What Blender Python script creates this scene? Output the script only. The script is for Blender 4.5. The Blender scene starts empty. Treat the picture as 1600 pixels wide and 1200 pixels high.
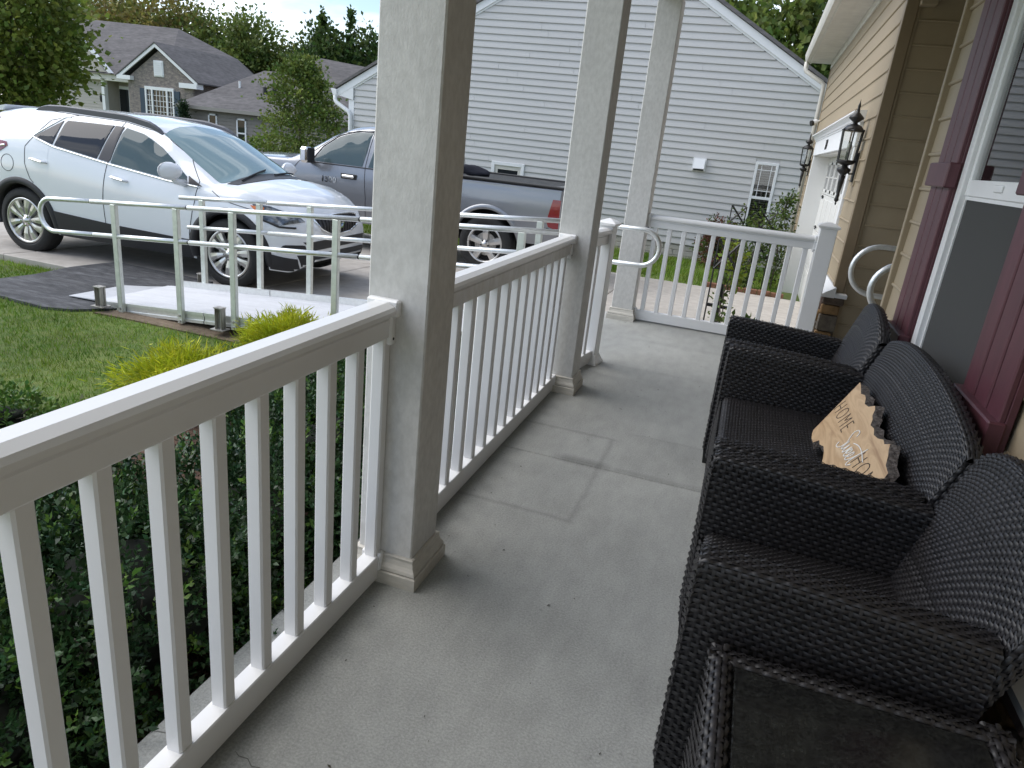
import bpy, math, random
import numpy as np
from mathutils import Vector, Matrix
from mathutils.bvhtree import BVHTree

random.seed(11)
RNG = np.random.default_rng(11)
scene = bpy.context.scene
COL = scene.collection
rad = math.radians

# ------------------------------------------------------------------ camera
EYE = 1.37
def camera_axes(pitch, roll, yaw):
    f = Vector((-math.sin(yaw) * math.cos(pitch), math.cos(yaw) * math.cos(pitch), -math.sin(pitch)))
    r0 = Vector((math.cos(yaw), math.sin(yaw), 0))
    u0 = r0.cross(f)
    c, s = math.cos(roll), math.sin(roll)
    return r0 * c + u0 * s, u0 * c - r0 * s, f
_r, _u, _f = camera_axes(rad(19.07), rad(6.28), rad(16.65))
cam = bpy.data.cameras.new('camera')
cam.sensor_fit = 'HORIZONTAL'
cam.sensor_width = 36.0
cam.lens = 36.0 * 1090.5 / 1600.0
cam.clip_start = 0.05
cam.clip_end = 600
cam_o = bpy.data.objects.new('camera', cam)
COL.objects.link(cam_o)
cam_o.matrix_world = Matrix(((_r.x, _u.x, -_f.x, 0), (_r.y, _u.y, -_f.y, 0), (_r.z, _u.z, -_f.z, EYE), (0, 0, 0, 1)))
scene.camera = cam_o

# ------------------------------------------------------------------ sky and sun
SUN_ELEV, SUN_AZ = rad(46), rad(264)          # azimuth clockwise from +Y: light comes from behind and left of the camera
world = bpy.data.worlds.new('World')
scene.world = world
world.use_nodes = True
nt = world.node_tree
for n in list(nt.nodes): nt.nodes.remove(n)
def wn(t): return nt.nodes.new(t)
sky = wn('ShaderNodeTexSky'); sky.sky_type = 'NISHITA'; sky.sun_disc = False
sky.sun_elevation = SUN_ELEV; sky.sun_rotation = SUN_AZ
sky.air_density = 1.0; sky.dust_density = 0.7; sky.ozone_density = 1.6
tc = wn('ShaderNodeTexCoord')
mp = wn('ShaderNodeMapping'); mp.inputs['Scale'].default_value = (1.0, 1.0, 3.2); mp.inputs['Rotation'].default_value = (0.25, 0.1, 2.6)
n1 = wn('ShaderNodeTexNoise'); n1.inputs['Scale'].default_value = 2.6; n1.inputs['Detail'].default_value = 7; n1.inputs['Roughness'].default_value = 0.58; n1.inputs['Distortion'].default_value = 0.5
cr = wn('ShaderNodeValToRGB'); cr.color_ramp.elements[0].position = 0.47; cr.color_ramp.elements[1].position = 0.68
n2 = wn('ShaderNodeTexNoise'); n2.inputs['Scale'].default_value = 5.0; n2.inputs['Detail'].default_value = 5
cc = wn('ShaderNodeMixRGB'); cc.inputs[1].default_value = (7.6, 8.3, 9.4, 1); cc.inputs[2].default_value = (11.6, 11.8, 12.2, 1)
mx = wn('ShaderNodeMixRGB'); bg = wn('ShaderNodeBackground'); wo = wn('ShaderNodeOutputWorld')
bg.inputs['Strength'].default_value = 0.10
lk = nt.links.new
lk(tc.outputs['Generated'], mp.inputs['Vector']); lk(mp.outputs['Vector'], n1.inputs['Vector']); lk(mp.outputs['Vector'], n2.inputs['Vector'])
lk(n1.outputs['Fac'], cr.inputs['Fac']); lk(cr.outputs['Color'], mx.inputs['Fac'])
lk(n2.outputs['Fac'], cc.inputs['Fac'])
lk(sky.outputs['Color'], mx.inputs[1]); lk(cc.outputs['Color'], mx.inputs[2])
lk(mx.outputs['Color'], bg.inputs['Color']); lk(bg.outputs['Background'], wo.inputs['Surface'])

sun = bpy.data.lights.new('sun', 'SUN'); sun.energy = 1.5; sun.angle = rad(60); sun.color = (1.0, 0.96, 0.90)
sun_o = bpy.data.objects.new('sun', sun); COL.objects.link(sun_o)
_d = Vector((math.sin(SUN_AZ) * math.cos(SUN_ELEV), math.cos(SUN_AZ) * math.cos(SUN_ELEV), math.sin(SUN_ELEV)))
sun_o.rotation_euler = _d.to_track_quat('Z', 'Y').to_euler()
sun_o.location = (-6, -10, 14)

scene.view_settings.view_transform = 'Standard'
scene.view_settings.look = 'None'
scene.view_settings.exposure = 0.98
scene.view_settings.gamma = 1.0
scene.view_settings.use_curve_mapping = False
scene.cycles.max_bounces = 8
scene.cycles.diffuse_bounces = 4
scene.cycles.glossy_bounces = 4
scene.cycles.transmission_bounces = 6
scene.cycles.transparent_max_bounces = 8

# ------------------------------------------------------------------ materials
def mat(name, col, rough=0.6, metal=0.0, coat=0.0, noise=0.0, nscale=20.0, col2=None, bump=0.0, bscale=None, spec=None,
        island=0.0, stretch=None, noise2=0.0, n2scale=2.0, detail=5, alpha=1.0, transl=0.0, contrast=(0.35, 0.65)):
    """Principled material; base colour varied by world-position noise (two scales) and per-island randomness."""
    m = bpy.data.materials.new(name); m.use_nodes = True
    t = m.node_tree; b = t.nodes['Principled BSDF']; L = t.links.new
    b.inputs['Roughness'].default_value = rough; b.inputs['Metallic'].default_value = metal
    b.inputs['Coat Weight'].default_value = coat; b.inputs['Coat Roughness'].default_value = 0.04
    if spec is not None: b.inputs['Specular IOR Level'].default_value = spec
    b.inputs['Alpha'].default_value = alpha
    c1 = (*col, 1); b.inputs['Base Color'].default_value = c1
    vec = None
    def coords():
        nonlocal vec
        if vec is None:
            g = t.nodes.new('ShaderNodeNewGeometry'); vec = g.outputs['Position']
            if stretch:
                mpn = t.nodes.new('ShaderNodeMapping'); mpn.inputs['Scale'].default_value = stretch
                L(vec, mpn.inputs['Vector']); vec = mpn.outputs['Vector']
        return vec
    out = None
    if noise > 0 or col2 is not None:
        n = t.nodes.new('ShaderNodeTexNoise'); n.inputs['Scale'].default_value = nscale; n.inputs['Detail'].default_value = detail
        n.inputs['Roughness'].default_value = 0.6
        L(coords(), n.inputs['Vector'])
        r = t.nodes.new('ShaderNodeValToRGB'); r.color_ramp.elements[0].position = contrast[0]; r.color_ramp.elements[1].position = contrast[1]
        ca = c1 if col2 is not None else tuple(v * (1 - noise) for v in col) + (1,)
        cb = (*col2, 1) if col2 is not None else tuple(min(1, v * (1 + noise)) for v in col) + (1,)
        r.color_ramp.elements[0].color = ca; r.color_ramp.elements[1].color = cb
        L(n.outputs['Fac'], r.inputs['Fac']); out = r.outputs['Color']
    if noise2 > 0:
        n = t.nodes.new('ShaderNodeTexNoise'); n.inputs['Scale'].default_value = n2scale; n.inputs['Detail'].default_value = 4
        L(coords(), n.inputs['Vector'])
        mr = t.nodes.new('ShaderNodeMapRange'); mr.inputs[1].default_value = 0.3; mr.inputs[2].default_value = 0.7
        mr.inputs[3].default_value = 1 - noise2; mr.inputs[4].default_value = 1 + noise2
        L(n.outputs['Fac'], mr.inputs[0])
        hv = t.nodes.new('ShaderNodeHueSaturation'); hv.inputs['Color'].default_value = c1
        if out is not None: L(out, hv.inputs['Color'])
        L(mr.outputs[0], hv.inputs['Value']); out = hv.outputs['Color']
    if island > 0:
        g = t.nodes.new('ShaderNodeNewGeometry')
        mr = t.nodes.new('ShaderNodeMapRange'); mr.inputs[3].default_value = 1 - island; mr.inputs[4].default_value = 1 + island
        L(g.outputs['Random Per Island'], mr.inputs[0])
        hv = t.nodes.new('ShaderNodeHueSaturation'); hv.inputs['Color'].default_value = c1
        if out is not None: L(out, hv.inputs['Color'])
        L(mr.outputs[0], hv.inputs['Value'])
        m2 = t.nodes.new('ShaderNodeMapRange'); m2.inputs[3].default_value = 0.5 - 0.03 * island / 0.4; m2.inputs[4].default_value = 0.5 + 0.02 * island / 0.4
        mm = t.nodes.new('ShaderNodeMath'); mm.operation = 'FRACT'; ml = t.nodes.new('ShaderNodeMath'); ml.operation = 'MULTIPLY'; ml.inputs[1].default_value = 7.31
        L(g.outputs['Random Per Island'], ml.inputs[0]); L(ml.outputs[0], mm.inputs[0]); L(mm.outputs[0], m2.inputs[0]); L(m2.outputs[0], hv.inputs['Hue'])
        out = hv.outputs['Color']
    if out is not None: L(out, b.inputs['Base Color'])
    if bump > 0:
        n = t.nodes.new('ShaderNodeTexNoise'); n.inputs['Scale'].default_value = bscale or nscale; n.inputs['Detail'].default_value = 6
        L(coords(), n.inputs['Vector'])
        bp = t.nodes.new('ShaderNodeBump'); bp.inputs['Strength'].default_value = bump; bp.inputs['Distance'].default_value = 0.01
        L(n.outputs['Fac'], bp.inputs['Height']); L(bp.outputs['Normal'], b.inputs['Normal'])
    if transl > 0:
        tr = t.nodes.new('ShaderNodeBsdfTranslucent'); ms = t.nodes.new('ShaderNodeMixShader'); ms.inputs[0].default_value = transl
        if out is not None: L(out, tr.inputs['Color'])
        else: tr.inputs['Color'].default_value = c1
        o = t.nodes['Material Output']
        L(b.outputs[0], ms.inputs[1]); L(tr.outputs[0], ms.inputs[2]); L(ms.outputs[0], o.inputs['Surface'])
    return m

M = {}
M['vinyl'] = mat('white_vinyl', (0.80, 0.80, 0.80), 0.32, noise=0.015, nscale=3, noise2=0.02)
M['vinyl_dirty'] = mat('weathered_white_vinyl', (0.70, 0.69, 0.66), 0.45, col2=(0.79, 0.79, 0.79), nscale=14, stretch=(6, 2, 1), noise2=0.05, n2scale=4)
M['post'] = mat('grey_white_post_wrap', (0.575, 0.565, 0.54), 0.7, col2=(0.67, 0.66, 0.635), nscale=55, stretch=(1, 1, 0.55), noise2=0.07, n2scale=5, bump=0.12, bscale=160)
M['post_base'] = mat('cream_post_base', (0.58, 0.55, 0.49), 0.6, noise=0.08, nscale=25, stretch=(1, 1, 4), noise2=0.06)
M['gap'] = mat('dark_gap', (0.02, 0.02, 0.02), 0.9)
M['alu'] = mat('brushed_aluminium', (0.80, 0.81, 0.80), 0.38, metal=0.75, noise=0.05, nscale=30, noise2=0.05)
M['alu_green'] = mat('mill_aluminium', (0.70, 0.725, 0.685), 0.45, metal=0.7, noise=0.08, nscale=18, noise2=0.08)
M['alu_deck'] = mat('ribbed_aluminium_deck', (0.50, 0.51, 0.535), 0.6, metal=0.25, noise=0.05, nscale=8, stretch=(1, 6, 1), noise2=0.06)
M['steel'] = mat('stained_steel', (0.42, 0.40, 0.37), 0.5, metal=0.7, noise=0.3, nscale=14, stretch=(3, 3, 0.6))
M['siding_tan'] = mat('tan_vinyl_siding', (0.355, 0.285, 0.19), 0.55, noise=0.03, nscale=60, stretch=(4, 0.6, 4), noise2=0.05, n2scale=1.3, bump=0.06, bscale=90)
M['trim_tan'] = mat('tan_trim', (0.27, 0.205, 0.13), 0.5, noise=0.03, nscale=20)
M['siding_grey'] = mat('pale_grey_siding', (0.53, 0.525, 0.515), 0.55, noise=0.03, nscale=50, stretch=(0.5, 4, 4), noise2=0.04, n2scale=0.9)
M['white_trim'] = mat('white_trim', (0.78, 0.79, 0.80), 0.45, noise2=0.03)
M['offwhite_trim'] = mat('aged_white_trim', (0.62, 0.60, 0.55), 0.55, noise=0.05, nscale=8, noise2=0.05)
M['door_white'] = mat('white_door_paint', (0.74, 0.735, 0.71), 0.4, noise2=0.03)
M['burgundy'] = mat('burgundy_vinyl', (0.095, 0.030, 0.040), 0.45, noise=0.12, nscale=35, stretch=(1, 1, 0.3), noise2=0.12, n2scale=9)
M['black_iron'] = mat('black_painted_metal', (0.012, 0.012, 0.013), 0.4, noise=0.2, nscale=40)
M['black_plastic'] = mat('black_plastic', (0.018, 0.018, 0.019), 0.5, noise=0.1)
M['wicker'] = mat('dark_resin_wicker', (0.020, 0.0185, 0.020), 0.44, island=0.35, noise=0.2, nscale=220, noise2=0.15, n2scale=6)
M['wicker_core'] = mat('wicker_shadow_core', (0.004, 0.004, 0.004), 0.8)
M['wicker_dark'] = mat('dark_chair_leg', (0.014, 0.014, 0.014), 0.5)

def glass_mat(name, tint, rough=0.02, spec=0.62, noise=0.0):
    m = mat(name, tint, rough, spec=spec, noise=noise, nscale=1.5)
    return m
M['auto_glass'] = glass_mat('tinted_car_glass', (0.07, 0.10, 0.104), spec=0.5)
M['auto_glass_dark'] = glass_mat('privacy_car_glass', (0.016, 0.016, 0.018), spec=0.5)
M['windshield'] = glass_mat('windshield_glass', (0.20, 0.28, 0.285))  # pale base stands in for the bright sky reflected in it
M['house_glass'] = glass_mat('house_window_glass', (0.012, 0.015, 0.018), 0.03)

def clear_glass(name, refl=0.12):
    m = bpy.data.materials.new(name); m.use_nodes = True; t = m.node_tree
    for n in list(t.nodes): t.nodes.remove(n)
    o = t.nodes.new('ShaderNodeOutputMaterial'); g = t.nodes.new('ShaderNodeBsdfGlossy'); g.inputs['Roughness'].default_value = 0.015
    tr = t.nodes.new('ShaderNodeBsdfTransparent'); tr.inputs['Color'].default_value = (0.98, 0.99, 0.985, 1)
    fr = t.nodes.new('ShaderNodeFresnel'); fr.inputs['IOR'].default_value = 1.6
    ad = t.nodes.new('ShaderNodeMath'); ad.operation = 'ADD'; ad.inputs[1].default_value = refl; ad.use_clamp = True
    mxs = t.nodes.new('ShaderNodeMixShader')
    t.links.new(fr.outputs[0], ad.inputs[0]); t.links.new(ad.outputs[0], mxs.inputs[0])
    t.links.new(tr.outputs[0], mxs.inputs[1]); t.links.new(g.outputs[0], mxs.inputs[2]); t.links.new(mxs.outputs[0], o.inputs['Surface'])
    return m
M['pane'] = clear_glass('clear_window_pane', 0.03)
M['lantern_glass'] = clear_glass('lantern_glass', 0.05)

# ------------------------------------------------------------------ mesh helpers
ORG = {}
def mesh_np(name, V, Q, smooth=False, T=None):
    """fast mesh from numpy verts (n,3), quads (m,4) and optional triangles (k,3)"""
    me = bpy.data.meshes.new(name)
    V = np.asarray(V, np.float32); Q = np.asarray(Q, np.int32).reshape(-1, 4)
    T = np.zeros((0, 3), np.int32) if T is None else np.asarray(T, np.int32).reshape(-1, 3)
    nl = Q.size + T.size; npoly = len(Q) + len(T)
    me.vertices.add(len(V)); me.vertices.foreach_set('co', V.ravel())
    me.loops.add(nl); me.loops.foreach_set('vertex_index', np.concatenate([Q.ravel(), T.ravel()]).astype(np.int32))
    me.polygons.add(npoly)
    st = np.concatenate([np.arange(len(Q)) * 4, Q.size + np.arange(len(T)) * 3]).astype(np.int32)
    me.polygons.foreach_set('loop_start', st)
    if smooth: me.polygons.foreach_set('use_smooth', np.ones(npoly, bool))
    me.update(calc_edges=True); me.validate()
    return me

class MB:
    """collects shapes in world space, links them as ONE mesh object (local to its parent's origin)"""
    def __init__(s): s.v = []; s.f = []
    def add(s, vs, fs):
        o = len(s.v); s.v += [tuple(v) for v in vs]; s.f += [tuple(i + o for i in f) for f in fs]; return s
    def box(s, a, b, c=0.0, mtx=None):
        a = [min(p, q) for p, q in zip(a, b)], [max(p, q) for p, q in zip(a, b)]
        (x0, y0, z0), (x1, y1, z1) = a
        c = min(c, 0.45 * min(x1 - x0, y1 - y0, z1 - z0))
        if c <= 0:
            vs = [(x0, y0, z0), (x1, y0, z0), (x1, y1, z0), (x0, y1, z0), (x0, y0, z1), (x1, y0, z1), (x1, y1, z1), (x0, y1, z1)]
            fs = [(0, 3, 2, 1), (4, 5, 6, 7), (0, 1, 5, 4), (1, 2, 6, 5), (2, 3, 7, 6), (3, 0, 4, 7)]
        else:
            vs = []; idx = {}
            for i, X in enumerate((x0, x1)):
                for j, Y in enumerate((y0, y1)):
                    for k, Z in enumerate((z0, z1)):
                        dx, dy, dz = (c if i == 0 else -c), (c if j == 0 else -c), (c if k == 0 else -c)
                        idx[(i, j, k, 0)] = len(vs); vs.append((X, Y + dy, Z + dz))
                        idx[(i, j, k, 1)] = len(vs); vs.append((X + dx, Y, Z + dz))
                        idx[(i, j, k, 2)] = len(vs); vs.append((X + dx, Y + dy, Z))
            fs = []
            def q(l):
                fs.append(tuple(idx[e] for e in l))
            for i in (0, 1):
                l = [(i, 0, 0, 0), (i, 1, 0, 0), (i, 1, 1, 0), (i, 0, 1, 0)]; q(l if i else l[::-1])
                l = [(0, i, 0, 1), (1, i, 0, 1), (1, i, 1, 1), (0, i, 1, 1)]; q(l[::-1] if i else l)
                l = [(0, 0, i, 2), (1, 0, i, 2), (1, 1, i, 2), (0, 1, i, 2)]; q(l if i else l[::-1])
            for a_ in (0, 1):
                for b_ in (0, 1):
                    l = [(a_, b_, 0, 0), (a_, b_, 1, 0), (a_, b_, 1, 1), (a_, b_, 0, 1)]; q(l if a_ == b_ else l[::-1])
                    l = [(a_, 0, b_, 0), (a_, 0, b_, 2), (a_, 1, b_, 2), (a_, 1, b_, 0)]; q(l if a_ == b_ else l[::-1])
                    l = [(0, a_, b_, 1), (1, a_, b_, 1), (1, a_, b_, 2), (0, a_, b_, 2)]; q(l if a_ == b_ else l[::-1])
            for i in (0, 1):
                for j in (0, 1):
                    for k in (0, 1):
                        l = [(i, j, k, 0), (i, j, k, 1), (i, j, k, 2)]; q(l if (i + j + k) % 2 else l[::-1])
        if mtx is not None: vs = [tuple(mtx @ Vector(v)) for v in vs]
        return s.add(vs, fs)
    def tube(s, pts, r, n=8, close=False):
        pts = [Vector(p) for p in pts]; k = len(pts)
        rs = r if isinstance(r, (list, tuple)) else [r] * k
        up = None; rings = []
        for i, p in enumerate(pts):
            if close: d = (pts[(i + 1) % k] - pts[i - 1])
            else: d = (pts[min(i + 1, k - 1)] - pts[max(i - 1, 0)])
            d = d.normalized() if d.length > 1e-9 else Vector((0, 0, 1))
            if up is None:
                up = Vector((0, 0, 1)) if abs(d.z) < 0.9 else Vector((1, 0, 0))
            a = d.cross(up)
            if a.length < 1e-5: a = d.orthogonal()
            a.normalize(); b = a.cross(d).normalized(); up = b
            rings.append([p + (a * math.cos(2 * math.pi * j / n) + b * math.sin(2 * math.pi * j / n)) * rs[i] for j in range(n)])
        vs = [v for rg in rings for v in rg]; fs = []
        for i in range(k if close else k - 1):
            i2 = (i + 1) % k
            for j in range(n): fs.append((i * n + j, i * n + (j + 1) % n, i2 * n + (j + 1) % n, i2 * n + j))
        if not close:
            fs.append(tuple(range(n))[::-1]); fs.append(tuple((k - 1) * n + j for j in range(n)))
        return s.add(vs, fs)
    def lathe(s, prof, n=16, mtx=None):
        """prof: list of (r, z)"""
        vs = []; fs = []
        for r, z in prof:
            for j in range(n): vs.append((r * math.cos(2 * math.pi * j / n), r * math.sin(2 * math.pi * j / n), z))
        for i in range(len(prof) - 1):
            for j in range(n): fs.append((i * n + j, i * n + (j + 1) % n, (i + 1) * n + (j + 1) % n, (i + 1) * n + j))
        if prof[0][0] > 1e-6: fs.append(tuple(range(n))[::-1])
        if prof[-1][0] > 1e-6: fs.append(tuple((len(prof) - 1) * n + j for j in range(n)))
        if mtx is not None: vs = [tuple(mtx @ Vector(v)) for v in vs]
        return s.add(vs, fs)
    def prism(s, poly, a, b):
        """poly: 3D points of one face; extruded by vector (b - a)"""
        d = Vector(b) - Vector(a); n = len(poly)
        vs = [Vector(p) for p in poly] + [Vector(p) + d for p in poly]
        fs = [tuple(range(n))[::-1], tuple(range(n, 2 * n))] + [(i, (i + 1) % n, n + (i + 1) % n, n + i) for i in range(n)]
        return s.add(vs, fs)
    def build(s, name, m, parent=None, smooth=False, kind=None, org=None):
        o3 = ORG.get(parent.name, Vector((0, 0, 0))) if parent is not None else Vector(org or (0, 0, 0))
        me = bpy.data.meshes.new(name)
        me.from_pydata([(v[0] - o3.x, v[1] - o3.y, v[2] - o3.z) for v in s.v], [], s.f)
        me.update()
        if smooth:
            me.polygons.foreach_set('use_smooth', [True] * len(me.polygons))
        return link(name, me, m, parent, kind, org)

def link(name, me, m, parent=None, kind=None, org=None):
    o = bpy.data.objects.new(name, me); COL.objects.link(o)
    if m is not None and len(me.materials) == 0: me.materials.append(m)
    if parent is not None:
        o.parent = parent; ORG[o.name] = ORG.get(parent.name, Vector((0, 0, 0)))
    elif org is not None:
        o.location = org; ORG[o.name] = Vector(org)
    else: ORG[o.name] = Vector((0, 0, 0))
    if kind: o['kind'] = kind
    return o

def tag(o, label, cat, group=None):
    o['label'] = label; o['category'] = cat
    if group: o['group'] = group
    return o
def thing(name, loc, label, cat, group=None, rz=0.0, local=False):
    o = bpy.data.objects.new(name, None); COL.objects.link(o); o.empty_display_size = 0.1
    o.location = loc; o.rotation_euler = (0, 0, rz)
    ORG[o.name] = Vector((0, 0, 0)) if local else Vector(loc)
    return tag(o, label, cat, group)
def copy_tree(o, parent=None):
    c = o.copy(); COL.objects.link(c)
    ORG[c.name] = ORG.get(o.name, Vector((0, 0, 0)))
    if parent is not None: c.parent = parent
    for ch in list(o.children): copy_tree(ch, c)
    return c
def part(o, label):
    o['label'] = label; return o
def smooth_by(o, ang=35):
    me = o.data
    me.polygons.foreach_set('use_smooth', [True] * len(me.polygons))
    try: me.set_sharp_from_angle(angle=rad(ang))
    except Exception: pass
    return o
# ------------------------------------------------------------------ ground, driveway, porch floor
def smooth01(t):
    t = np.clip(t, 0, 1); return t * t * (3 - 2 * t)
def drive_z(y): return -0.30 - 0.03 * (y - 5.8)
def ground_h(x, y):
    """lawn level: near lawn, a cross fall beyond the driveway edge, lower land far away"""
    x = np.asarray(x, float); y = np.asarray(y, float)
    h = -0.315 - 0.03 * np.clip(y - 5.3, 0, 5.6) - 0.05 * smooth01((y - 5.0) / 0.4) * smooth01((11.6 - y) / 0.3) * smooth01((x + 26) / 2)
    d = np.hypot(x, y)
    return h - 0.75 * smooth01((d - 22) / 22) + 0.006 * np.sin(x * 3.1) * np.cos(y * 2.3)

M['lawn_soil'] = mat('lawn_thatch', (0.075, 0.13, 0.020), 0.95, col2=(0.14, 0.17, 0.042), nscale=14, noise2=0.35, n2scale=1.1, bump=0.6, bscale=60)
M['mulch'] = mat('red_brown_mulch', (0.055, 0.030, 0.020), 0.95, col2=(0.13, 0.075, 0.05), nscale=40, noise2=0.3, n2scale=6, bump=1.0, bscale=70)
M['dirt'] = mat('bare_soil', (0.12, 0.085, 0.055), 0.95, col2=(0.20, 0.15, 0.10), nscale=30, noise2=0.25, bump=0.6, bscale=60)
M['drive'] = mat('driveway_concrete', (0.385, 0.35, 0.31), 0.85, col2=(0.47, 0.435, 0.39), nscale=7, noise2=0.10, n2scale=0.7, bump=0.15, bscale=120)
M['road'] = mat('road_asphalt', (0.05, 0.05, 0.052), 0.9, noise=0.2, nscale=30)
M['mat'] = mat('worn_asphalt', (0.040, 0.041, 0.046), 0.85, col2=(0.105, 0.106, 0.112), nscale=5, stretch=(1, 3, 1), noise2=0.3, n2scale=9, bump=0.4, bscale=90, contrast=(0.38, 0.72))
M['paver'] = mat('grey_concrete_paver', (0.30, 0.29, 0.265), 0.9, noise=0.12, nscale=18, noise2=0.12, bump=0.2, bscale=90)

xs = np.concatenate([np.linspace(-150, -30, 25), np.linspace(-28, 8, 73), np.linspace(12, 90, 14)])
ys = np.concatenate([np.linspace(-25, -3, 8), np.linspace(-2, 20, 67), np.linspace(23, 60, 16), np.linspace(70, 190, 9)])
GX, GY = np.meshgrid(xs, ys)
GZ = ground_h(GX, GY)
inporch = (GX > -1.02) & (GX < 6) & (GY < 6.2)
GZ = np.where(inporch, GZ - 0.15, GZ)
nx, ny = len(xs), len(ys)
idx = np.arange(nx * ny).reshape(ny, nx)
gq = np.stack([idx[:-1, :-1], idx[:-1, 1:], idx[1:, 1:], idx[1:, :-1]], -1).reshape(-1, 4)
link('ground', mesh_np('ground', np.stack([GX, GY, GZ], -1).reshape(-1, 3), gq, True), M['lawn_soil'], kind='structure')

def sheet(name, poly, m, zfun, t=0.02, kind='structure', sub=0.25):
    """thin slab following the ground under a polygon (fan of a refined boundary)"""
    pts = []
    n = len(poly)
    for i in range(n):
        a, b = Vector(poly[i]), Vector(poly[(i + 1) % n])
        k = max(1, int((b - a).length / sub))
        for j in range(k): pts.append(a.lerp(b, j / k))
    b = MB(); c = sum((p for p in pts), Vector((0, 0))) / len(pts)
    vs = []; rings = (1.0, 0.66, 0.33)
    for rr in rings:
        for p in pts:
            q = c.lerp(p, rr); vs.append((q.x, q.y, float(zfun(q.x, q.y)) + t))
    vs.append((c.x, c.y, float(zfun(c.x, c.y)) + t))
    k = len(pts)
    fs = []
    for r in range(len(rings) - 1):
        for i in range(k): fs.append((r * k + i, r * k + (i + 1) % k, (r + 1) * k + (i + 1) % k, (r + 1) * k + i))
    for i in range(k): fs.append(((len(rings) - 1) * k + i, (len(rings) - 1) * k + (i + 1) % k, len(rings) * k))
    o = len(vs)
    for p in pts: vs.append((p.x, p.y, float(zfun(p.x, p.y)) - 0.06))
    for i in range(k): fs.append((i, o + i, o + (i + 1) % k, (i + 1) % k))
    b.add(vs, fs)
    return b.build(name, m, kind=kind)

# mulch bed against the porch, bare soil under the ramp
bed = [(-1.07, -1.5), (-2.5, -1.5), (-2.55, 1.0), (-2.72, 2.2), (-2.85, 2.75), (-3.2, 3.3), (-3.35, 4.1), (-3.0, 4.35), (-1.07, 4.35)]
sheet('mulch_bed', bed, M['mulch'], ground_h, 0.022)
sheet('soil', [(-1.07, 4.36), (-3.3, 4.3), (-4.9, 4.25), (-4.72, 4.6), (-4.8, 5.22), (-1.07, 5.24)], M['dirt'], ground_h, 0.012)
sheet('asphalt_apron', [(-6.34, 4.52), (-5.80, 4.15), (-5.27, 4.11), (-5.05, 4.19), (-4.74, 4.55), (-4.86, 4.95), (-4.95, 5.70), (-5.6, 5.74), (-6.24, 5.76), (-6.27, 5.22)], M['mat'],
      lambda x, y: -0.318 + (drive_z(y) + 0.318) * float(smooth01((y - 4.85) / 0.5)), 0.026)

# driveway: cast slabs with joints
drv = bpy.data.objects.new('driveway', None); COL.objects.link(drv); drv['kind'] = 'structure'; ORG[drv.name] = Vector((0, 0, 0))
bb = MB(); bb.prism([(-27, 5.29, drive_z(5.29) - 0.03), (1.3, 5.29, drive_z(5.29) - 0.03), (1.3, 11.33, drive_z(11.33) - 0.03), (-27, 11.33, drive_z(11.33) - 0.03)], (0, 0, 0), (0, 0, -0.12))
bb.build('joint_filler', M['gap'], drv)
xj = [1.25, -1.55, -4.55, -7.25, -10.2, -13.2, -16.2, -19.2, -22.2, -27.0]
yj = [5.28, 8.3, 11.35]
for i in range(len(xj) - 1):
    for j in range(2):
        x1, x0 = xj[i] - 0.005, xj[i + 1] + 0.005; y0, y1 = yj[j] + 0.005, yj[j + 1] - 0.005
        b = MB(); c = 0.012
        z = drive_z
        top = [(x0 + c, y0 + c), (x1 - c, y0 + c), (x1 - c, y1 - c), (x0 + c, y1 - c)]; out = [(x0, y0), (x1, y0), (x1, y1), (x0, y1)]
        vs = [(a, q, z(q)) for a, q in top] + [(a, q, z(q) - 0.008) for a, q in out] + [(a, q, z(q) - 0.13) for a, q in out]
        fs = [(0, 1, 2, 3)] + [(k, 4 + k, 4 + (k + 1) % 4, (k + 1) % 4) for k in range(4)] + [(4 + k, 8 + k, 8 + (k + 1) % 4, 4 + (k + 1) % 4) for k in range(4)]
        b.add(vs, fs).build('slab', M['drive'], drv)
# street across the end of the driveway
sheet('road', [(-33.5, -25), (-27.0, -25), (-27.0, 90), (-33.5, 90)], M['road'], ground_h, 0.03, sub=3)

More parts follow.
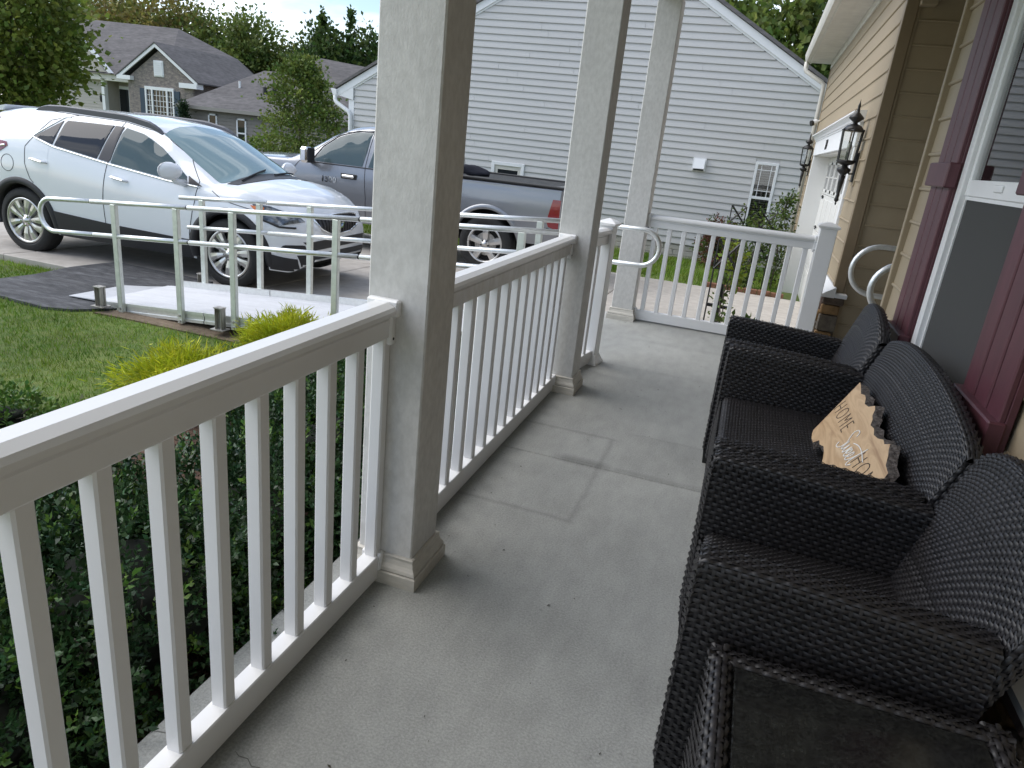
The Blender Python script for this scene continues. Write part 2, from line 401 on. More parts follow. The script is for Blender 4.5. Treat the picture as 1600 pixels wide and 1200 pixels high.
# porch floor: broom finished slab with one open control joint
pf = bpy.data.materials.new('porch_concrete'); pf.use_nodes = True
def porch_material(m):
    t = m.node_tree; L = t.links.new; b = t.nodes['Principled BSDF']; b.inputs['Roughness'].default_value = 0.72
    g = t.nodes.new('ShaderNodeNewGeometry'); sx = t.nodes.new('ShaderNodeSeparateXYZ'); L(g.outputs['Position'], sx.inputs[0])
    def noise(sc, det, st=None):
        n = t.nodes.new('ShaderNodeTexNoise'); n.inputs['Scale'].default_value = sc; n.inputs['Detail'].default_value = det; n.inputs['Roughness'].default_value = 0.65
        v = g.outputs['Position']
        if st:
            mp_ = t.nodes.new('ShaderNodeMapping'); mp_.inputs['Scale'].default_value = st; L(v, mp_.inputs['Vector']); v = mp_.outputs['Vector']
        L(v, n.inputs['Vector']); return n.outputs['Fac']
    def math_(op, a, bb_=None, clamp=False):
        n = t.nodes.new('ShaderNodeMath'); n.operation = op; n.use_clamp = clamp
        for i, q in enumerate((a, bb_)):
            if q is None: continue
            if isinstance(q, (int, float)): n.inputs[i].default_value = q
            else: L(q, n.inputs[i])
        return n.outputs[0]
    def rng(v, a, b_, c, d):
        n = t.nodes.new('ShaderNodeMapRange'); L(v, n.inputs[0])
        for i, q in enumerate((a, b_, c, d)): n.inputs[i + 1].default_value = q
        return n.outputs[0]
    fine = rng(noise(150, 3), 0.3, 0.7, 0.78, 1.20)
    mid = rng(noise(9, 6, (1.6, 0.6, 1)), 0.3, 0.7, 0.89, 1.08)
    big = rng(noise(1.3, 4), 0.3, 0.7, 0.87, 1.10)
    val = math_('MULTIPLY', math_('MULTIPLY', fine, mid), big)
    X, Y = sx.outputs[0], sx.outputs[1]
    wob = math_('MULTIPLY', math_('SUBTRACT', noise(7, 3), 0.5), 0.035)
    def line(coord, c0, w, other, lo, hi, dark):
        d = math_('ABSOLUTE', math_('SUBTRACT', math_('ADD', coord, wob), c0))
        core = rng(d, 0, w, dark, 0.0)
        m1 = rng(other, lo - 0.03, lo + 0.03, 0, 1); m2 = rng(other, hi - 0.03, hi + 0.03, 1, 0)
        return math_('SUBTRACT', 1.0, math_('MULTIPLY', math_('MULTIPLY', core, m1), m2))
    # dirt left in the outline of things that stood here, and beside the joint
    for a in ((Y, 2.39, 0.022, X, -0.95, -0.42, 0.22), (X, -0.42, 0.02, Y, 2.39, 3.29, 0.20), (Y, 3.29, 0.02, X, -0.95, -0.40, 0.20), (Y, 3.42, 0.02, X, -0.35, 0.2, 0.12),
              (Y, 2.95, 0.06, X, -0.62, -0.38, 0.42), (Y, 2.945, 0.035, X, -0.36, 0.1, 0.22), (Y, 4.6, 0.05, X, -0.7, 0.4, 0.09), (Y, 5.4, 0.07, X, -0.8, 0.3, 0.07)):
        val = math_('MULTIPLY', val, line(*a))
    # damp darker rectangle of old staining right of the joint
    wet = math_('MULTIPLY', rng(X, -0.36, -0.33, 0, 1), math_('MULTIPLY', rng(Y, 2.93, 2.96, 0, 1), rng(Y, 3.40, 3.43, 1, 0)))
    val = math_('MULTIPLY', val, math_('SUBTRACT', 1.0, math_('MULTIPLY', wet, 0.07)))
    spots = rng(noise(23, 3), 0.68, 0.76, 1.0, 0.70)
    val = math_('MULTIPLY', val, spots)
    hv = t.nodes.new('ShaderNodeHueSaturation'); hv.inputs['Color'].default_value = (0.345, 0.350, 0.332, 1)
    L(val, hv.inputs['Value']); L(hv.outputs[0], b.inputs['Base Color'])
    bp = t.nodes.new('ShaderNodeBump'); bp.inputs['Strength'].default_value = 0.35; bp.inputs['Distance'].default_value = 0.004
    L(noise(210, 3), bp.inputs['Height']); L(bp.outputs[0], b.inputs['Normal'])
porch_material(pf)
M['porch'] = pf
fl = bpy.data.objects.new('porch_floor', None); COL.objects.link(fl); fl['kind'] = 'structure'; ORG[fl.name] = Vector((0, 0, 0))
MB().box((-1.07, -4.2, -0.55), (0.86, 2.921, 0.0), 0.006).build('slab', pf, fl)
MB().box((-1.07, 2.927, -0.55), (0.86, 6.24, 0.0), 0.006).build('slab', pf, fl)
MB().box((0.863, 4.21, -0.55), (2.6, 6.34, 0.0), 0.006).build('slab', pf, fl)
MB().box((-1.0, 2.9, -0.5), (0.8, 2.95, -0.012)).build('joint_filler', M['gap'], fl)

def crack(pts, w=0.0011):
    b = MB()
    P = [Vector((x, y, 0.0012)) for x, y in pts]
    vs = []
    for i, p in enumerate(P):
        d = (P[min(i + 1, len(P) - 1)] - P[max(i - 1, 0)]).normalized(); nrm = Vector((-d.y, d.x, 0)) * w * (1 if 0 < i < len(P) - 1 else 0.3)
        vs += [p - nrm, p + nrm]
    b.add(vs, [(2 * i, 2 * i + 1, 2 * i + 3, 2 * i + 2) for i in range(len(P) - 1)]).build('crack', mat('crack_shadow', (0.14, 0.138, 0.128), 0.9), fl)
crack([(-0.86, 1.004), (-0.842, 0.996), (-0.82, 0.998), (-0.80, 0.985), (-0.782, 0.989), (-0.755, 0.972), (-0.735, 0.975)])
crack([(-1.064, 0.962), (-1.062, 0.974), (-1.05, 0.978), (-1.029, 0.982), (-1.0, 0.995)])
# grit and crumbs of leaves on the porch floor
b = MB()
for k in range(60):
    x, y = random.uniform(-0.85, 0.0), random.uniform(0.9, 6.0)
    s = random.uniform(0.002, 0.006) if k > 8 else random.uniform(0.005, 0.010)
    a = random.uniform(0, 6.28); w = s * random.uniform(0.25, 0.5)
    c_, s_ = math.cos(a), math.sin(a)
    b.add([(x + c_ * s, y + s_ * s, 0.002), (x - s_ * w, y + c_ * w, 0.004), (x - c_ * s, y - s_ * s, 0.002), (x + s_ * w, y - c_ * w, 0.003)], [(0, 1, 2, 3)])
tagd = b.build('leaf_litter', mat('dark_leaf_crumbs', (0.05, 0.042, 0.03), 0.9, island=0.4), kind='stuff')

# ------------------------------------------------------------------ porch posts
PX0, PX1 = -0.973, -0.786
POSTS = [(1.737, 'nearest square porch post, widest in view, between the two long white railings'),
         (3.835, 'middle square porch post with the weathered railing ending on its near side'),
         (6.005, 'farthest square porch post standing at the corner of the porch')]
def make_post(y0, label):
    p = thing('porch_post', ((PX0 + PX1) / 2, y0 + 0.0935, 0), label, 'porch post', 'square porch posts')
    MB().box((PX0, y0, 0.09), (PX1, y0 + 0.187, 2.53), 0.005).build('shaft', M['post'], p)
    cx, cy = (PX0 + PX1) / 2, y0 + 0.0935
    def sq(h, z): return [(cx - h, cy - h, z), (cx + h, cy - h, z), (cx + h, cy + h, z), (cx - h, cy + h, z)]
    def stack(levels):
        vs = []; fs = []
        for h, z in levels: vs += sq(h, z)
        for i in range(len(levels) - 1):
            for j in range(4): fs.append((4 * i + j, 4 * i + (j + 1) % 4, 4 * i + 4 + (j + 1) % 4, 4 * i + 4 + j))
        fs.append((0, 1, 2, 3)); fs.append(tuple(4 * (len(levels) - 1) + j for j in range(4)))
        return vs, fs
    b = MB(); b.add(*stack([(0.121, 0.0), (0.121, 0.040), (0.118, 0.044)])); b.build('base_board', M['post_base'], p)
    b = MB(); b.add(*stack([(0.116, 0.047), (0.114, 0.058), (0.106, 0.070), (0.102, 0.086), (0.1035, 0.096), (0.0985, 0.099)])); b.build('base_moulding', M['post_base'], p)
    b = MB(); b.add(*stack([(0.113, 0.040), (0.113, 0.050)])); b.build('base_joint', M['gap'], p)
    return p
for y0, lb in POSTS: make_post(y0, lb)

# ------------------------------------------------------------------ railings
_bal = {}
def baluster_mesh(m):
    if m.name not in _bal:
        o = MB().box((-0.020, -0.0185, 0.0), (0.020, 0.0185, 0.73), 0.0045).build('baluster_src', m)
        _bal[m.name] = o.data; o.data.name = 'baluster'; bpy.data.objects.remove(o)
    return _bal[m.name]
def railing(name_loc, rz, length, bals, label, m, m2, brackets=(True, True)):
    """rail running along its local +Y, centre line at local x=0"""
    r = thing('porch_railing', name_loc, label, 'railing', 'white porch railings', rz, local=True)
    def prof(pts, nm, mt):
        b = MB(); b.prism([(x, 0.0, z) for x, z in pts], (0, 0, 0), (0, length, 0)); return b.build(nm, mt, r)
    prof([(-0.046, 0.882), (0.046, 0.882), (0.0465, 0.893), (0.040, 0.903), (0.020, 0.914), (-0.020, 0.914), (-0.040, 0.903), (-0.0465, 0.893)], 'rail_cap', m)
    prof([(-0.026, 0.814), (-0.024, 0.811), (0.024, 0.811), (0.026, 0.814), (0.026, 0.863), (0.0225, 0.867), (0.0225, 0.882), (-0.0225, 0.882), (-0.0225, 0.867), (-0.026, 0.863)], 'top_rail', m2)
    prof([(-0.026, 0.014), (0.026, 0.014), (0.026, 0.090), (0.023, 0.094), (-0.023, 0.094), (-0.026, 0.090)], 'bottom_rail', m)
    me = baluster_mesh(m)
    for y in bals:
        o = bpy.data.objects.new('baluster', me); COL.objects.link(o); o.parent = r; o.location = (0, y, 0.085)
    def bracket(y0, y1):
        b = MB(); b.box((-0.034, y0, 0.79), (0.034, y1, 0.896), 0.004); b.box((-0.05, y0, 0.872), (0.05, y1, 0.921), 0.006); b.build('bracket', m, r)
        b = MB(); b.box((-0.034, y0, 0.006), (0.034, y1, 0.103), 0.004); b.build('bracket', m, r)
        ym = (y0 + y1) / 2
        for zz in (0.80, 0.016):
            MB().tube([(0.033, ym, zz + 0.008), (0.0352, ym, zz + 0.008)], 0.0042, 8).build('screw', M['gap'], r)
    if brackets[0]: bracket(0.0, 0.026)
    if brackets[1]: bracket(length - 0.026, length)
    return r
RX = -0.914
railing((RX, -1.3, 0), 0, 1.737 + 1.3, [0.902 + 0.1345 * (k - 3) + 1.3 for k in range(-12, 9)] + [3.018], 'long white foreground railing ending at the nearest post', M['vinyl'], M['vinyl'], (False, True))
railing((RX, 1.924, 0), 0, 3.835 - 1.924, [0.07 + 0.1362 * k for k in range(14)], 'white railing with scuffed top rail between nearest and middle porch posts', M['vinyl'], M['vinyl_dirty'])
ang = math.atan2(0.075, 0.5)
railing((RX, 4.022, 0), -ang, 0.50, [0.12, 0.25, 0.38], 'short white railing beyond the middle post ending at a small capped newel', M['vinyl'], M['vinyl'], (False, False))
railing((-0.786, 6.098, 0), -math.pi / 2, 1.346, [0.075 + 0.1196 * k for k in range(11)], 'white railing across the far end of the porch in front of the plant trellis', M['vinyl'], M['vinyl'], (True, True))

def newel(cx, cy, w, ztop, label, rz=0.0, flare=True):
    p = thing('newel_post', (cx, cy, 0), label, 'newel post', rz=rz, local=True)
    MB().box((-w, -w, 0.0), (w, w, ztop), 0.004).build('shaft', M['vinyl'], p)
    b = MB()
    def sq(h, z): return [(-h, -h, z), (h, -h, z), (h, h, z), (-h, h, z)]
    lv = [(w + 0.004, ztop - 0.002), (w + 0.016, ztop + 0.006), (w + 0.018, ztop + 0.018), (w + 0.004, ztop + 0.028), (w * 0.5, ztop + 0.040), (0.004, ztop + 0.046)]
    vs = []; fs = []
    for h, z in lv: vs += sq(h, z)
    for i in range(len(lv) - 1):
        for j in range(4): fs.append((4 * i + j, 4 * i + (j + 1) % 4, 4 * i + 4 + (j + 1) % 4, 4 * i + 4 + j))
    fs.append((0, 1, 2, 3)); b.add(vs, fs).build('cap', M['vinyl'], p)
    if flare:
        lv = [(w + 0.028, 0.0), (w + 0.026, 0.012), (w + 0.010, 0.045), (w + 0.003, 0.062)]
        vs = []; fs = []
        for h, z in lv: vs += sq(h, z)
        for i in range(len(lv) - 1):
            for j in range(4): fs.append((4 * i + j, 4 * i + (j + 1) % 4, 4 * i + 4 + (j + 1) % 4, 4 * i + 4 + j))
        fs.append((12, 13, 14, 15))
        MB().add(vs, fs).build('base_skirt', M['vinyl'], p)
    return p
newel(-0.832, 4.565, 0.045, 0.925, 'small white newel post with flared base beside the ramp opening', -ang)
newel(0.617, 6.10, 0.063, 0.985, 'white capped newel post at the far railing end by the stone garage corner', flare=False)

# ------------------------------------------------------------------ wheelchair ramp
ramp = thing('access_ramp', (-3.2, 4.86, -0.3), 'silver aluminium wheelchair ramp with double tube handrails rising to the porch', 'ramp')
RY0, RY1 = 4.45, 5.26
SL = 0.0735
def deck_z(x): return -0.272 + SL * (x + 5.2)
def rail_z(x): return 0.535 + SL * (x + 5.434)
b = MB(); x0, x1 = -5.08, -1.075
b.prism([(x0, RY0, deck_z(x0) - 0.012), (x0, RY0, deck_z(x0)), (x1, RY0, deck_z(x1)), (x1, RY0, deck_z(x1) - 0.03)], (0, RY0, 0), (0, RY1, 0))
b.build('deck', M['alu_deck'], ramp)
b = MB(); b.prism([(-5.40, RY0 + 0.01, -0.284), (-5.08, RY0 + 0.01, deck_z(-5.08) - 0.012), (-5.08, RY0 + 0.01, deck_z(-5.08) - 0.002), (-5.40, RY0 + 0.01, -0.279)], (0, RY0, 0), (0, RY1, 0)); b.build('transition_plate', M['alu_deck'], ramp)
b = MB()
for k in range(46):       # raised traction ribs across the deck
    y = RY0 + 0.03 + k * 0.0168
    b.prism([(x0, y, deck_z(x0)), (x0, y + 0.006, deck_z(x0)), (x0, y + 0.003, deck_z(x0) + 0.0022)], (x0, 0, deck_z(x0)), (x1, 0, deck_z(x1)))
o = b.build('traction_rib', M['alu_deck'], ramp); o['kind'] = 'stuff'
for ya, yb, up in ((RY0 - 0.028, RY0, 0.004), (RY1, RY1 + 0.028, 0.055)):
    for xa, xb in ((-4.95, -3.95), (-3.94, -2.5), (-2.49, -1.075)):
        b = MB()
        for z0, z1, ins in ((-0.085, -0.06, 0), (-0.06, -0.02, 0.008), (-0.02, up, 0)):
            yy = (ya + ins, yb) if ya < RY0 else (ya, yb - ins)
            b.prism([(xa, yy[0], deck_z(xa) + z0), (xa, yy[1], deck_z(xa) + z0), (xa, yy[1], deck_z(xa) + z1), (xa, yy[0], deck_z(xa) + z1)], (xa, 0, deck_z(xa)), (xb, 0, deck_z(xb)))
        b.build('side_beam', M['alu'], ramp)
def arc(cx, cz, r, y, a0, a1, n=14):
    return [(cx + r * math.cos(a0 + (a1 - a0) * i / n), y, cz + r * math.sin(a0 + (a1 - a0) * i / n)) for i in range(n + 1)]
NY, FY = RY0 - 0.045, RY1 + 0.045
GAPR = 0.264
# near handrail: top tube, end loop, lower tube as one bent pipe plus straight lengths with sleeve joints
xl = -5.42
zc = rail_z(xl) - GAPR / 2
loop = [(-5.0, NY, rail_z(-5.0)), (xl, NY, rail_z(xl))] + arc(xl, zc, GAPR / 2, NY, math.pi / 2, 1.5 * math.pi)[1:] + [(-5.0, NY, rail_z(-5.0) - GAPR)]
MB().tube(loop, 0.019, 10).build('end_loop', M['alu'], ramp, smooth=True)
for xa, xb in ((-5.0, -4.05), (-4.04, -2.56), (-2.55, -0.99)):
    for dz, nm in ((0, 'handrail'), (-GAPR, 'lower_rail')):
        MB().tube([(xa + 0.006, NY, rail_z(xa) + dz), (xb - 0.003, NY, rail_z(xb) + dz)], 0.019, 10).build(nm, M['alu'], ramp, smooth=True)
for xa in (-5.0, -4.045, -2.555):
    for dz in (0, -GAPR):
        MB().tube([(xa - 0.002, NY, rail_z(xa) + dz), (xa + 0.008, NY, rail_z(xa) + dz)], 0.0165, 8).build('sleeve_joint', M['black_plastic'], ramp)
fx = -0.70
zc = rail_z(-1.0) - 0.004 - GAPR / 2
loop = [(-1.2, FY, rail_z(-1.2)), (fx, FY, rail_z(-1.0) - 0.004)] + arc(fx, zc, GAPR / 2, FY, math.pi / 2, -math.pi / 2)[1:] + [(-1.2, FY, rail_z(-1.2) - GAPR)]
MB().tube(loop, 0.019, 10).build('end_loop', M['alu'], ramp, smooth=True)
for xa, xb in ((-4.95, -4.0), (-3.99, -2.62), (-2.61, -1.2)):
    for dz, nm in ((0, 'handrail'), (-GAPR, 'lower_rail')):
        xa2 = xa + (0.08 if dz and xa < -4.9 else 0)
        MB().tube([(xa2 + 0.004, FY, rail_z(xa2) + dz), (xb - 0.003, FY, rail_z(xb) + dz)], 0.019, 10).build(nm, M['alu'], ramp, smooth=True)
def upright(x, y, foot, top):
    b = MB(); b.box((x - 0.024, y - 0.019, foot), (x + 0.024, y + 0.019, top), 0.003); b.build('rail_post', M['alu_green'], ramp)
for x in (-4.76, -4.15, -3.63, -2.74, -1.36):
    upright(x, NY, deck_z(x) - 0.095, rail_z(x) - 0.012)
    for zz in (-0.03, -0.075):
        MB().tube([(x, NY - 0.019, deck_z(x) + zz), (x, NY - 0.03, deck_z(x) + zz)], 0.011, 6).build('bolt', M['steel'], ramp)
for x in (-4.70, -4.08, -3.56, -2.9, -1.5):
    upright(x, FY, deck_z(x) - 0.09, rail_z(x) - 0.012)
# adjustable support legs standing on pavers
def support(x, y, gz, top, w=0.03):
    b = MB()
    for sx in (-1, 1):
        b.box((x + sx * w - 0.004 * (sx > 0), y - 0.028, gz), (x + sx * w + 0.004 * (sx < 0), y + 0.028, top))
    b.box((x - w, y + 0.006, gz), (x + w, y + 0.012, top)); b.box((x - w - 0.006, y - 0.034, top), (x + w + 0.006, y + 0.03, top + 0.008))
    b.box((x - w - 0.03, y - 0.05, gz), (x + w + 0.03, y + 0.05, gz + 0.006))
    b.build('support_leg', M['steel'], ramp)
support(-4.90, 4.33, -0.265, -0.105); support(-3.74, 4.37, -0.262, -0.09); support(-3.13, 4.385, -0.27, -0.015); support(-4.78, 5.36, -0.29, -0.12)
def paver(x, y, w, d, label, rz):
    p = tag(MB().box((-w / 2, -d / 2, -0.05), (w / 2, d / 2, 0.0), 0.006).build('paver', M['paver'], org=(x, y, -0.262)), label, 'paver', 'pavers under the ramp legs')
    p.rotation_euler = (0, 0, rz)
paver(-4.93, 4.32, 0.36, 0.27, 'pale concrete paver under the ramp leg at the edge of the asphalt apron', 0.15)
paver(-3.73, 4.39, 0.34, 0.30, 'grey concrete paver under the ramp leg nearest the yellow shrub', 0.12)
# ------------------------------------------------------------------ shared builders for walls
BEAD = [(0.0, 0.0), (0.009, 0.0), (0.0145, 0.004), (0.0155, 0.010), (0.012, 0.0165), (0.0065, 0.019), (0.0065, 0.024), (0.003, 0.167), (0.0, 0.167)]
LAP = [(0.0, 0.0), (0.024, 0.0), (0.0255, 0.004), (0.022, 0.030), (0.003, 0.129), (0.0, 0.129)]
_bd = {}
def board(prof, length, axis, m, parent, loc):
    """siding board, length along 'y' (facing -X) or 'x' (facing -Y); meshes shared by equal lengths"""
    key = (id(prof), round(length, 3), axis, m.name)
    if key not in _bd:
        b = MB()
        if axis == 'y': poly = [(-o, 0, z) for o, z in prof]; d = (0, length, 0)
        else: poly = [(0, -o, z) for o, z in prof]; d = (length, 0, 0)
        b.prism(poly, (0, 0, 0), d)
        me = bpy.data.meshes.new('siding_board'); me.from_pydata([tuple(v) for v in b.v], [], b.f); me.update(); me.materials.append(m)
        _bd[key] = me
    o = bpy.data.objects.new('siding_board', _bd[key]); COL.objects.link(o); o.parent = parent
    o.location = Vector(loc) - ORG[parent.name]
    return o

def jitter_stone(b, x, y, z, amt, axis, seed):
    """an uneven quarry-faced stone: chamfered block with its face pushed about; axis = outward face"""
    r = random.Random(seed); m = MB(); m.box((x[0], y[0], z[0]), (x[1], y[1], z[1]), 0.007)
    vs = []
    for v in m.v:
        v = list(v)
        k = 0 if axis == 'x' else 1
        mid = (x if k == 0 else y); f = (v[k] - mid[0]) / (mid[1] - mid[0])
        for q in range(3):
            v[q] += r.uniform(-amt, amt) * (1.0 if q == k and f < 0.5 else 0.35)
        vs.append(v)
    b.add(vs, m.f); return b
STONE = [mat('ochre_stone', (0.30, 0.185, 0.085), 0.9, noise=0.25, nscale=18, bump=0.7, bscale=40),
         mat('grey_brown_stone', (0.17, 0.145, 0.115), 0.9, noise=0.25, nscale=16, bump=0.7, bscale=40),
         mat('dark_brown_stone', (0.115, 0.085, 0.065), 0.9, noise=0.25, nscale=18, bump=0.7, bscale=40),
         mat('mauve_stone', (0.24, 0.175, 0.15), 0.9, noise=0.25, nscale=15, bump=0.7, bscale=40)]
M['mortar'] = mat('stone_mortar', (0.16, 0.135, 0.11), 0.95, noise=0.2, nscale=30)
M['roof_shingle'] = mat('grey_asphalt_shingle', (0.115, 0.11, 0.11), 0.95, col2=(0.175, 0.165, 0.165), nscale=5, stretch=(1.2, 1.2, 6), noise2=0.12, n2scale=0.6, detail=8)
M['ceiling'] = mat('porch_ceiling_white', (0.40, 0.40, 0.39), 0.6)
M['dark_room'] = mat('dark_interior', (0.03, 0.028, 0.026), 0.9)
M['blind'] = mat('pale_blind_slat', (0.80, 0.80, 0.79), 0.5)
M['screen'] = mat('grey_insect_screen', (0.062, 0.062, 0.060), 0.85, alpha=0.84)

# ------------------------------------------------------------------ the porch's own house
WX = 0.81
house = thing('porch_house', (WX, 4.2, 0), 'tan sided house along the right side of the porch with burgundy shutters and a garage', 'house')
ZL = [round(1.35 + 0.165 * k, 4) for k in range(-9, 16)]
b = MB()
wy0, wy1, wz0, wz1 = 2.50, 3.385, 0.60, 2.28
b.box((WX + 0.002, -4.2, 0.002), (1.06, wy0, 2.98)); b.box((WX + 0.002, wy1, 0.002), (1.06, 4.20, 2.98))
b.box((WX + 0.002, wy0, 0.002), (1.06, wy1, wz0)); b.box((WX + 0.002, wy0, wz1), (1.06, wy1, 2.98))
b.build('wall', M['siding_tan'], house)
for z in ZL:
    if z < 0.44 or z > 2.6: continue
    if z + 0.165 <= wz0 + 0.02 or z >= wz1 - 0.01:
        board(BEAD, 6.36, 'y', M['siding_tan'], house, (WX, -2.18, z))
    else:
        board(BEAD, wy0 + 2.18, 'y', M['siding_tan'], house, (WX, -2.18, z)); board(BEAD, 4.178 - wy1, 'y', M['siding_tan'], house, (WX, wy1, z))
MB().box((0.776, 4.176, 0.44), (0.822, 4.214, 2.66), 0.004).build('corner_trim', M['siding_tan'], house)
# low stone wainscot on the house wall
MB().box((0.755, -2.2, 0.003), (0.808, 4.19, 0.42)).build('mortar_bed', M['mortar'], house)
MB().prism([(0.70, -2.2, 0.425), (0.70, -2.2, 0.405), (0.808, -2.2, 0.405), (0.808, -2.2, 0.455)], (0, -2.2, 0), (0, 4.2, 0)).build('stone_ledge', M['offwhite_trim'], house)
k = 0
for r, (z0, z1) in enumerate(((0.008, 0.13), (0.142, 0.21), (0.222, 0.33), (0.342, 0.40))):
    y = 0.55 + 0.07 * r
    while y < 2.9:
        w = random.uniform(0.13, 0.34); k += 1
        jitter_stone(MB(), (0.722, 0.78), (y, y + w - 0.012), (z0, z1), 0.006, 'x', k).build('stone', STONE[random.randrange(4)], house); y += w
# window
win = MB()
win.box((0.782, wy0, wz0), (0.87, wy0 + 0.062, wz1), 0.004); win.box((0.782, wy1 - 0.062, wz0), (0.87, wy1, wz1), 0.004)
win.box((0.782, wy0 + 0.062, wz0), (0.87, wy1 - 0.062, wz0 + 0.06), 0.004); win.box((0.782, wy0 + 0.062, wz1 - 0.06), (0.87, wy1 - 0.062, wz1), 0.004)
win = win.build('window', M['vinyl'], house)
def sash(za, zb, x0, x1, nm, rail_b, rail_t, st=0.028):
    b = MB(); a, c = wy0 + 0.062, wy1 - 0.062
    b.box((x0, a, za), (x1, a + st, zb), 0.003); b.box((x0, c - st, za), (x1, c, zb), 0.003)
    b.box((x0, a + st, za), (x1, c - st, za + rail_b), 0.003); b.box((x0, a + st, zb - rail_t), (x1, c - st, zb), 0.003)
    b.build(nm, M['vinyl'], win)
    MB().box((x0 + 0.012, a + st - 0.004, za + rail_b - 0.004), (x0 + 0.015, c - st + 0.004, zb - rail_t + 0.004)).build('pane', M['pane'], win)
sash(1.352, wz1 - 0.06, 0.80, 0.83, 'upper_sash', 0.062, 0.03)
sash(wz0 + 0.06, 1.40, 0.834, 0.864, 'lower_sash', 0.05, 0.04)
MB().box((0.7935, 2.86, 1.376), (0.80, 2.95, 1.402), 0.003).build('sash_latch', M['vinyl'], win)
b = MB(); b.box((0.812, wy0 + 0.064, wz0 + 0.062), (0.814, wy1 - 0.064, 1.350)); b.build('insect_screen', M['screen'], win)
b = MB(); b.box((0.806, wy0 + 0.062, wz0 + 0.06), (0.818, wy0 + 0.076, 1.352)); b.box((0.806, wy1 - 0.076, wz0 + 0.06), (0.818, wy1 - 0.062, 1.352)); b.box((0.806, wy0 + 0.076, 1.338), (0.818, wy1 - 0.076, 1.352)); b.build('screen_frame', M['vinyl'], win)
sl = MB().box((-0.022, 0, -0.001), (0.022, wy1 - wy0 - 0.14, 0.001)).build('blind_slat', M['blind'], win)
sl.rotation_euler = (0, 1.32, 0); sl.location = Vector((0.893, wy0 + 0.07, 0.70)) - ORG[house.name]
z = 0.74
while z < wz1 - 0.05:
    c = sl.copy(); COL.objects.link(c); c.location = Vector((0.893, wy0 + 0.07, z)) - ORG[house.name]; z += 0.04
MB().box((0.872, 3.255, 0.66), (0.884, 3.29, wz1 - 0.03), 0.004).box((0.866, 2.75, 0.66), (0.87, 2.77, wz1 - 0.03)).build('blind_cord', M['blind'], win)
b = MB(); b.box((1.30, 2.2, 0.5), (1.32, 3.7, 2.4)); b.box((1.0, 2.2, 0.5), (1.3, 2.22, 2.4)); b.box((1.0, 3.68, 0.5), (1.3, 3.7, 2.4)); b.box((1.06, 2.22, 2.38), (1.3, 3.68, 2.4)); b.box((1.06, 2.22, 0.5), (1.3, 3.68, 0.52))
b.build('room_shell', M['dark_room'], house)
# shutters: three vertical boards, raised cross blocks
def shutter(y0, y1, blocks, lab):
    sh = MB().box((0.774, y0 + 0.004, 0.605), (0.794, y1 - 0.004, 2.27), 0.002).build('shutter', M['burgundy'], house)
    w = (y1 - y0) / 3
    for i in range(3):
        MB().box((0.757, y0 + i * w + 0.007, 0.60), (0.776, y0 + (i + 1) * w - 0.007, 2.275), 0.004).build('board', M['burgundy'], sh)
    for za, zb in blocks: MB().box((0.730, y0 - 0.006, za), (0.778, y1 + 0.006, zb), 0.005).build('cross_block', M['burgundy'], sh)
    return part(sh, lab)
shutter(3.392, 3.735, [(0.595, 0.745), (1.375, 1.475), (2.20, 2.28)], 'burgundy shutter on the far side of the window')
shutter(2.12, 2.495, [(0.595, 0.785), (1.375, 1.475), (2.20, 2.28)], 'burgundy shutter on the near side of the window')
# recess wall beside the front door
b = MB(); b.box((0.84, 6.352, -0.3), (2.6, 6.5, 2.98)); b.box((2.45, 4.2, 0), (2.6, 6.35, 2.98)); b.box((1.06, 4.06, 0.0), (2.6, 4.20, 2.98)); b.build('wall', M['siding_tan'], house)
for k in range(-8, 9):
    z = 1.352 + 0.165 * k
    if z < 0.02 or z > 2.6: continue
    board(BEAD, 1.56, 'x', M['siding_tan'], house, (0.885, 6.35, z))
MB().box((0.787, 6.318, 0.47), (0.872, 6.40, 3.0), 0.004).build('corner_trim', M['trim_tan'], house)
MB().box((0.873, 6.33, 0.02), (0.892, 6.36, 2.62), 0.003).build('channel_trim', M['siding_tan'], house)
# garage front wall
GW = 0.80
gy0, gy1, gtop = 7.26, 12.16, 1.64
b = MB(); b.box((GW + 0.003, 6.36, -0.6), (GW + 0.2, gy0, 3.0)); b.box((GW + 0.003, gy1, -0.6), (GW + 0.2, 13.2, 3.0)); b.box((GW + 0.003, gy0, gtop), (GW + 0.2, gy1, 3.0)); b.build('wall', M['siding_tan'], house)
for z in ZL:
    if z < 0.52 or z > 2.93: continue
    if z < gtop - 0.05:
        board(BEAD, gy0 - 0.04 - 6.402, 'y', M['siding_tan'], house, (GW, 6.402, z)); board(BEAD, 13.17 - gy1 - 0.09, 'y', M['siding_tan'], house, (GW, gy1 + 0.09, z))
    else: board(BEAD, 13.17 - 6.402, 'y', M['siding_tan'], house, (GW, 6.402, z))
MB().box((0.785, 13.165, -0.5), (1.0, 13.23, 3.0), 0.004).build('corner_trim', M['trim_tan'], house)
hb = MB().box((0.762, gy0 - 0.10, gtop), (0.80, gy1 + 0.10, 1.845), 0.004).build('garage_header', M['white_trim'], house)
prof = [(0.80, 1.845), (0.755, 1.845), (0.752, 1.862), (0.742, 1.866), (0.735, 1.885), (0.705, 1.915), (0.693, 1.918), (0.693, 1.932), (0.80, 1.945)]
MB().prism([(x, gy0 - 0.15, z) for x, z in prof], (0, gy0 - 0.15, 0), (0, gy1 + 0.15, 0)).build('crown_moulding', M['white_trim'], hb)
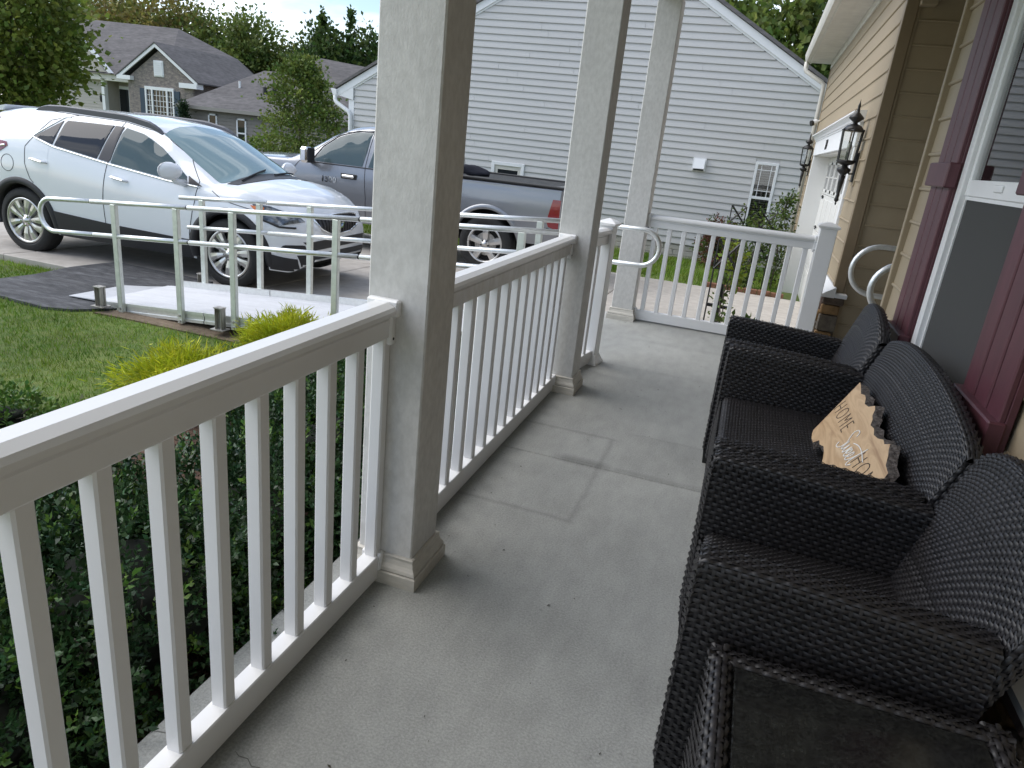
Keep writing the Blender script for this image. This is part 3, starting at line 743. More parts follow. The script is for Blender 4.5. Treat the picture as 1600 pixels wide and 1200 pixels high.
# house number on the header
def text_mesh(body, size, mtx, depth, name, m, parent, offset=0.0, align='CENTER', spacing=1.0):
    cu = bpy.data.curves.new(name, 'FONT'); cu.body = body; cu.size = size; cu.extrude = depth; cu.offset = offset; cu.align_x = align; cu.resolution_u = 3
    cu.space_character = spacing
    o = bpy.data.objects.new(name, cu); COL.objects.link(o); bpy.context.view_layer.update()
    me = bpy.data.meshes.new_from_object(o.evaluated_get(bpy.context.evaluated_depsgraph_get())); me.name = name
    bpy.data.objects.remove(o); bpy.data.curves.remove(cu)
    me.transform(mtx if parent is None else Matrix.Translation(-ORG[parent.name]) @ mtx)
    me.materials.clear()
    return link(name, me, m, parent)
facing_negx = Matrix(((0, 0, -1, 0), (-1, 0, 0, 0), (0, 1, 0, 0), (0, 0, 0, 1)))
text_mesh('799', 0.17, Matrix.Translation((0.757, 10.12, 1.685)) @ facing_negx, 0.004, 'house_number', M['black_iron'], house, spacing=1.05)
for ya, yb in ((gy0 - 0.10, gy0), (gy1, gy1 + 0.09)):
    MB().box((0.772, ya, -0.5), (0.802, yb, gtop - 0.002), 0.003).build('jamb_trim', M['white_trim'], house)
b = MB(); b.box((0.774, gy1 - 0.024, -0.5), (1.03, gy1 - 0.002, gtop - 0.006)); b.box((0.774, gy0 + 0.002, -0.5), (1.03, gy0 + 0.024, gtop - 0.006)); b.box((0.803, gy0, gtop - 0.004), (1.03, gy1, gtop + 0.02)); b.build('jamb_return', M['door_white'], house)
gd = MB().box((1.035, gy0 - 0.05, -0.52), (1.06, gy1 + 0.05, gtop + 0.04)).build('garage_door', M['door_white'], house)
hs = 0.535
for r in range(4):
    z0 = -0.50 + r * hs
    MB().box((1.012, gy0 + 0.01, z0 + 0.004), (1.034, gy1 - 0.01, z0 + hs - 0.004), 0.004).build('door_section', M['door_white'], gd)
for i in range(8):
    y0 = gy0 + 0.06 + i * 0.6; y1 = y0 + 0.48
    for r in range(3):
        z0 = -0.44 + r * hs
        MB().box((1.005, y0, z0), (1.013, y1, z0 + hs - 0.12), 0.003).build('raised_panel', M['door_white'], gd)
    z0 = -0.46 + 3 * hs; z1 = z0 + hs - 0.12
    b = MB(); b.box((0.998, y0, z0), (1.012, y0 + 0.035, z1)); b.box((0.998, y1 - 0.035, z0), (1.012, y1, z1)); b.box((0.998, y0, z0), (1.012, y1, z0 + 0.035)); b.box((0.998, y0, z1 - 0.035), (1.012, y1, z1))
    for q in (1, 2): b.box((1.0, y0 + (y1 - y0) * q / 3 - 0.008, z0 + 0.03), (1.011, y0 + (y1 - y0) * q / 3 + 0.008, z1 - 0.03))
    b.box((1.0, y0 + 0.03, (z0 + z1) / 2 - 0.008), (1.0105, y1 - 0.03, (z0 + z1) / 2 + 0.008))
    b.build('window_grille', M['door_white'], gd)
    MB().box((1.008, y0 + 0.03, z0 + 0.03), (1.010, y1 - 0.03, z1 - 0.03)).build('pane', M['house_glass'], gd)
for y in (gy0 + 1.1, gy1 - 0.35):
    for z in (0.62, 1.07):
        MB().box((0.99, y - 0.10, z - 0.012), (1.008, y + 0.10, z + 0.012), 0.003).box((0.986, y - 0.11, z - 0.03), (1.0, y - 0.085, z + 0.03), 0.003).build('strap_hinge', M['black_iron'], gd)
# stone base of the garage corner with its sloped white cap
MB().box((0.745, 6.275, -0.3), (0.86, 7.14, 0.43)).build('mortar_bed', M['mortar'], house)
k = 100
for z0, z1, x1, mi in ((0.375, 0.432, 0.885, 2), (0.292, 0.366, 0.862, 0), (0.150, 0.283, 0.868, 1), (0.078, 0.141, 0.846, 0), (0.004, 0.070, 0.875, 1)):
    k += 1; jitter_stone(MB(), (0.722, x1), (6.243, 6.30), (z0, z1), 0.006, 'y', k).build('stone', STONE[mi], house)
for r, (z0, z1) in enumerate(((0.0, 0.12), (0.132, 0.20), (0.212, 0.30), (0.312, 0.43))):
    y = 6.31
    while y < 7.05:
        w = random.uniform(0.10, 0.26); y2 = min(y + w, 7.13); k += 1
        jitter_stone(MB(), (0.708, 0.77), (y, y2 - 0.012), (z0, z1), 0.008, 'x', k).build('stone', STONE[(k * 7) % 4], house); y += w
cap = [(0.690, 0.432), (0.690, 0.448), (0.788, 0.515), (0.80, 0.515), (0.80, 0.432)]
b = MB(); b.prism([(x, 6.225, z) for x, z in cap], (0, 6.225, 0), (0, 7.15, 0)); b.box((0.80, 6.225, 0.436), (0.895, 6.33, 0.468), 0.003); b.build('stone_ledge', M['white_trim'], house)
# eaves: frieze, soffit, gutter, downspout, roof slopes
MB().box((0.778, 6.30, 2.985), (0.80, 13.2, 3.085), 0.003).build('frieze_board', M['offwhite_trim'], house)
b = MB(); b.box((0.47, 6.26, 3.085), (1.0, 13.42, 3.10)); b.box((0.62, 6.26, 3.082), (0.628, 13.41, 3.086)); b.build('soffit', M['offwhite_trim'], house)
MB().box((0.462, 6.26, 3.07), (0.486, 13.42, 3.22), 0.003).build('fascia', M['offwhite_trim'], house)
gp = [(0.462, 3.205), (0.462, 3.085), (0.405, 3.085), (0.385, 3.125), (0.375, 3.165), (0.368, 3.205), (0.376, 3.21), (0.384, 3.17), (0.40, 3.13), (0.41, 3.095), (0.45, 3.095), (0.45, 3.205)]
MB().prism([(x, 6.24, z) for x, z in gp], (0, 6.24, 0), (0, 13.44, 0)).build('gutter', M['offwhite_trim'], house)
MB().tube([(0.415, 13.38, 3.09), (0.415, 13.38, 3.00), (0.43, 13.36, 2.95), (0.70, 13.31, 2.80), (0.745, 13.28, 2.76), (0.75, 13.28, 2.66), (0.75, 13.28, -0.35)], 0.036, 8).build('downspout', M['offwhite_trim'], house, smooth=True)
b = MB(); b.prism([(0.44, 6.2, 3.225), (5.2, 6.2, 5.6), (5.2, 6.2, 5.66), (0.44, 6.2, 3.255)], (0, 6.2, 0), (0, 13.45, 0)); b.build('garage_roof', M['roof_shingle'], house)
# porch roof: beams, ceiling, slope above; unseen rear length added to cut light
b = MB(); b.box((-0.985, -4.0, 2.54), (-0.775, 6.195, 2.80), 0.005); b.box((-0.774, 6.0, 2.66), (0.786, 6.195, 2.80), 0.005); b.build('porch_beam', M['offwhite_trim'], house)
MB().box((-0.78, -4.0, 2.80), (2.5, 6.35, 2.84)).build('porch_ceiling', M['ceiling'], house)
MB().box((0.872, 6.24, 2.60), (0.98, 6.352, 2.68), 0.004).build('beam_end', M['siding_tan'], house)
b = MB(); b.prism([(-1.25, -4.1, 2.86), (2.6, -4.1, 4.6), (2.6, -4.1, 4.68), (-1.25, -4.1, 2.94)], (0, -4.1, 0), (0, 6.26, 0)); b.build('porch_roof', M['roof_shingle'], house)
b = MB(); b.box((-1.22, -4.1, 2.80), (-0.99, 6.25, 2.82)); b.build('porch_soffit', M['ceiling'], house)

# wall lanterns by the garage door
def lantern(y, label):
    t = thing('wall_lantern', (0.775, y, 1.40), label, 'wall lamp', 'black carriage lanterns beside the garage door')
    cx, cz = 0.695, 1.58
    T = Matrix.Translation((cx, y, 0))
    b = MB(); b.lathe([(0.0, 1.135), (0.008, 1.15), (0.006, 1.165), (0.020, 1.18), (0.016, 1.20), (0.012, 1.215), (0.022, 1.33), (0.026, 1.385), (0.016, 1.39), (0.05, 1.42), (0.058, 1.44), (0.022, 1.462), (0.022, 1.47), (0.062, 1.485), (0.078, 1.505), (0.0, 1.507)], 14, T); b.build('tail_finial', M['black_iron'], t, smooth=True)
    b = MB(); b.lathe([(0.0, 1.745), (0.088, 1.745), (0.075, 1.77), (0.055, 1.79), (0.020, 1.805), (0.018, 1.815), (0.058, 1.845), (0.056, 1.86), (0.016, 1.895), (0.010, 1.925), (0.012, 1.945), (0.005, 1.97), (0.0, 2.0)], 12, T); b.build('roof_cap', M['black_iron'], t, smooth=True)
    b = MB()
    P = [(cx + 0.088 * math.cos(math.pi / 3 * i + math.pi / 6), y + 0.088 * math.sin(math.pi / 3 * i + math.pi / 6)) for i in range(6)]
    Q = [(cx + 0.074 * math.cos(math.pi / 3 * i + math.pi / 6), y + 0.074 * math.sin(math.pi / 3 * i + math.pi / 6)) for i in range(6)]
    for i in range(6):
        b.tube([(Q[i][0], Q[i][1], 1.505), (P[i][0], P[i][1], 1.75)], 0.0065, 4)
        j = (i + 1) % 6
        b.tube([(P[i][0], P[i][1], 1.75), (P[j][0], P[j][1], 1.75)], 0.007, 4); b.tube([(Q[i][0], Q[i][1], 1.508), (Q[j][0], Q[j][1], 1.508)], 0.007, 4)
        b.lathe([(0, 1.742), (0.010, 1.75), (0.010, 1.757), (0, 1.765)], 6, Matrix.Translation((P[i][0], P[i][1], 0)))
    b.build('cage', M['black_iron'], t)
    for i in range(6):
        j = (i + 1) % 6
        MB().add([(Q[i][0], Q[i][1], 1.51), (Q[j][0], Q[j][1], 1.51), (P[j][0], P[j][1], 1.748), (P[i][0], P[i][1], 1.748)], [(0, 1, 2, 3)]).build('glass_pane', M['lantern_glass'], t)
    b = MB(); b.lathe([(0.012, 1.507), (0.012, 1.575), (0, 1.576)], 8, T); b.build('bulb_socket', M['black_iron'], t)
    MB().lathe([(0.009, 1.576), (0.020, 1.61), (0.019, 1.635), (0.0, 1.665)], 10, T).build('bulb', mat('clear_bulb', (0.6, 0.6, 0.55), 0.1, spec=0.8), t, smooth=True)
    b = MB(); b.tube([(cx + 0.02, y, 1.43), (cx + 0.05, y, 1.405), (0.775, y, 1.41), (0.79, y, 1.44)], 0.008, 6); b.box((0.768, y - 0.045, 1.34), (0.786, y + 0.045, 1.58), 0.006); b.build('wall_bracket', M['black_iron'], t)
    MB().box((0.784, y - 0.075, 1.31), (0.80, y + 0.075, 1.60), 0.004).build('mounting_block', M['siding_tan'], t)
lantern(6.83, 'larger looking black carriage lantern on the tan garage wall, near side of the garage door')
lantern(12.72, 'farther black carriage lantern past the garage door, in front of the grey siding')
sc = thing('security_camera', (0.79, 13.12, 2.17), 'small white security camera with a black lens high on the far garage corner', 'security camera')
MB().tube([(0.80, 13.12, 2.20), (0.74, 13.10, 2.18)], 0.018, 8).build('arm', M['white_trim'], sc)
MB().tube([(0.755, 13.105, 2.18), (0.70, 13.08, 2.16)], 0.045, 12).build('housing', M['white_trim'], sc)
MB().tube([(0.702, 13.08, 2.16), (0.668, 13.065, 2.148)], 0.043, 12).build('lens', M['black_plastic'], sc)

# looped grab rails in the front door recess
def grab(y, xe, zt, zb, label):
    t = thing('grab_rail', (2.0, y, 0), label, 'handrail', 'looped handrails at the front door')
    r = (zt - zb) / 2; zc = (zt + zb) / 2
    pts = [(2.0, y, zt), (xe + r, y, zt)] + [(xe + r + r * math.cos(a), y, zc + r * math.sin(a)) for a in [math.pi / 2 + math.pi * i / 16 for i in range(1, 17)]] + [(2.0, y, zb)]
    MB().tube(pts, 0.019, 12).build('looped_tube', M['alu'], t, smooth=True)
    for x in (1.45, 1.95): MB().box((x - 0.02, y - 0.018, 0), (x + 0.02, y + 0.018, zt - 0.01), 0.003).build('rail_post', M['alu_green'], t)
grab(4.62, 0.775, 0.925, 0.62, 'nearer looped aluminium handrail end beside the house corner')
grab(5.62, 0.785, 0.935, 0.585, 'farther looped aluminium handrail end against the tan recess wall')

# ------------------------------------------------------------------ the neighbour's grey gable
NYW = 14.5
nb = thing('grey_gable_house', (-3.36, NYW, -0.5), 'neighbouring house with a broad pale grey sided gable wall behind the cars', 'house')
PXC, PZC, PIT = -3.36, 5.32, 0.575
nl, nr = -8.68, 1.98
b = MB()
b.prism([(nl, NYW + 0.003, -0.22), (nr, NYW + 0.003, -0.22), (nr, NYW + 0.003, PZC - 0.2 - PIT * (nr - PXC)), (PXC, NYW + 0.003, PZC - 0.2), (nl, NYW + 0.003, PZC - 0.2 - PIT * (PXC - nl))], (0, 0, 0), (0, 9, 0))
b.build('wall', M['siding_grey'], nb)
M['foundation'] = mat('painted_block_foundation', (0.42, 0.40, 0.36), 0.9, noise=0.08, nscale=10, noise2=0.08, bump=0.3, bscale=60)
MB().box((nl + 0.01, NYW + 0.02, -1.4), (nr - 0.01, NYW + 8.9, -0.2)).build('foundation', M['foundation'], nb)
for r in range(3):      # split faced blocks proud of the wall
    x = nl + (0.2 if r % 2 else 0.0)
    while x < nr - 0.3:
        MB().box((x, NYW - 0.002, -0.335 - r * 0.105), (x + 0.39, NYW + 0.03, -0.238 - r * 0.105), 0.006).build('block', M['foundation'], nb); x += 0.4
NDOORS = [(-5.30, -4.575, -0.25, 0.945), (-0.06, 0.37, 0.20, 1.50)]
z = -0.215
def rake_x(zz, left):
    return PXC - (PZC - 0.15 - zz) / PIT if left else PXC + (PZC - 0.15 - zz) / PIT
while z < 5.1:
    xa, xb = max(nl + 0.06, rake_x(z + 0.06, True)), min(nr, rake_x(z + 0.06, False))
    segs = [(xa, xb)]
    for (d0, d1, e0, e1) in NDOORS:
        if e0 < z + 0.09 and z + 0.03 < e1:
            ns = []
            for s0, s1 in segs:
                if d0 > s0 and d1 < s1: ns += [(s0, d0), (d1, s1)]
                else: ns.append((s0, s1))
            segs = ns
    for s0, s1 in segs:
        while s1 - s0 > 0.1:
            e_ = s1 if s1 - s0 < 4.2 else s0 + random.uniform(1.4, 3.66)
            board(LAP, e_ - s0 - (0.004 if e_ < s1 else 0), 'x', M['siding_grey'], nb, (s0, NYW - random.uniform(0, 0.0015), z + random.uniform(-0.0015, 0.0015))); s0 = e_
    z += 0.1275
for sgn, xe in ((-1, -9.05), (1, 2.34)):
    def zt(x, off): return PZC + off - PIT * abs(x - PXC)
    b = MB(); b.prism([(PXC, NYW - 0.055, zt(PXC, 0)), (xe, NYW - 0.055, zt(xe, 0)), (xe, NYW - 0.055, zt(xe, -0.15)), (PXC, NYW - 0.055, zt(PXC, -0.15))], (0, 0, 0), (0, 0.045, 0)); b.build('rake_board', M['white_trim'], nb)
    b = MB(); b.prism([(PXC, NYW - 0.03, zt(PXC, -0.15)), (xe - sgn * 0.3, NYW - 0.03, zt(xe - sgn * 0.3, -0.15)), (xe - sgn * 0.3, NYW - 0.03, zt(xe - sgn * 0.3, -0.19)), (PXC, NYW - 0.03, zt(PXC, -0.19))], (0, 0, 0), (0, 0.03, 0)); b.build('rake_moulding', M['white_trim'], nb)
    b = MB(); b.prism([(PXC, NYW - 0.10, zt(PXC, 0.075)), (xe + sgn * 0.03, NYW - 0.10, zt(xe, 0.06)), (xe + sgn * 0.03, NYW - 0.10, zt(xe, 0.003)), (PXC, NYW - 0.10, zt(PXC, 0.003))], (0, 0, 0), (0, 9.2, 0)); b.build('roof_slope', M['roof_shingle'], nb)
# boxed eave return, corner trim, gutter and bent downspout at the left corner
b = MB(); b.prism([(-9.02, NYW - 0.05, 1.93), (-8.64, NYW - 0.05, 1.86), (-8.64, NYW - 0.05, 2.17), (-9.02, NYW - 0.05, 1.99)], (0, 0, 0), (0, 0.4, 0)); b.build('eave_return', M['white_trim'], nb)
MB().box((-8.76, NYW - 0.022, -0.2), (-8.625, NYW + 0.1, 1.86), 0.003).build('corner_trim', M['white_trim'], nb)
b = MB(); b.prism([(-9.17, NYW - 0.1, 2.06), (-9.03, NYW - 0.1, 2.04), (-9.03, NYW - 0.1, 1.93), (-9.11, NYW - 0.1, 1.93)], (0, 0, 0), (0, 9, 0)); b.build('gutter', M['white_trim'], nb)
MB().tube([(-9.08, NYW - 0.05, 1.95), (-9.08, NYW - 0.06, 1.84), (-9.04, NYW - 0.07, 1.78), (-8.74, NYW - 0.07, 1.62), (-8.69, NYW - 0.07, 1.55), (-8.68, NYW - 0.07, 1.4), (-8.68, NYW - 0.07, -0.42)], 0.045, 8).build('downspout', M['white_trim'], nb, smooth=True)
# narrow double hung window with grilles and blinds
def nbr_window(x0, x1, z0, z1):
    b = MB(); f = 0.05
    b.box((x0, NYW - 0.035, z0), (x0 + f, NYW + 0.01, z1), 0.004); b.box((x1 - f, NYW - 0.035, z0), (x1, NYW + 0.01, z1), 0.004)
    b.box((x0 + f, NYW - 0.035, z1 - f), (x1 - f, NYW + 0.01, z1), 0.004); b.box((x0 + f, NYW - 0.035, z0), (x1 - f, NYW + 0.01, z0 + f), 0.004)
    zm = (z0 + z1) / 2 - 0.01; b.box((x0 + f, NYW - 0.03, zm - 0.025), (x1 - f, NYW + 0.01, zm + 0.025), 0.004)
    w = b.build('window', M['white_trim'], nb)
    MB().box((x0 + f, NYW - 0.012, z0 + f), (x1 - f, NYW - 0.009, z1 - f)).build('pane', M['pane'], w)
    for q in (0.22, 0.78):
        xx = x0 + f + (x1 - x0 - 2 * f) * q; MB().box((xx - 0.006, NYW - 0.018, zm + 0.025), (xx + 0.006, NYW - 0.013, z1 - f)).build('muntin', M['white_trim'], w)
    for q in (0.18, 0.84):
        zz = zm + 0.03 + (z1 - f - zm - 0.03) * q; MB().box((x0 + f, NYW - 0.0195, zz - 0.006), (x1 - f, NYW - 0.0135, zz + 0.006)).build('muntin', M['white_trim'], w)
    MB().box((x0 + f, NYW + 0.0005, z0 + f), (x1 - f, NYW + 0.0025, z1 - f)).build('dark_opening', M['dark_room'], w)
    z = z0 + f + 0.02; b = MB()
    while z < z1 - f:
        b.box((x0 + f, NYW - 0.006, z), (x1 - f, NYW - 0.001, z + 0.008)); z += 0.042
    b.build('blind', mat('shaded_blind', (0.16, 0.165, 0.17), 0.7), w)
nbr_window(-0.055, 0.365, 0.215, 1.49)
v = MB(); v.box((-1.20, NYW - 0.075, 1.21), (-0.95, NYW - 0.017, 1.44), 0.004); v = v.build('wall_vent', M['white_trim'], nb)
MB().prism([(-1.18, NYW - 0.078, 1.425), (-0.97, NYW - 0.078, 1.425), (-0.97, NYW - 0.15, 1.25), (-1.18, NYW - 0.15, 1.25)], (0, 0, 0), (0, 0.004, 0.004)).build('hood', M['white_trim'], v)
MB().box((-1.17, NYW - 0.09, 1.214), (-0.98, NYW - 0.076, 1.24)).build('opening', M['gap'], v)
dw = MB(); x0, x1, z0, z1 = NDOORS[0]
dw.box((x0, NYW - 0.045, z0), (x0 + 0.07, NYW + 0.01, z1), 0.004); dw.box((x1 - 0.07, NYW - 0.045, z0), (x1, NYW + 0.01, z1), 0.004); dw.box((x0 + 0.07, NYW - 0.045, z1 - 0.07), (x1 - 0.07, NYW + 0.01, z1), 0.004)
dw.box((x0 + 0.07, NYW - 0.045, z0), (x1 - 0.07, NYW + 0.01, z0 + 0.07), 0.004)
dw = dw.build('window', M['white_trim'], nb)
b = MB(); b.box((x0 + 0.07, NYW - 0.02, z0 + 0.07), (x0 + 0.14, NYW + 0.005, z1 - 0.07)); b.box((x1 - 0.14, NYW - 0.02, z0 + 0.07), (x1 - 0.07, NYW + 0.005, z1 - 0.07)); b.box((x0 + 0.14, NYW - 0.02, z1 - 0.15), (x1 - 0.14, NYW + 0.005, z1 - 0.07)); b.box((x0 + 0.14, NYW - 0.02, z0 + 0.07), (x1 - 0.14, NYW + 0.005, z0 + 0.15))
b.build('inner_frame', M['offwhite_trim'], dw)
MB().box((x0 + 0.14, NYW - 0.008, z0 + 0.15), (x1 - 0.14, NYW - 0.002, z1 - 0.15)).build('pane', M['house_glass'], dw)
ev = MB().lathe([(0.0, 0.0), (0.075, 0.0), (0.075, 0.02), (0.05, 0.03), (0.05, 0.09), (0.04, 0.10), (0.04, 0.05), (0.0, 0.05)], 16, Matrix.Translation((-5.50, NYW - 0.017, 0.70)) @ Matrix.Rotation(math.pi / 2, 4, 'X')).build('dryer_vent', M['white_trim'], nb)
MB().lathe([(0.0, 0.088), (0.046, 0.092), (0.0, 0.094)], 12, Matrix.Translation((-5.50, NYW - 0.017, 0.70)) @ Matrix.Rotation(math.pi / 2, 4, 'X')).build('opening', M['gap'], ev)
# brick edging at the end of the lawn strip
be = thing('brick_edging', (0.1, 11.5, -0.45), 'row of red brown edging bricks along the lawn strip by the garage', 'edging')
M['brick'] = mat('red_brown_brick', (0.20, 0.095, 0.055), 0.9, noise=0.25, nscale=25, noise2=0.25, n2scale=8, bump=0.4, bscale=60)
x = -0.42
while x < 0.74:
    MB().box((x, 11.44, -0.52), (x + 0.19, 11.55, -0.415 + random.uniform(-0.006, 0.006)), 0.006).build('brick', M['brick'], be); x += 0.198

# ------------------------------------------------------------------ houses across the street
M['far_stone'] = mat('ashlar_stone_veneer', (0.15, 0.135, 0.13), 0.95, col2=(0.30, 0.255, 0.225), nscale=3.2, stretch=(1.0, 1.0, 2.6), noise2=0.25, n2scale=9, detail=3, bump=0.6, bscale=4)
M['far_beige'] = mat('beige_far_siding', (0.43, 0.40, 0.36), 0.7, noise=0.03, nscale=4)
M['far_taupe'] = mat('taupe_far_siding', (0.20, 0.185, 0.165), 0.7, noise=0.04, nscale=4)
M['blue_paint'] = mat('dark_blue_shutter_paint', (0.022, 0.045, 0.075), 0.5)
M['far_roof'] = mat('charcoal_shingle_far', (0.085, 0.08, 0.08), 0.95, col2=(0.135, 0.125, 0.125), nscale=2.2, stretch=(1, 1, 4), noise2=0.15, n2scale=0.5, detail=8)
LAPF = [(0.0, 0.0), (0.035, 0.0), (0.006, 0.2), (0.0, 0.2)]
h1 = thing('stone_gable_house', (-40, 42, -1.2), 'house across the street with a stone gable, blue shutters and a grey roof', 'house')
Y1 = 40.0
b = MB(); b.prism([(-41.1, Y1, -1.6), (-35.75, Y1, -1.6), (-35.75, Y1, 2.75), (-38.42, Y1, 4.55), (-41.1, Y1, 2.75)], (0, 0, 0), (0, 8, 0)); b.build('stone_gable', M['far_stone'], h1)
for sg, xe in ((-1, -41.75), (1, -35.15)):
    for dz0, dz1, dy, nm, mm in ((0.0, -0.22, -0.30, 'rake_board', M['white_trim']),):
        b = MB(); b.prism([(-38.42, Y1 + dy, 4.95 + dz0), (xe, Y1 + dy, 2.78 + dz0), (xe, Y1 + dy, 2.78 + dz1), (-38.42, Y1 + dy, 4.95 + dz1)], (0, 0, 0), (0, 0.08, 0)); b.build(nm, mm, h1)
    b = MB(); b.prism([(-38.42, Y1 - 0.34, 5.04), (xe + sg * 0.1, Y1 - 0.34, 2.82), (xe + sg * 0.1, Y1 - 0.34, 2.74), (-38.42, Y1 - 0.34, 4.96)], (0, 0, 0), (0, 8, 0)); b.build('gable_roof', M['far_roof'], h1)
MB().box((-36.6, Y1 - 0.32, 2.42), (-35.2, Y1 + 0.3, 2.72)).build('eave_return', M['white_trim'], h1)
MB().box((-41.75, Y1 - 0.32, 2.6), (-40.6, Y1 + 0.3, 2.86)).build('eave_return', M['white_trim'], h1)
MB().box((-38.85, Y1 - 0.06, 2.95), (-38.05, Y1 + 0.02, 3.95), 0.02).build('gable_vent', M['white_trim'], h1)
for k in range(7): MB().box((-38.78, Y1 - 0.10, 3.03 + k * 0.125), (-38.12, Y1 - 0.05, 3.09 + k * 0.125)).build('louver', M['white_trim'], bpy.data.objects['gable_vent'])
w1 = MB(); x0, x1, z0, z1 = -39.66, -37.28, 0.45, 2.12
w1.box((x0, Y1 - 0.10, z1), (x1, Y1 + 0.02, z1 + 0.2)); w1.box((x0, Y1 - 0.10, z0 - 0.1), (x1, Y1 + 0.02, z0))
for xx in (x0, x0 + 0.52, x1 - 0.64, x1 - 0.12): w1.box((xx, Y1 - 0.10, z0), (xx + 0.12, Y1 + 0.02, z1))
w1 = w1.build('window', M['white_trim'], h1)
for xa, xb, nxm in ((x0 + 0.12, x0 + 0.52, 2), (x0 + 0.64, x1 - 0.64, 4), (x1 - 0.52, x1 - 0.12, 2)):
    MB().box((xa, Y1 - 0.02, z0), (xb, Y1 - 0.01, z1)).build('pane', M['house_glass'], w1)
    for k in range(1, nxm): MB().box((xa + (xb - xa) * k / nxm - 0.015, Y1 - 0.05, z0), (xa + (xb - xa) * k / nxm + 0.015, Y1 - 0.02, z1)).build('muntin', M['white_trim'], w1)
    for k in range(1, 5): MB().box((xa, Y1 - 0.055 - (0.02 if k == 2 else 0), z0 + (z1 - z0) * k / 5 - 0.014), (xb, Y1 - 0.021, z0 + (z1 - z0) * k / 5 + 0.014)).build('muntin', M['white_trim'], w1)
for xa in (-40.12, -37.26): MB().box((xa, Y1 - 0.07, z0 - 0.05), (xa + 0.44, Y1 + 0.02, z1 + 0.05), 0.02).build('shutter', M['blue_paint'], h1)
# entry porch and left wing of the stone house
b = MB(); b.box((-53, Y1 + 1.2, -1.6), (-44.25, Y1 + 8, 2.62)); b.box((-44.25, Y1 + 2.2, -1.6), (-41.1, Y1 + 8, 2.62)); b.build('wall', M['far_beige'], h1)
for k in range(20):
    board(LAPF, 8.7, 'x', M['far_beige'], h1, (-52.95, Y1 + 1.2, -1.4 + k * 0.2)); board(LAPF, 1.0, 'x', M['far_beige'], h1, (-42.15, Y1 + 2.2, -1.4 + k * 0.2))
MB().box((-53.4, Y1 + 0.7, 2.42), (-40.6, Y1 + 1.4, 2.95), 0.03).build('entry_beam', M['offwhite_trim'], h1)
MB().box((-44.45, Y1 + 0.9, -1.6), (-44.2, Y1 + 1.2, 2.42)).build('porch_column', M['white_trim'], h1)
d = MB().box((-44.1, Y1 + 2.05, -1.2), (-42.15, Y1 + 2.19, 2.2), 0.02).build('door', M['white_trim'], h1)
MB().box((-44.02, Y1 + 2.0, -1.0), (-43.25, Y1 + 2.06, 1.98)).build('storm_glass', M['house_glass'], d); MB().box((-42.95, Y1 + 2.0, -0.6), (-42.6, Y1 + 2.06, 1.9)).build('sidelight', M['house_glass'], d)
MB().lathe([(0.0, -0.25), (0.09, -0.15), (0.10, 0.15), (0.04, 0.25), (0.0, 0.4)], 8, Matrix.Translation((-44.7, Y1 + 1.05, 1.2))).build('wall_lamp', M['black_iron'], h1)
b = MB(); b.add([(-54, Y1 + 0.5, 2.82), (-38.42, Y1 + 0.5, 2.86), (-38.42, Y1 + 7.5, 5.04), (-43.3, Y1 + 7.2, 6.75), (-54, Y1 + 7.2, 7.0)], [(0, 1, 2, 3, 4)])
b.add([(-38.42, Y1 + 7.5, 5.04), (-38.42, Y1 + 14, 2.9), (-43.3, Y1 + 7.2, 6.75)], [(0, 1, 2)]); b.add([(-43.3, Y1 + 7.2, 6.75), (-38.42, Y1 + 14, 2.9), (-54, Y1 + 14, 2.9), (-54, Y1 + 7.2, 7.0)], [(0, 1, 2, 3)])
b.build('main_roof', M['far_roof'], h1)
b = MB(); b.prism([(-46.9, Y1 + 0.55, 2.95), (-43.6, Y1 + 0.55, 2.95), (-45.5, Y1 + 0.55, 4.75), (-46.9, Y1 + 0.55, 4.75)], (0, 0, 0), (0, 0.25, 0)); b.build('wing_gable', M['far_beige'], h1)
b = MB(); b.prism([(-43.2, Y1 + 0.4, 2.92), (-45.6, Y1 + 0.4, 5.0), (-45.6, Y1 + 0.4, 5.25), (-42.9, Y1 + 0.4, 2.92)], (0, 0, 0), (0, 0.2, 0)); b.build('rake_board', M['white_trim'], h1)

h2 = thing('taupe_hip_house', (-28, 40, -1.6), 'low taupe house with a large dark hip roof behind the round tree', 'house')
Y2 = 38.0
b = MB(); b.box((-34.6, Y2, -2.4), (-20.5, Y2 + 9, 1.25)); b.build('wall', M['far_taupe'], h2)
for k in range(17): board(LAPF, 14.0, 'x', M['far_taupe'], h2, (-34.55, Y2, -2.1 + k * 0.2))
MB().box((-35.0, Y2 - 0.42, 1.22), (-20.1, Y2 - 0.30, 1.42)).build('gutter', mat('taupe_gutter', (0.26, 0.245, 0.22), 0.5), h2)
b = MB(); b.add([(-35.0, Y2 - 0.4, 1.42), (-20.0, Y2 - 0.4, 1.42), (-23.4, Y2 + 5, 4.72), (-28.1, Y2 + 5, 5.15), (-30.3, Y2 + 4.2, 4.05), (-31.9, Y2 + 4.2, 4.05)], [(0, 1, 2, 3, 4, 5)])
b.add([(-20.0, Y2 - 0.4, 1.42), (-20.0, Y2 + 10, 1.42), (-23.4, Y2 + 5, 4.72)], [(0, 1, 2)]); b.add([(-35.0, Y2 - 0.4, 1.42), (-31.9, Y2 + 4.2, 4.05), (-35.0, Y2 + 10, 1.42)], [(0, 1, 2)])
b.add([(-20.0, Y2 + 10, 1.42), (-35, Y2 + 10, 1.42), (-31.9, Y2 + 4.2, 4.05), (-30.3, Y2 + 4.2, 4.05), (-28.1, Y2 + 5, 5.15), (-23.4, Y2 + 5, 4.72)], [(0, 1, 2, 3, 4, 5)])
b.build('hip_roof', M['far_roof'], h2)
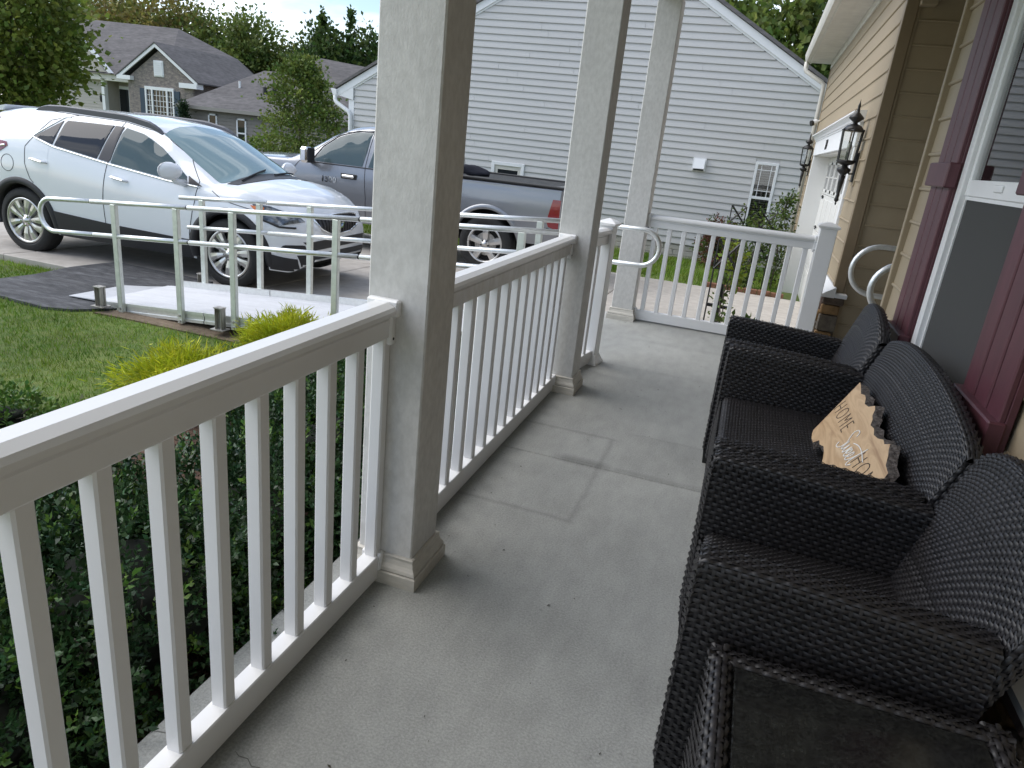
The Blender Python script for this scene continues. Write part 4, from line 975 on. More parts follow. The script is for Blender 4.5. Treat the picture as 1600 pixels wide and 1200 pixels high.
for xa, xb, za, zb in ((-32.85, -32.2, -0.5, 1.05), (-30.75, -30.05, -0.75, 0.95)):
    b = MB(); b.box((xa, Y2 - 0.08, za), (xa + 0.09, Y2 + 0.02, zb)); b.box((xb - 0.09, Y2 - 0.08, za), (xb, Y2 + 0.02, zb)); b.box((xa, Y2 - 0.08, zb - 0.09), (xb, Y2 + 0.02, zb)); b.box((xa, Y2 - 0.08, za), (xb, Y2 + 0.02, za + 0.09)); b.box((xa, Y2 - 0.075, (za + zb) / 2 - 0.04), (xb, Y2 + 0.02, (za + zb) / 2 + 0.04))
    w = b.build('window', M['white_trim'], h2)
    MB().box((xa + 0.08, Y2 - 0.052, za + 0.08), (xb - 0.08, Y2 - 0.044, zb - 0.08)).build('pane', M['house_glass'], w)
for x, y, z, mm in ((-32.1, Y2 + 2.0, 2.95, M['white_trim']), (-29.9, Y2 + 1.6, 2.72, M['black_plastic']), (-29.3, Y2 + 1.7, 2.78, M['black_plastic'])):
    MB().tube([(x, y, z - 0.5), (x, y, z + 0.22)], 0.07 if mm is M['white_trim'] else 0.14, 8).build('roof_pipe', mm, h2)
# ------------------------------------------------------------------ vehicles: lofted bodies in local axes (x forward, y left, z up)
M['suv_white'] = mat('white_car_paint', (0.76, 0.78, 0.81), 0.28, coat=1.0)
M['truck_grey'] = mat('grey_metallic_paint', (0.245, 0.255, 0.275), 0.34, metal=0.55, coat=1.0)
M['cladding'] = mat('dark_car_cladding', (0.022, 0.022, 0.025), 0.6)
M['roof_rail'] = mat('grey_roof_rail', (0.085, 0.085, 0.095), 0.45)
M['pillar_black'] = mat('satin_pillar', (0.05, 0.045, 0.047), 0.35)
M['chrome'] = mat('chrome', (0.85, 0.86, 0.87), 0.08, metal=1.0)
M['tyre'] = mat('tyre_rubber', (0.018, 0.018, 0.018), 0.8, noise=0.2, nscale=30)
M['rim'] = mat('alloy_wheel', (0.62, 0.61, 0.60), 0.28, metal=0.85)
M['wheel_well'] = mat('black_wheel_well', (0.006, 0.006, 0.006), 0.9)
M['tail_red'] = mat('red_lamp', (0.20, 0.006, 0.012), 0.12, coat=1.0)
M['lamp_clear'] = mat('headlamp_lens', (0.16, 0.17, 0.18), 0.08, metal=0.5, coat=1.0, noise=0.6, nscale=22)
M['amber'] = mat('amber_lamp', (0.72, 0.19, 0.03), 0.2, coat=1.0)
M['seam'] = mat('panel_gap', (0.05, 0.05, 0.055), 0.8)
M['silver_skid'] = mat('silver_skid_plate', (0.42, 0.43, 0.44), 0.4, metal=0.4)

def interp(keys, x, sm=0.05):
    k = np.array(keys, float); xs_ = np.linspace(k[0, 0] - 0.3, k[-1, 0] + 0.3, 900)
    y = np.interp(xs_, k[:, 0], k[:, 1])
    n = max(1, int(sm / (xs_[1] - xs_[0])))
    ker = np.hanning(2 * n + 3); ker /= ker.sum()
    y = np.convolve(np.pad(y, len(ker) // 2, mode='edge'), ker, mode='valid')
    return np.interp(x, xs_, y)

class Loft:
    def __init__(s, x0, x1, K, arches, step=0.025, nlow=18, nglass=8, nroof=10):
        xs_ = list(np.arange(x0, x1 + 1e-6, step))
        for cx, cz, R in arches:
            xs_ += [cx + R * math.cos(t) for t in np.linspace(0.02, math.pi - 0.02, 40)] + [cx - R - 0.002, cx + R + 0.002]
        xs_ = np.array(sorted(set(np.round(xs_, 4)))); s.xs = xs_
        g = lambda n, sm=0.06: interp(K[n], xs_, sm)
        w, zl, zb, wb, ze, ye, zt = g('w'), g('zl'), g('zb'), g('wb'), g('ze', 0.05), g('ye'), g('zt', 0.05)
        zlo = zl.copy()
        for cx, cz, R in arches:
            d = R ** 2 - (xs_ - cx) ** 2
            zlo = np.where(d > 0, np.maximum(zlo, cz + np.sqrt(np.maximum(d, 0))), zlo)
        rows = []
        tuck = K.get('tuck', 0.05)
        for i in range(len(xs_)):
            f = np.array([0, 0.16, 0.40, 0.70, 0.90, 1.0]); zz = zl[i] + f * (zb[i] - zl[i])
            yy = np.array([w[i] - tuck, w[i] - tuck * 0.35, w[i] - 0.004, w[i], w[i] - (w[i] - wb[i]) * 0.45, wb[i]])
            t = np.linspace(0, 1, nlow); z = zlo[i] + (zb[i] - zlo[i]) * t
            yl = np.interp(z, zz, yy)
            P = list(zip(yl, z))
            for t in np.linspace(0, 1, nglass + 1)[1:]:
                P.append((wb[i] + (ye[i] - wb[i]) * t + 0.02 * math.sin(math.pi * t), zb[i] + (ze[i] - zb[i]) * t))
            for t in np.linspace(0, 1, nroof + 1)[1:]:
                y = ye[i] * (1 - t); P.append((y, zt[i] - (zt[i] - ze[i]) * (1 - t) ** 2.2))
            rows.append(P)
        P = np.array(rows)                    # (nx, m, 2)
        # soften the cross sections
        for _ in range(2):
            P[:, 1:-1, 1] = 0.25 * P[:, :-2, 1] + 0.5 * P[:, 1:-1, 1] + 0.25 * P[:, 2:, 1]
            P[:, 1:-1, 0] = 0.25 * P[:, :-2, 0] + 0.5 * P[:, 1:-1, 0] + 0.25 * P[:, 2:, 0]
        nx_, m, _ = P.shape
        right = np.stack([np.repeat(xs_[:, None], m, 1), -P[:, :, 0], P[:, :, 1]], -1)
        left = right[:, ::-1].copy(); left[:, :, 1] *= -1
        G = np.concatenate([right, left[:, 1:]], 1); s.G = G
        M_ = G.shape[1]; id_ = np.arange(nx_ * M_).reshape(nx_, M_)
        q = np.stack([id_[:-1, :-1], id_[1:, :-1], id_[1:, 1:], id_[:-1, 1:]], -1).reshape(-1, 4)
        s.V = G.reshape(-1, 3); s.Q = q
        s.caps = [list(id_[0]), list(id_[-1])[::-1]]
    def object(s, name, m, parent):
        me = bpy.data.meshes.new(name)
        me.from_pydata([tuple(v) for v in s.V], [], [tuple(f) for f in s.Q] + [tuple(c) for c in s.caps]); me.update()
        me.polygons.foreach_set('use_smooth', [True] * len(me.polygons))
        s.bvh = BVHTree.FromPolygons([tuple(v) for v in s.V], [tuple(f) for f in s.Q] + [tuple(c) for c in s.caps])
        return link(name, me, m, parent)

def ycross(poly, x):
    r = []
    for i in range(len(poly)):
        (xa, ya), (xb, yb) = poly[i], poly[(i + 1) % len(poly)]
        if (xa <= x < xb) or (xb <= x < xa): r.append(ya + (yb - ya) * (x - xa) / (xb - xa))
    return (min(r), max(r)) if len(r) >= 2 else None
def project(bvh, poly, view, off, name, m, parent, side=-1, nx=26, ny=10, far=3.0, sm=True):
    """panel that follows the body: polygon in side view (x,z), front view (y,z) or top view (x,y)"""
    xs_ = [p[0] for p in poly]; lo, hi = min(xs_) + 1e-4, max(xs_) - 1e-4
    V = []; ok = []
    for i in range(nx + 1):
        a = lo + (hi - lo) * i / nx; c = ycross(poly, a)
        for j in range(ny + 1):
            bq = c[0] + (c[1] - c[0]) * j / ny if c else 0
            if view == 'side': o, d = Vector((a, side * far, bq)), Vector((0, -side, 0))
            elif view == 'front': o, d = Vector((far + 4, a, bq)), Vector((-1, 0, 0))
            elif view == 'rear': o, d = Vector((-far - 4, a, bq)), Vector((1, 0, 0))
            else: o, d = Vector((a, bq, 6)), Vector((0, 0, -1))
            h = bvh.ray_cast(o, d)
            if h[0] is None or not c: V.append(None); continue
            n = h[1] if h[1].dot(d) < 0 else -h[1]
            V.append(h[0] + n * off)
    ids = {}; vs = []; fs = []
    for i in range(nx):
        for j in range(ny):
            q = [i * (ny + 1) + j, (i + 1) * (ny + 1) + j, (i + 1) * (ny + 1) + j + 1, i * (ny + 1) + j + 1]
            if any(V[k] is None for k in q): continue
            if max((V[q[0]] - V[q[2]]).length, (V[q[1]] - V[q[3]]).length) > 0.35: continue
            for k in q:
                if k not in ids: ids[k] = len(vs); vs.append(V[k])
            fs.append([ids[k] for k in q])
    # turned edge so that the panel has thickness
    ec = {}
    for f in fs:
        for k in range(4):
            e = tuple(sorted((f[k], f[(k + 1) % 4]))); ec[e] = ec.get(e, 0) + 1
    cen = Vector((0, 0, 0))
    low = {}
    for (a, c), n in list(ec.items()):
        if n == 1:
            for k in (a, c):
                if k not in low:
                    p = vs[k]; inward = Vector((0, -1 if p.y > 0 else 1, 0)) if view == 'side' else (Vector((-1, 0, 0)) if view == 'front' else (Vector((1, 0, 0)) if view == 'rear' else Vector((0, 0, -1))))
                    low[k] = len(vs); vs.append(p + inward * (off + 0.004))
            fs.append([a, c, low[c], low[a]])
    b = MB(); b.add(vs, fs); o = b.build(name, m, parent, smooth=True)
    try: o.data.set_sharp_from_angle(angle=rad(50))
    except Exception: pass
    return o
def surf_tube(bvh, pts, r, name, m, parent, side=-1, sub=10, off=0.0, n=6):
    P = []
    for i in range(len(pts) - 1):
        for j in range(sub):
            t = j / sub; P.append((pts[i][0] + (pts[i + 1][0] - pts[i][0]) * t, pts[i][1] + (pts[i + 1][1] - pts[i][1]) * t))
    P.append(pts[-1]); Q = []
    for x, z in P:
        h = bvh.ray_cast(Vector((x, side * 3, z)), Vector((0, -side, 0)))
        if h[0] is not None: Q.append(h[0] + Vector((0, side * off, 0)))
    if len(Q) > 1: return MB().tube(Q, r, n).build(name, m, parent, smooth=True)
def arch_ring(bvh, cx, cz, r0, r1, name, m, parent, side, zmin, off=0.012, n=40):
    vs = []; fs = []
    a0 = math.asin(max(-1, min(1, (zmin - cz) / r1)))
    for i in range(n + 1):
        a = a0 + (math.pi - 2 * a0) * i / n
        ring = []
        for k, r in enumerate((r0, r0 + (r1 - r0) * 0.35, r1 - 0.006, r1)):
            x, z = cx + r * math.cos(a), cz + r * math.sin(a)
            h = bvh.ray_cast(Vector((x, side * 3, max(z, zmin))), Vector((0, -side, 0)))
            y = h[0].y if h[0] is not None and abs(h[0].y) > 0.6 else None
            ring.append([x, y, max(z, zmin), k])
        ys_ = [q[1] for q in ring if q[1] is not None]
        base = max(ys_, key=abs) if ys_ else side * 0.85
        for q in ring:
            y = q[1] if q[1] is not None else base
            e = (off, off + 0.006, off, -0.01)[q[3]]
            vs.append((q[0], y + side * e, q[2]))
    for i in range(n):
        for k in range(3): fs.append((i * 4 + k, i * 4 + k + 1, (i + 1) * 4 + k + 1, (i + 1) * 4 + k))
    o = len(vs)
    for i in range(n + 1): vs.append((vs[i * 4][0], vs[i * 4][1] - side * 0.10, vs[i * 4][2]))
    for i in range(n): fs.append((i * 4, (i + 1) * 4, o + i + 1, o + i))
    return MB().add(vs, fs).build(name, m, parent, smooth=True)

def wheel(parent, cx, cy, R, w, rim_r, side, style, rot=0.0):
    """tyre, rim and spokes under one hub; axle along y, outer face towards side"""
    T = Matrix.Translation((cx, cy, R)) @ Matrix.Rotation(math.pi / 2 * side * -1, 4, 'X') if False else None
    def tr(r, a, d): return (cx + r * math.cos(a), cy + side * d, R + r * math.sin(a))
    def ring(prof, n=48):
        vs = []; fs = []
        for r, d in prof:
            for j in range(n): vs.append(tr(r, 2 * math.pi * j / n, d))
        for i in range(len(prof) - 1):
            for j in range(n): fs.append((i * n + j, i * n + (j + 1) % n, (i + 1) * n + (j + 1) % n, (i + 1) * n + j))
        return vs, fs
    hub = MB(); hub.add(*ring([(rim_r * 0.93, -0.06), (rim_r * 0.5, -0.075), (0.001, -0.075)], 32))
    wh = hub.build('wheel', M['wheel_well'], parent)
    dk = MB(); dk.add(*ring([(rim_r * 0.62, -0.058), (rim_r * 0.60, -0.052), (0.05, -0.052), (0.045, -0.04), (0.001, -0.04)], 32)); dk.build('brake_disc', M['steel'], wh, smooth=False)
    ty = MB(); ty.add(*ring([(rim_r, -w), (R - 0.03, -w), (R - 0.004, -w + 0.03), (R, -w + 0.05), (R, -0.045), (R - 0.006, -0.022), (R - 0.03, -0.004), (R - 0.06, 0.0), (R - 0.075, 0.003), (R - 0.09, -0.001), (rim_r + 0.012, -0.006), (rim_r, -0.014)])); ty.build('tyre', M['tyre'], wh, smooth=True)
    rm = MB(); rm.add(*ring([(rim_r + 0.002, -0.012), (rim_r - 0.004, -0.002), (rim_r - 0.018, -0.003), (rim_r - 0.026, -0.016), (rim_r - 0.035, -0.10), (rim_r - 0.04, -w)])); rm.build('rim', M['rim'], wh, smooth=True)
    def spoke(a, a_in, r0, r1, w0, w1, d0, d1):
        m_ = MB(); vs = []
        for r, wd, d in ((r0, w0, d0), ((r0 + r1) / 2, (w0 + w1) / 2, (d0 + d1) / 2 + 0.008), (r1, w1, d1)):
            ang = a_in + (a - a_in) * (r - r0) / (r1 - r0)
            ux, uz = math.cos(ang), math.sin(ang); px, pz = -uz, ux
            for sgn, dd in ((-1, -0.035), (-0.8, -0.004), (0, 0.0), (0.8, -0.004), (1, -0.035)):
                vs.append((cx + r * ux + px * wd * sgn, cy + side * (d + dd), R + r * uz + pz * wd * sgn))
        fs = []
        for i in range(2):
            for j in range(4): fs.append((i * 5 + j, i * 5 + j + 1, (i + 1) * 5 + j + 1, (i + 1) * 5 + j))
        m_.add(vs, fs); m_.build('spoke', M['rim'], wh, smooth=False)
    if style == 'ten':
        for k in range(10):
            a = rot + 2 * math.pi * k / 10
            spoke(a + (0.06 if k % 2 else -0.06), a, 0.05, rim_r - 0.012, 0.017, 0.050, -0.02, -0.012)
    else:
        for k in range(5):
            a = rot + 2 * math.pi * k / 5
            spoke(a, a, 0.05, rim_r - 0.012, 0.040, 0.058, -0.025, -0.012)
    cb = MB(); cb.add(*ring([(0.062, -0.035), (0.060, -0.012), (0.034, -0.006), (0.03, 0.0), (0.001, 0.004)], 20)); cb.build('hub_cap', M['rim'], wh, smooth=True)
    for k in range(5):
        a = rot + 2 * math.pi * (k + 0.5) / 5
        MB().tube([(cx + 0.055 * math.cos(a), cy - side * 0.03, R + 0.055 * math.sin(a)), (cx + 0.055 * math.cos(a), cy + side * -0.004, R + 0.055 * math.sin(a))], 0.012, 6).build('lug_nut', M['chrome'] if style == 'ten' else M['black_plastic'], wh)
    return wh

# ---------------------------------------------------------------- white compact SUV
a_ = math.atan2(0.10, 2.56)
suv = thing('parked_suv', (-7.37, 6.50, -0.318), 'white compact SUV parked behind the ramp with dark lower cladding and roof rails', 'car', rz=a_, local=True)
suv.rotation_euler = (0.0, 0.0, a_)
RW = 0.343
K = dict(
    w=[(-0.86, .52), (-0.82, .68), (-0.70, .81), (-0.5, .86), (-0.2, .885), (0.5, .89), (2.0, .89), (2.6, .885), (2.95, .855), (3.2, .77), (3.35, .64), (3.43, .50)],
    zl=[(-0.86, .50), (-0.75, .38), (-0.5, .30), (0.5, .24), (2.2, .24), (2.9, .24), (3.25, .22), (3.43, .34)],
    zb=[(-0.86, .86), (-0.78, 1.00), (-0.6, 1.10), (-0.2, 1.16), (0.2, 1.17), (0.5, 1.135), (1.3, 1.035), (2.0, .965), (2.35, .965), (2.7, .965), (3.0, .89), (3.25, .80), (3.38, .70), (3.43, .60)],
    wb=[(-0.86, .48), (-0.7, .74), (-0.3, .825), (0.5, .835), (2.0, .83), (2.4, .80), (2.8, .78), (3.1, .70), (3.3, .58), (3.43, .42)],
    ze=[(-0.86, .88), (-0.76, 1.05), (-0.62, 1.32), (-0.50, 1.42), (-0.2, 1.475), (0.4, 1.505), (1.2, 1.49), (1.5, 1.44), (1.75, 1.34), (2.05, 1.17), (2.35, 1.00), (2.55, .99), (2.8, .975), (3.1, .895), (3.3, .80), (3.43, .62)],
    ye=[(-0.86, .44), (-0.65, .60), (-0.3, .62), (0.4, .635), (1.2, .63), (1.6, .625), (2.0, .67), (2.35, .73), (2.8, .66), (3.1, .58), (3.3, .46), (3.43, .34)],
    zt=[(-0.86, .89), (-0.78, 1.08), (-0.66, 1.36), (-0.54, 1.475), (-0.2, 1.525), (0.4, 1.55), (1.1, 1.545), (1.45, 1.505), (1.75, 1.41), (2.1, 1.25), (2.48, 1.07), (2.7, 1.05), (3.0, .995), (3.2, .925), (3.36, .81), (3.43, .65)],
    tuck=0.06)
def _short(x): return 2.555 + (x - 2.555) * 0.86 if x > 2.555 else x
for _k in list(K):
    if _k != 'tuck': K[_k] = [(_short(a), v) for a, v in K[_k]]
L = Loft(-0.86, _short(3.43), K, [(0.0, RW + 0.005, 0.40), (2.555, RW + 0.005, 0.40)])
L.object('body', M['suv_white'], suv)
MB().box((-0.6, -0.62, 0.22), (3.08, 0.62, 0.78)).build('underbody', M['wheel_well'], suv)
for sd in (-1, 1):
    S = lambda p, off, nm, m, nx=26, ny=8: project(L.bvh, [(_short(a), q) for a, q in p], 'side', off, nm, m, suv, side=sd, nx=nx, ny=max(ny, 14) if 'window' in nm or 'pillar' in nm else ny)
    # dark lower cladding and wheel arches
    S([(0.40, 0.245), (2.16, 0.245), (2.16, 0.43), (1.2, 0.455), (0.40, 0.50)], 0.012, 'side_cladding', M['cladding'], 40, 6)
    S([(-0.80, 0.42), (-0.42, 0.31), (-0.42, 0.50), (-0.80, 0.56)], 0.010, 'rear_cladding', M['cladding'], 16, 6)
    S([(2.95, 0.255), (3.30, 0.235), (3.30, 0.36), (2.95, 0.42)], 0.010, 'front_cladding', M['cladding'], 16, 6)
    for cx in (0.0, 2.555): arch_ring(L.bvh, cx, RW + 0.005, 0.385, 0.452, 'wheel_arch_trim', M['cladding'], suv, sd, 0.26)
    # side glass with pillars
    S([(0.20, 1.225), (0.49, 1.405), (0.44, 1.165)], 0.007, 'quarter_window', M['auto_glass_dark'], 16, 6)
    S([(0.465, 1.16), (0.525, 1.412), (1.10, 1.417), (1.00, 1.085)], 0.007, 'rear_window', M['auto_glass_dark'], 24, 8)
    S([(1.02, 1.083), (1.12, 1.417), (1.22, 1.413), (1.155, 1.065)], 0.008, 'door_pillar', M['pillar_black'], 10, 8)
    S([(1.17, 1.062), (1.235, 1.41), (1.46, 1.37), (1.70, 1.262), (1.88, 1.145), (1.845, 0.985)], 0.007, 'front_window', M['auto_glass'], 26, 8)
    S([(1.865, 0.985), (1.895, 1.135), (2.05, 1.025), (2.07, 0.97)], 0.007, 'vent_window', M['auto_glass'], 10, 6)
    S([(2.075, 0.968), (2.07, 1.035), (2.24, 0.955)], 0.006, 'mirror_sail', M['pillar_black'], 8, 4)
    surf_tube(L.bvh, [(0.20, 1.215), (0.46, 1.145), (1.16, 1.048), (1.85, 0.968), (2.22, 0.945)], 0.008, 'chrome_sill', M['chrome'], suv, sd, off=0.004)
    surf_tube(L.bvh, [(0.20, 1.215), (0.185, 1.235), (0.49, 1.445), (0.56, 1.45)], 0.006, 'chrome_sill', M['chrome'], suv, sd, off=0.004)
    # panel gaps
    for pts in ([(0.62, 1.475), (0.33, 1.40), (0.10, 1.12), (0.105, 0.95), (0.16, 0.80), (0.20, 0.76)], [(1.20, 1.47), (1.13, 1.05), (1.09, 0.70), (1.09, 0.30)], [(1.62, 1.40), (2.0, 1.20), (2.20, 1.0), (2.19, 0.80), (2.12, 0.50), (2.10, 0.30)],
                [(0.20, 1.49), (0.62, 1.478), (1.2, 1.468), (1.62, 1.40)], [(2.36, 0.93), (2.50, 0.86), (2.85, 0.80)]):
        surf_tube(L.bvh, pts, 0.0042, 'panel_gap', M['seam'], suv, sd, n=5)
    for x, z in ((0.20, 1.005), (1.20, 0.935)):
        h = MB(); yy = L.bvh.ray_cast(Vector((x + 0.1, sd * 3, z)), Vector((0, -sd, 0)))[0].y
        h.tube([(x, yy + sd * 0.012, z), (x + 0.03, yy + sd * 0.035, z), (x + 0.16, yy + sd * 0.035, z - 0.02), (x + 0.20, yy + sd * 0.012, z - 0.025)], [0.011, 0.015, 0.015, 0.010], 8).build('door_handle', M['suv_white'], suv, smooth=True)
        MB().tube([(x + 0.02, yy + sd * 0.048, z + 0.002), (x + 0.17, yy + sd * 0.048, z - 0.02)], 0.006, 6).build('handle_trim', M['chrome'], suv)
    # fuel flap outline
    if sd == -1:
        pts = [(-0.13 + 0.085 * math.cos(t), 0.93 + 0.085 * math.sin(t)) for t in np.linspace(0, 2 * math.pi, 20)]
        surf_tube(L.bvh, pts, 0.0035, 'fuel_flap', M['seam'], suv, sd, sub=2, n=5)
    # mirror
    mr = MB(); T = Matrix.Translation((1.99, sd * 0.985, 1.07)) @ Matrix.Rotation(sd * 0.25, 4, 'Z')
    prof = []
    for i in range(9):
        t = i / 8; r = math.sin(math.pi * (0.08 + 0.84 * t)) ** 0.6
        prof.append((t, r))
    vs = []; n = 14
    for t, r in prof:
        for j in range(n):
            a = 2 * math.pi * j / n
            vs.append(tuple(T @ Vector((0.02 + (-0.5 + t) * 0.13 + (0.03 * math.cos(a) if t > 0.5 else 0), 0.115 * math.cos(a) * r, 0.085 * math.sin(a) * r + 0.01))))
    fs = [(i * n + j, i * n + (j + 1) % n, (i + 1) * n + (j + 1) % n, (i + 1) * n + j) for i in range(8) for j in range(n)] + [tuple(range(n)), tuple(8 * n + j for j in range(n))]
    mr.add(vs, fs); mo = mr.build('side_mirror', M['suv_white'], suv, smooth=True)
    MB().tube([(2.06, sd * 0.84, 0.965), (2.03, sd * 0.93, 0.985), (2.02, sd * 0.96, 1.02)], [0.035, 0.03, 0.03], 8).build('mirror_arm', M['suv_white'], mo, smooth=True)
    # roof rail with feet
    P = []
    for x in np.linspace(0.02, 1.62, 30):
        ze = float(interp(K['zt'], np.array([x]))[0]); ye = float(interp(K['ye'], np.array([x]))[0]); zz = L.bvh.ray_cast(Vector((x, sd * (ye - 0.05), 4)), Vector((0, 0, -1)))[0].z
        e = min(1, (x - 0.02) / 0.16, (1.62 - x) / 0.16); P.append((x, sd * (ye - 0.045), zz - 0.012 + 0.05 * math.sqrt(max(0, e))))
    vs = []; fs = []
    for i, p in enumerate(P):
        for dy, dz in ((-0.028, -0.05), (-0.028, 0.0), (0.0, 0.012), (0.028, 0.0), (0.028, -0.05)): vs.append((p[0], p[1] + dy, p[2] + dz))
    for i in range(len(P) - 1):
        for j in range(4): fs.append((i * 5 + j, i * 5 + j + 1, i * 5 + 6 + j, i * 5 + 5 + j))
    fs += [tuple(range(5)), tuple(len(vs) - 5 + j for j in range(5))]
    MB().add(vs, fs).build('roof_rail', M['roof_rail'], suv, smooth=False)
    # lamps
    S([(-0.70, 1.06), (-0.42, 1.10), (-0.24, 1.145), (-0.14, 1.135), (-0.13, 1.10), (-0.22, 1.04), (-0.45, 0.98), (-0.72, 0.93)], 0.006, 'tail_lamp', M['tail_red'], 24, 8)
    surf_tube(L.bvh, [(-0.60, 1.02), (-0.35, 1.065), (-0.16, 1.105)], 0.012, 'lamp_trim', M['chrome'], suv, sd, off=0.006)
    S([(2.84, 0.865), (3.02, 0.85), (3.27, 0.775), (3.33, 0.72), (3.15, 0.68), (2.98, 0.735)], 0.006, 'headlamp', M['lamp_clear'], 24, 8)
    S([(2.83, 0.845), (2.98, 0.835), (2.99, 0.765), (2.93, 0.775)], 0.010, 'turn_signal', M['amber'], 10, 5)
    surf_tube(L.bvh, [(2.92, 0.728), (3.07, 0.672), (3.19, 0.665)], 0.010, 'lamp_shroud', M['black_plastic'], suv, sd, off=0.004)
    S([(3.12, 0.42), (3.20, 0.50), (3.36, 0.50), (3.38, 0.43)], 0.006, 'fog_recess', M['cladding'], 14, 5)
# windscreen, rear glass, wipers, grille, bumper details
wp = [(1.63, -0.59), (2.05, -0.665), (2.40, -0.72), (2.47, -0.5), (2.52, 0.0), (2.47, 0.5), (2.40, 0.72), (2.05, 0.665), (1.63, 0.59), (1.55, 0.3), (1.52, 0.0), (1.55, -0.3)]
project(L.bvh, wp, 'top', 0.004, 'windscreen', M['windshield'], suv, nx=36, ny=18)
project(L.bvh, [(-0.545, -0.54), (-0.74, -0.60), (-0.74, 0.60), (-0.545, 0.54)], 'top', 0.004, 'rear_screen', M['auto_glass_dark'], suv, nx=10, ny=16)
for yl in (-0.60, 0.60):
    S = lambda p, off, nm, m: project(L.bvh, p, 'side', off, nm, m, suv, side=-1 if yl < 0 else 1, nx=12, ny=6)
    S([(-0.66, 1.20), (-0.50, 1.385), (-0.38, 1.37), (-0.52, 1.19)], 0.004, 'rear_corner_glass', M['auto_glass_dark'])
sp = MB(); sp.prism([(-0.42, -0.58, 1.50), (-0.66, -0.56, 1.455), (-0.65, -0.56, 1.425), (-0.48, -0.57, 1.44)], (0, -0.58, 0), (0, 0.58, 0)); sp.build('spoiler', M['suv_white'], suv)
ck = MB()
for s_ in (-1, 1): pass
project(L.bvh, [(2.44, -0.70), (2.50, -0.5), (2.545, 0.0), (2.50, 0.5), (2.44, 0.70), (2.53, 0.66), (2.60, 0.4), (2.62, 0.0), (2.60, -0.4), (2.53, -0.66)], 'top', 0.005, 'cowl', M['black_plastic'], suv, nx=12, ny=24)
for y0, y1 in ((-0.55, -0.02), (0.0, 0.50)):
    P = []
    for i in range(7):
        t = i / 6; y = y0 + (y1 - y0) * t; x = 2.50 - 0.10 * t
        P.append((x, y, L.bvh.ray_cast(Vector((x, y, 4)), Vector((0, 0, -1)))[0].z + 0.018))
    MB().tube(P, 0.009, 5).build('wiper', M['black_plastic'], suv)
gp = [(-0.44, 0.745), (-0.30, 0.765), (0.0, 0.775), (0.30, 0.765), (0.44, 0.745), (0.36, 0.64), (0.20, 0.585), (0.0, 0.575), (-0.20, 0.585), (-0.36, 0.64)]
project(L.bvh, gp, 'front', 0.006, 'grille', M['black_plastic'], suv, nx=24, ny=8)
for k in range(15):
    y = -0.37 + k * 0.053
    c = ycross(gp, y); P = []
    for t in (0.04, 0.35, 0.65, 0.96):
        h = L.bvh.ray_cast(Vector((6, y, c[0] + (c[1] - c[0]) * t)), Vector((-1, 0, 0)))
        if h[0] is not None: P.append(h[0] + Vector((0.012, 0, 0)))
    MB().tube(P, 0.006, 5).build('grille_bar', M['pillar_black'], suv)
P = []
for y, z in [gp[i % 10] for i in range(11)]:
    h = L.bvh.ray_cast(Vector((6, y, z)), Vector((-1, 0, 0)))
    if h[0] is not None: P.append(h[0] + Vector((0.008, 0, 0)))
MB().tube(P, 0.010, 6).build('grille_surround', M['chrome'], suv, smooth=True)
h = L.bvh.ray_cast(Vector((6, 0, 0.69)), Vector((-1, 0, 0)))[0]
b = MB(); b.lathe([(0.058, 0), (0.058, 0.012), (0.046, 0.012), (0.046, 0)], 20, Matrix.Translation(h + Vector((0.01, 0, 0))) @ Matrix.Rotation(math.pi / 2, 4, 'Y')); b.build('round_emblem', M['chrome'], suv)
project(L.bvh, [(-0.66, 0.40), (-0.60, 0.245), (0.60, 0.245), (0.66, 0.40)], 'front', 0.010, 'lower_bumper', M['cladding'], suv, nx=24, ny=6)
project(L.bvh, [(-0.46, 0.345), (-0.40, 0.265), (0.40, 0.265), (0.46, 0.345)], 'front', 0.020, 'skid_plate', M['silver_skid'], suv, nx=20, ny=5)
project(L.bvh, [(-0.62, 0.53), (-0.52, 0.44), (0.52, 0.44), (0.62, 0.53)], 'front', 0.006, 'lower_intake', M['cladding'], suv, nx=20, ny=5)
for x in (0.0, 2.555):
    for sd in (-1, 1): wheel(suv, x, sd * 0.872, RW, 0.215, 0.242, sd, 'ten', rot=0.16 + x)

# ---------------------------------------------------------------- grey pickup truck
trk = thing('pickup_truck', (-3.43, 10.31, -0.43), 'grey metallic pickup truck parked nose out behind the white SUV', 'truck', rz=math.pi, local=True)
trk.rotation_euler = (0, 0, math.pi)
RT = 0.395
KT = dict(
    w=[(1.12, .985), (3.6, .985), (4.1, .965), (4.4, .90), (4.53, .80)],
    zl=[(1.12, .42), (3.2, .42), (4.2, .46), (4.53, .52)],
    zb=[(1.12, 1.20), (2.9, 1.19), (3.3, 1.19), (4.1, 1.16), (4.45, 1.05), (4.53, .98)],
    wb=[(1.12, .93), (3.0, .93), (3.6, .94), (4.2, .92), (4.53, .74)],
    ze=[(1.12, 1.68), (1.3, 1.74), (2.05, 1.755), (2.35, 1.70), (2.6, 1.60), (3.0, 1.36), (3.25, 1.23), (4.1, 1.20), (4.45, 1.08), (4.53, 1.0)],
    ye=[(1.12, .70), (2.2, .71), (2.8, .76), (3.25, .84), (4.2, .86), (4.53, .68)],
    zt=[(1.12, 1.74), (1.3, 1.82), (1.9, 1.85), (2.3, 1.80), (2.65, 1.66), (3.3, 1.29), (3.5, 1.265), (4.1, 1.235), (4.45, 1.12), (4.53, 1.02)],
    tuck=0.05)
LT = Loft(1.12, 4.53, KT, [(3.57, RT + 0.01, 0.47)], step=0.03)
LT.object('cab', M['truck_grey'], trk)
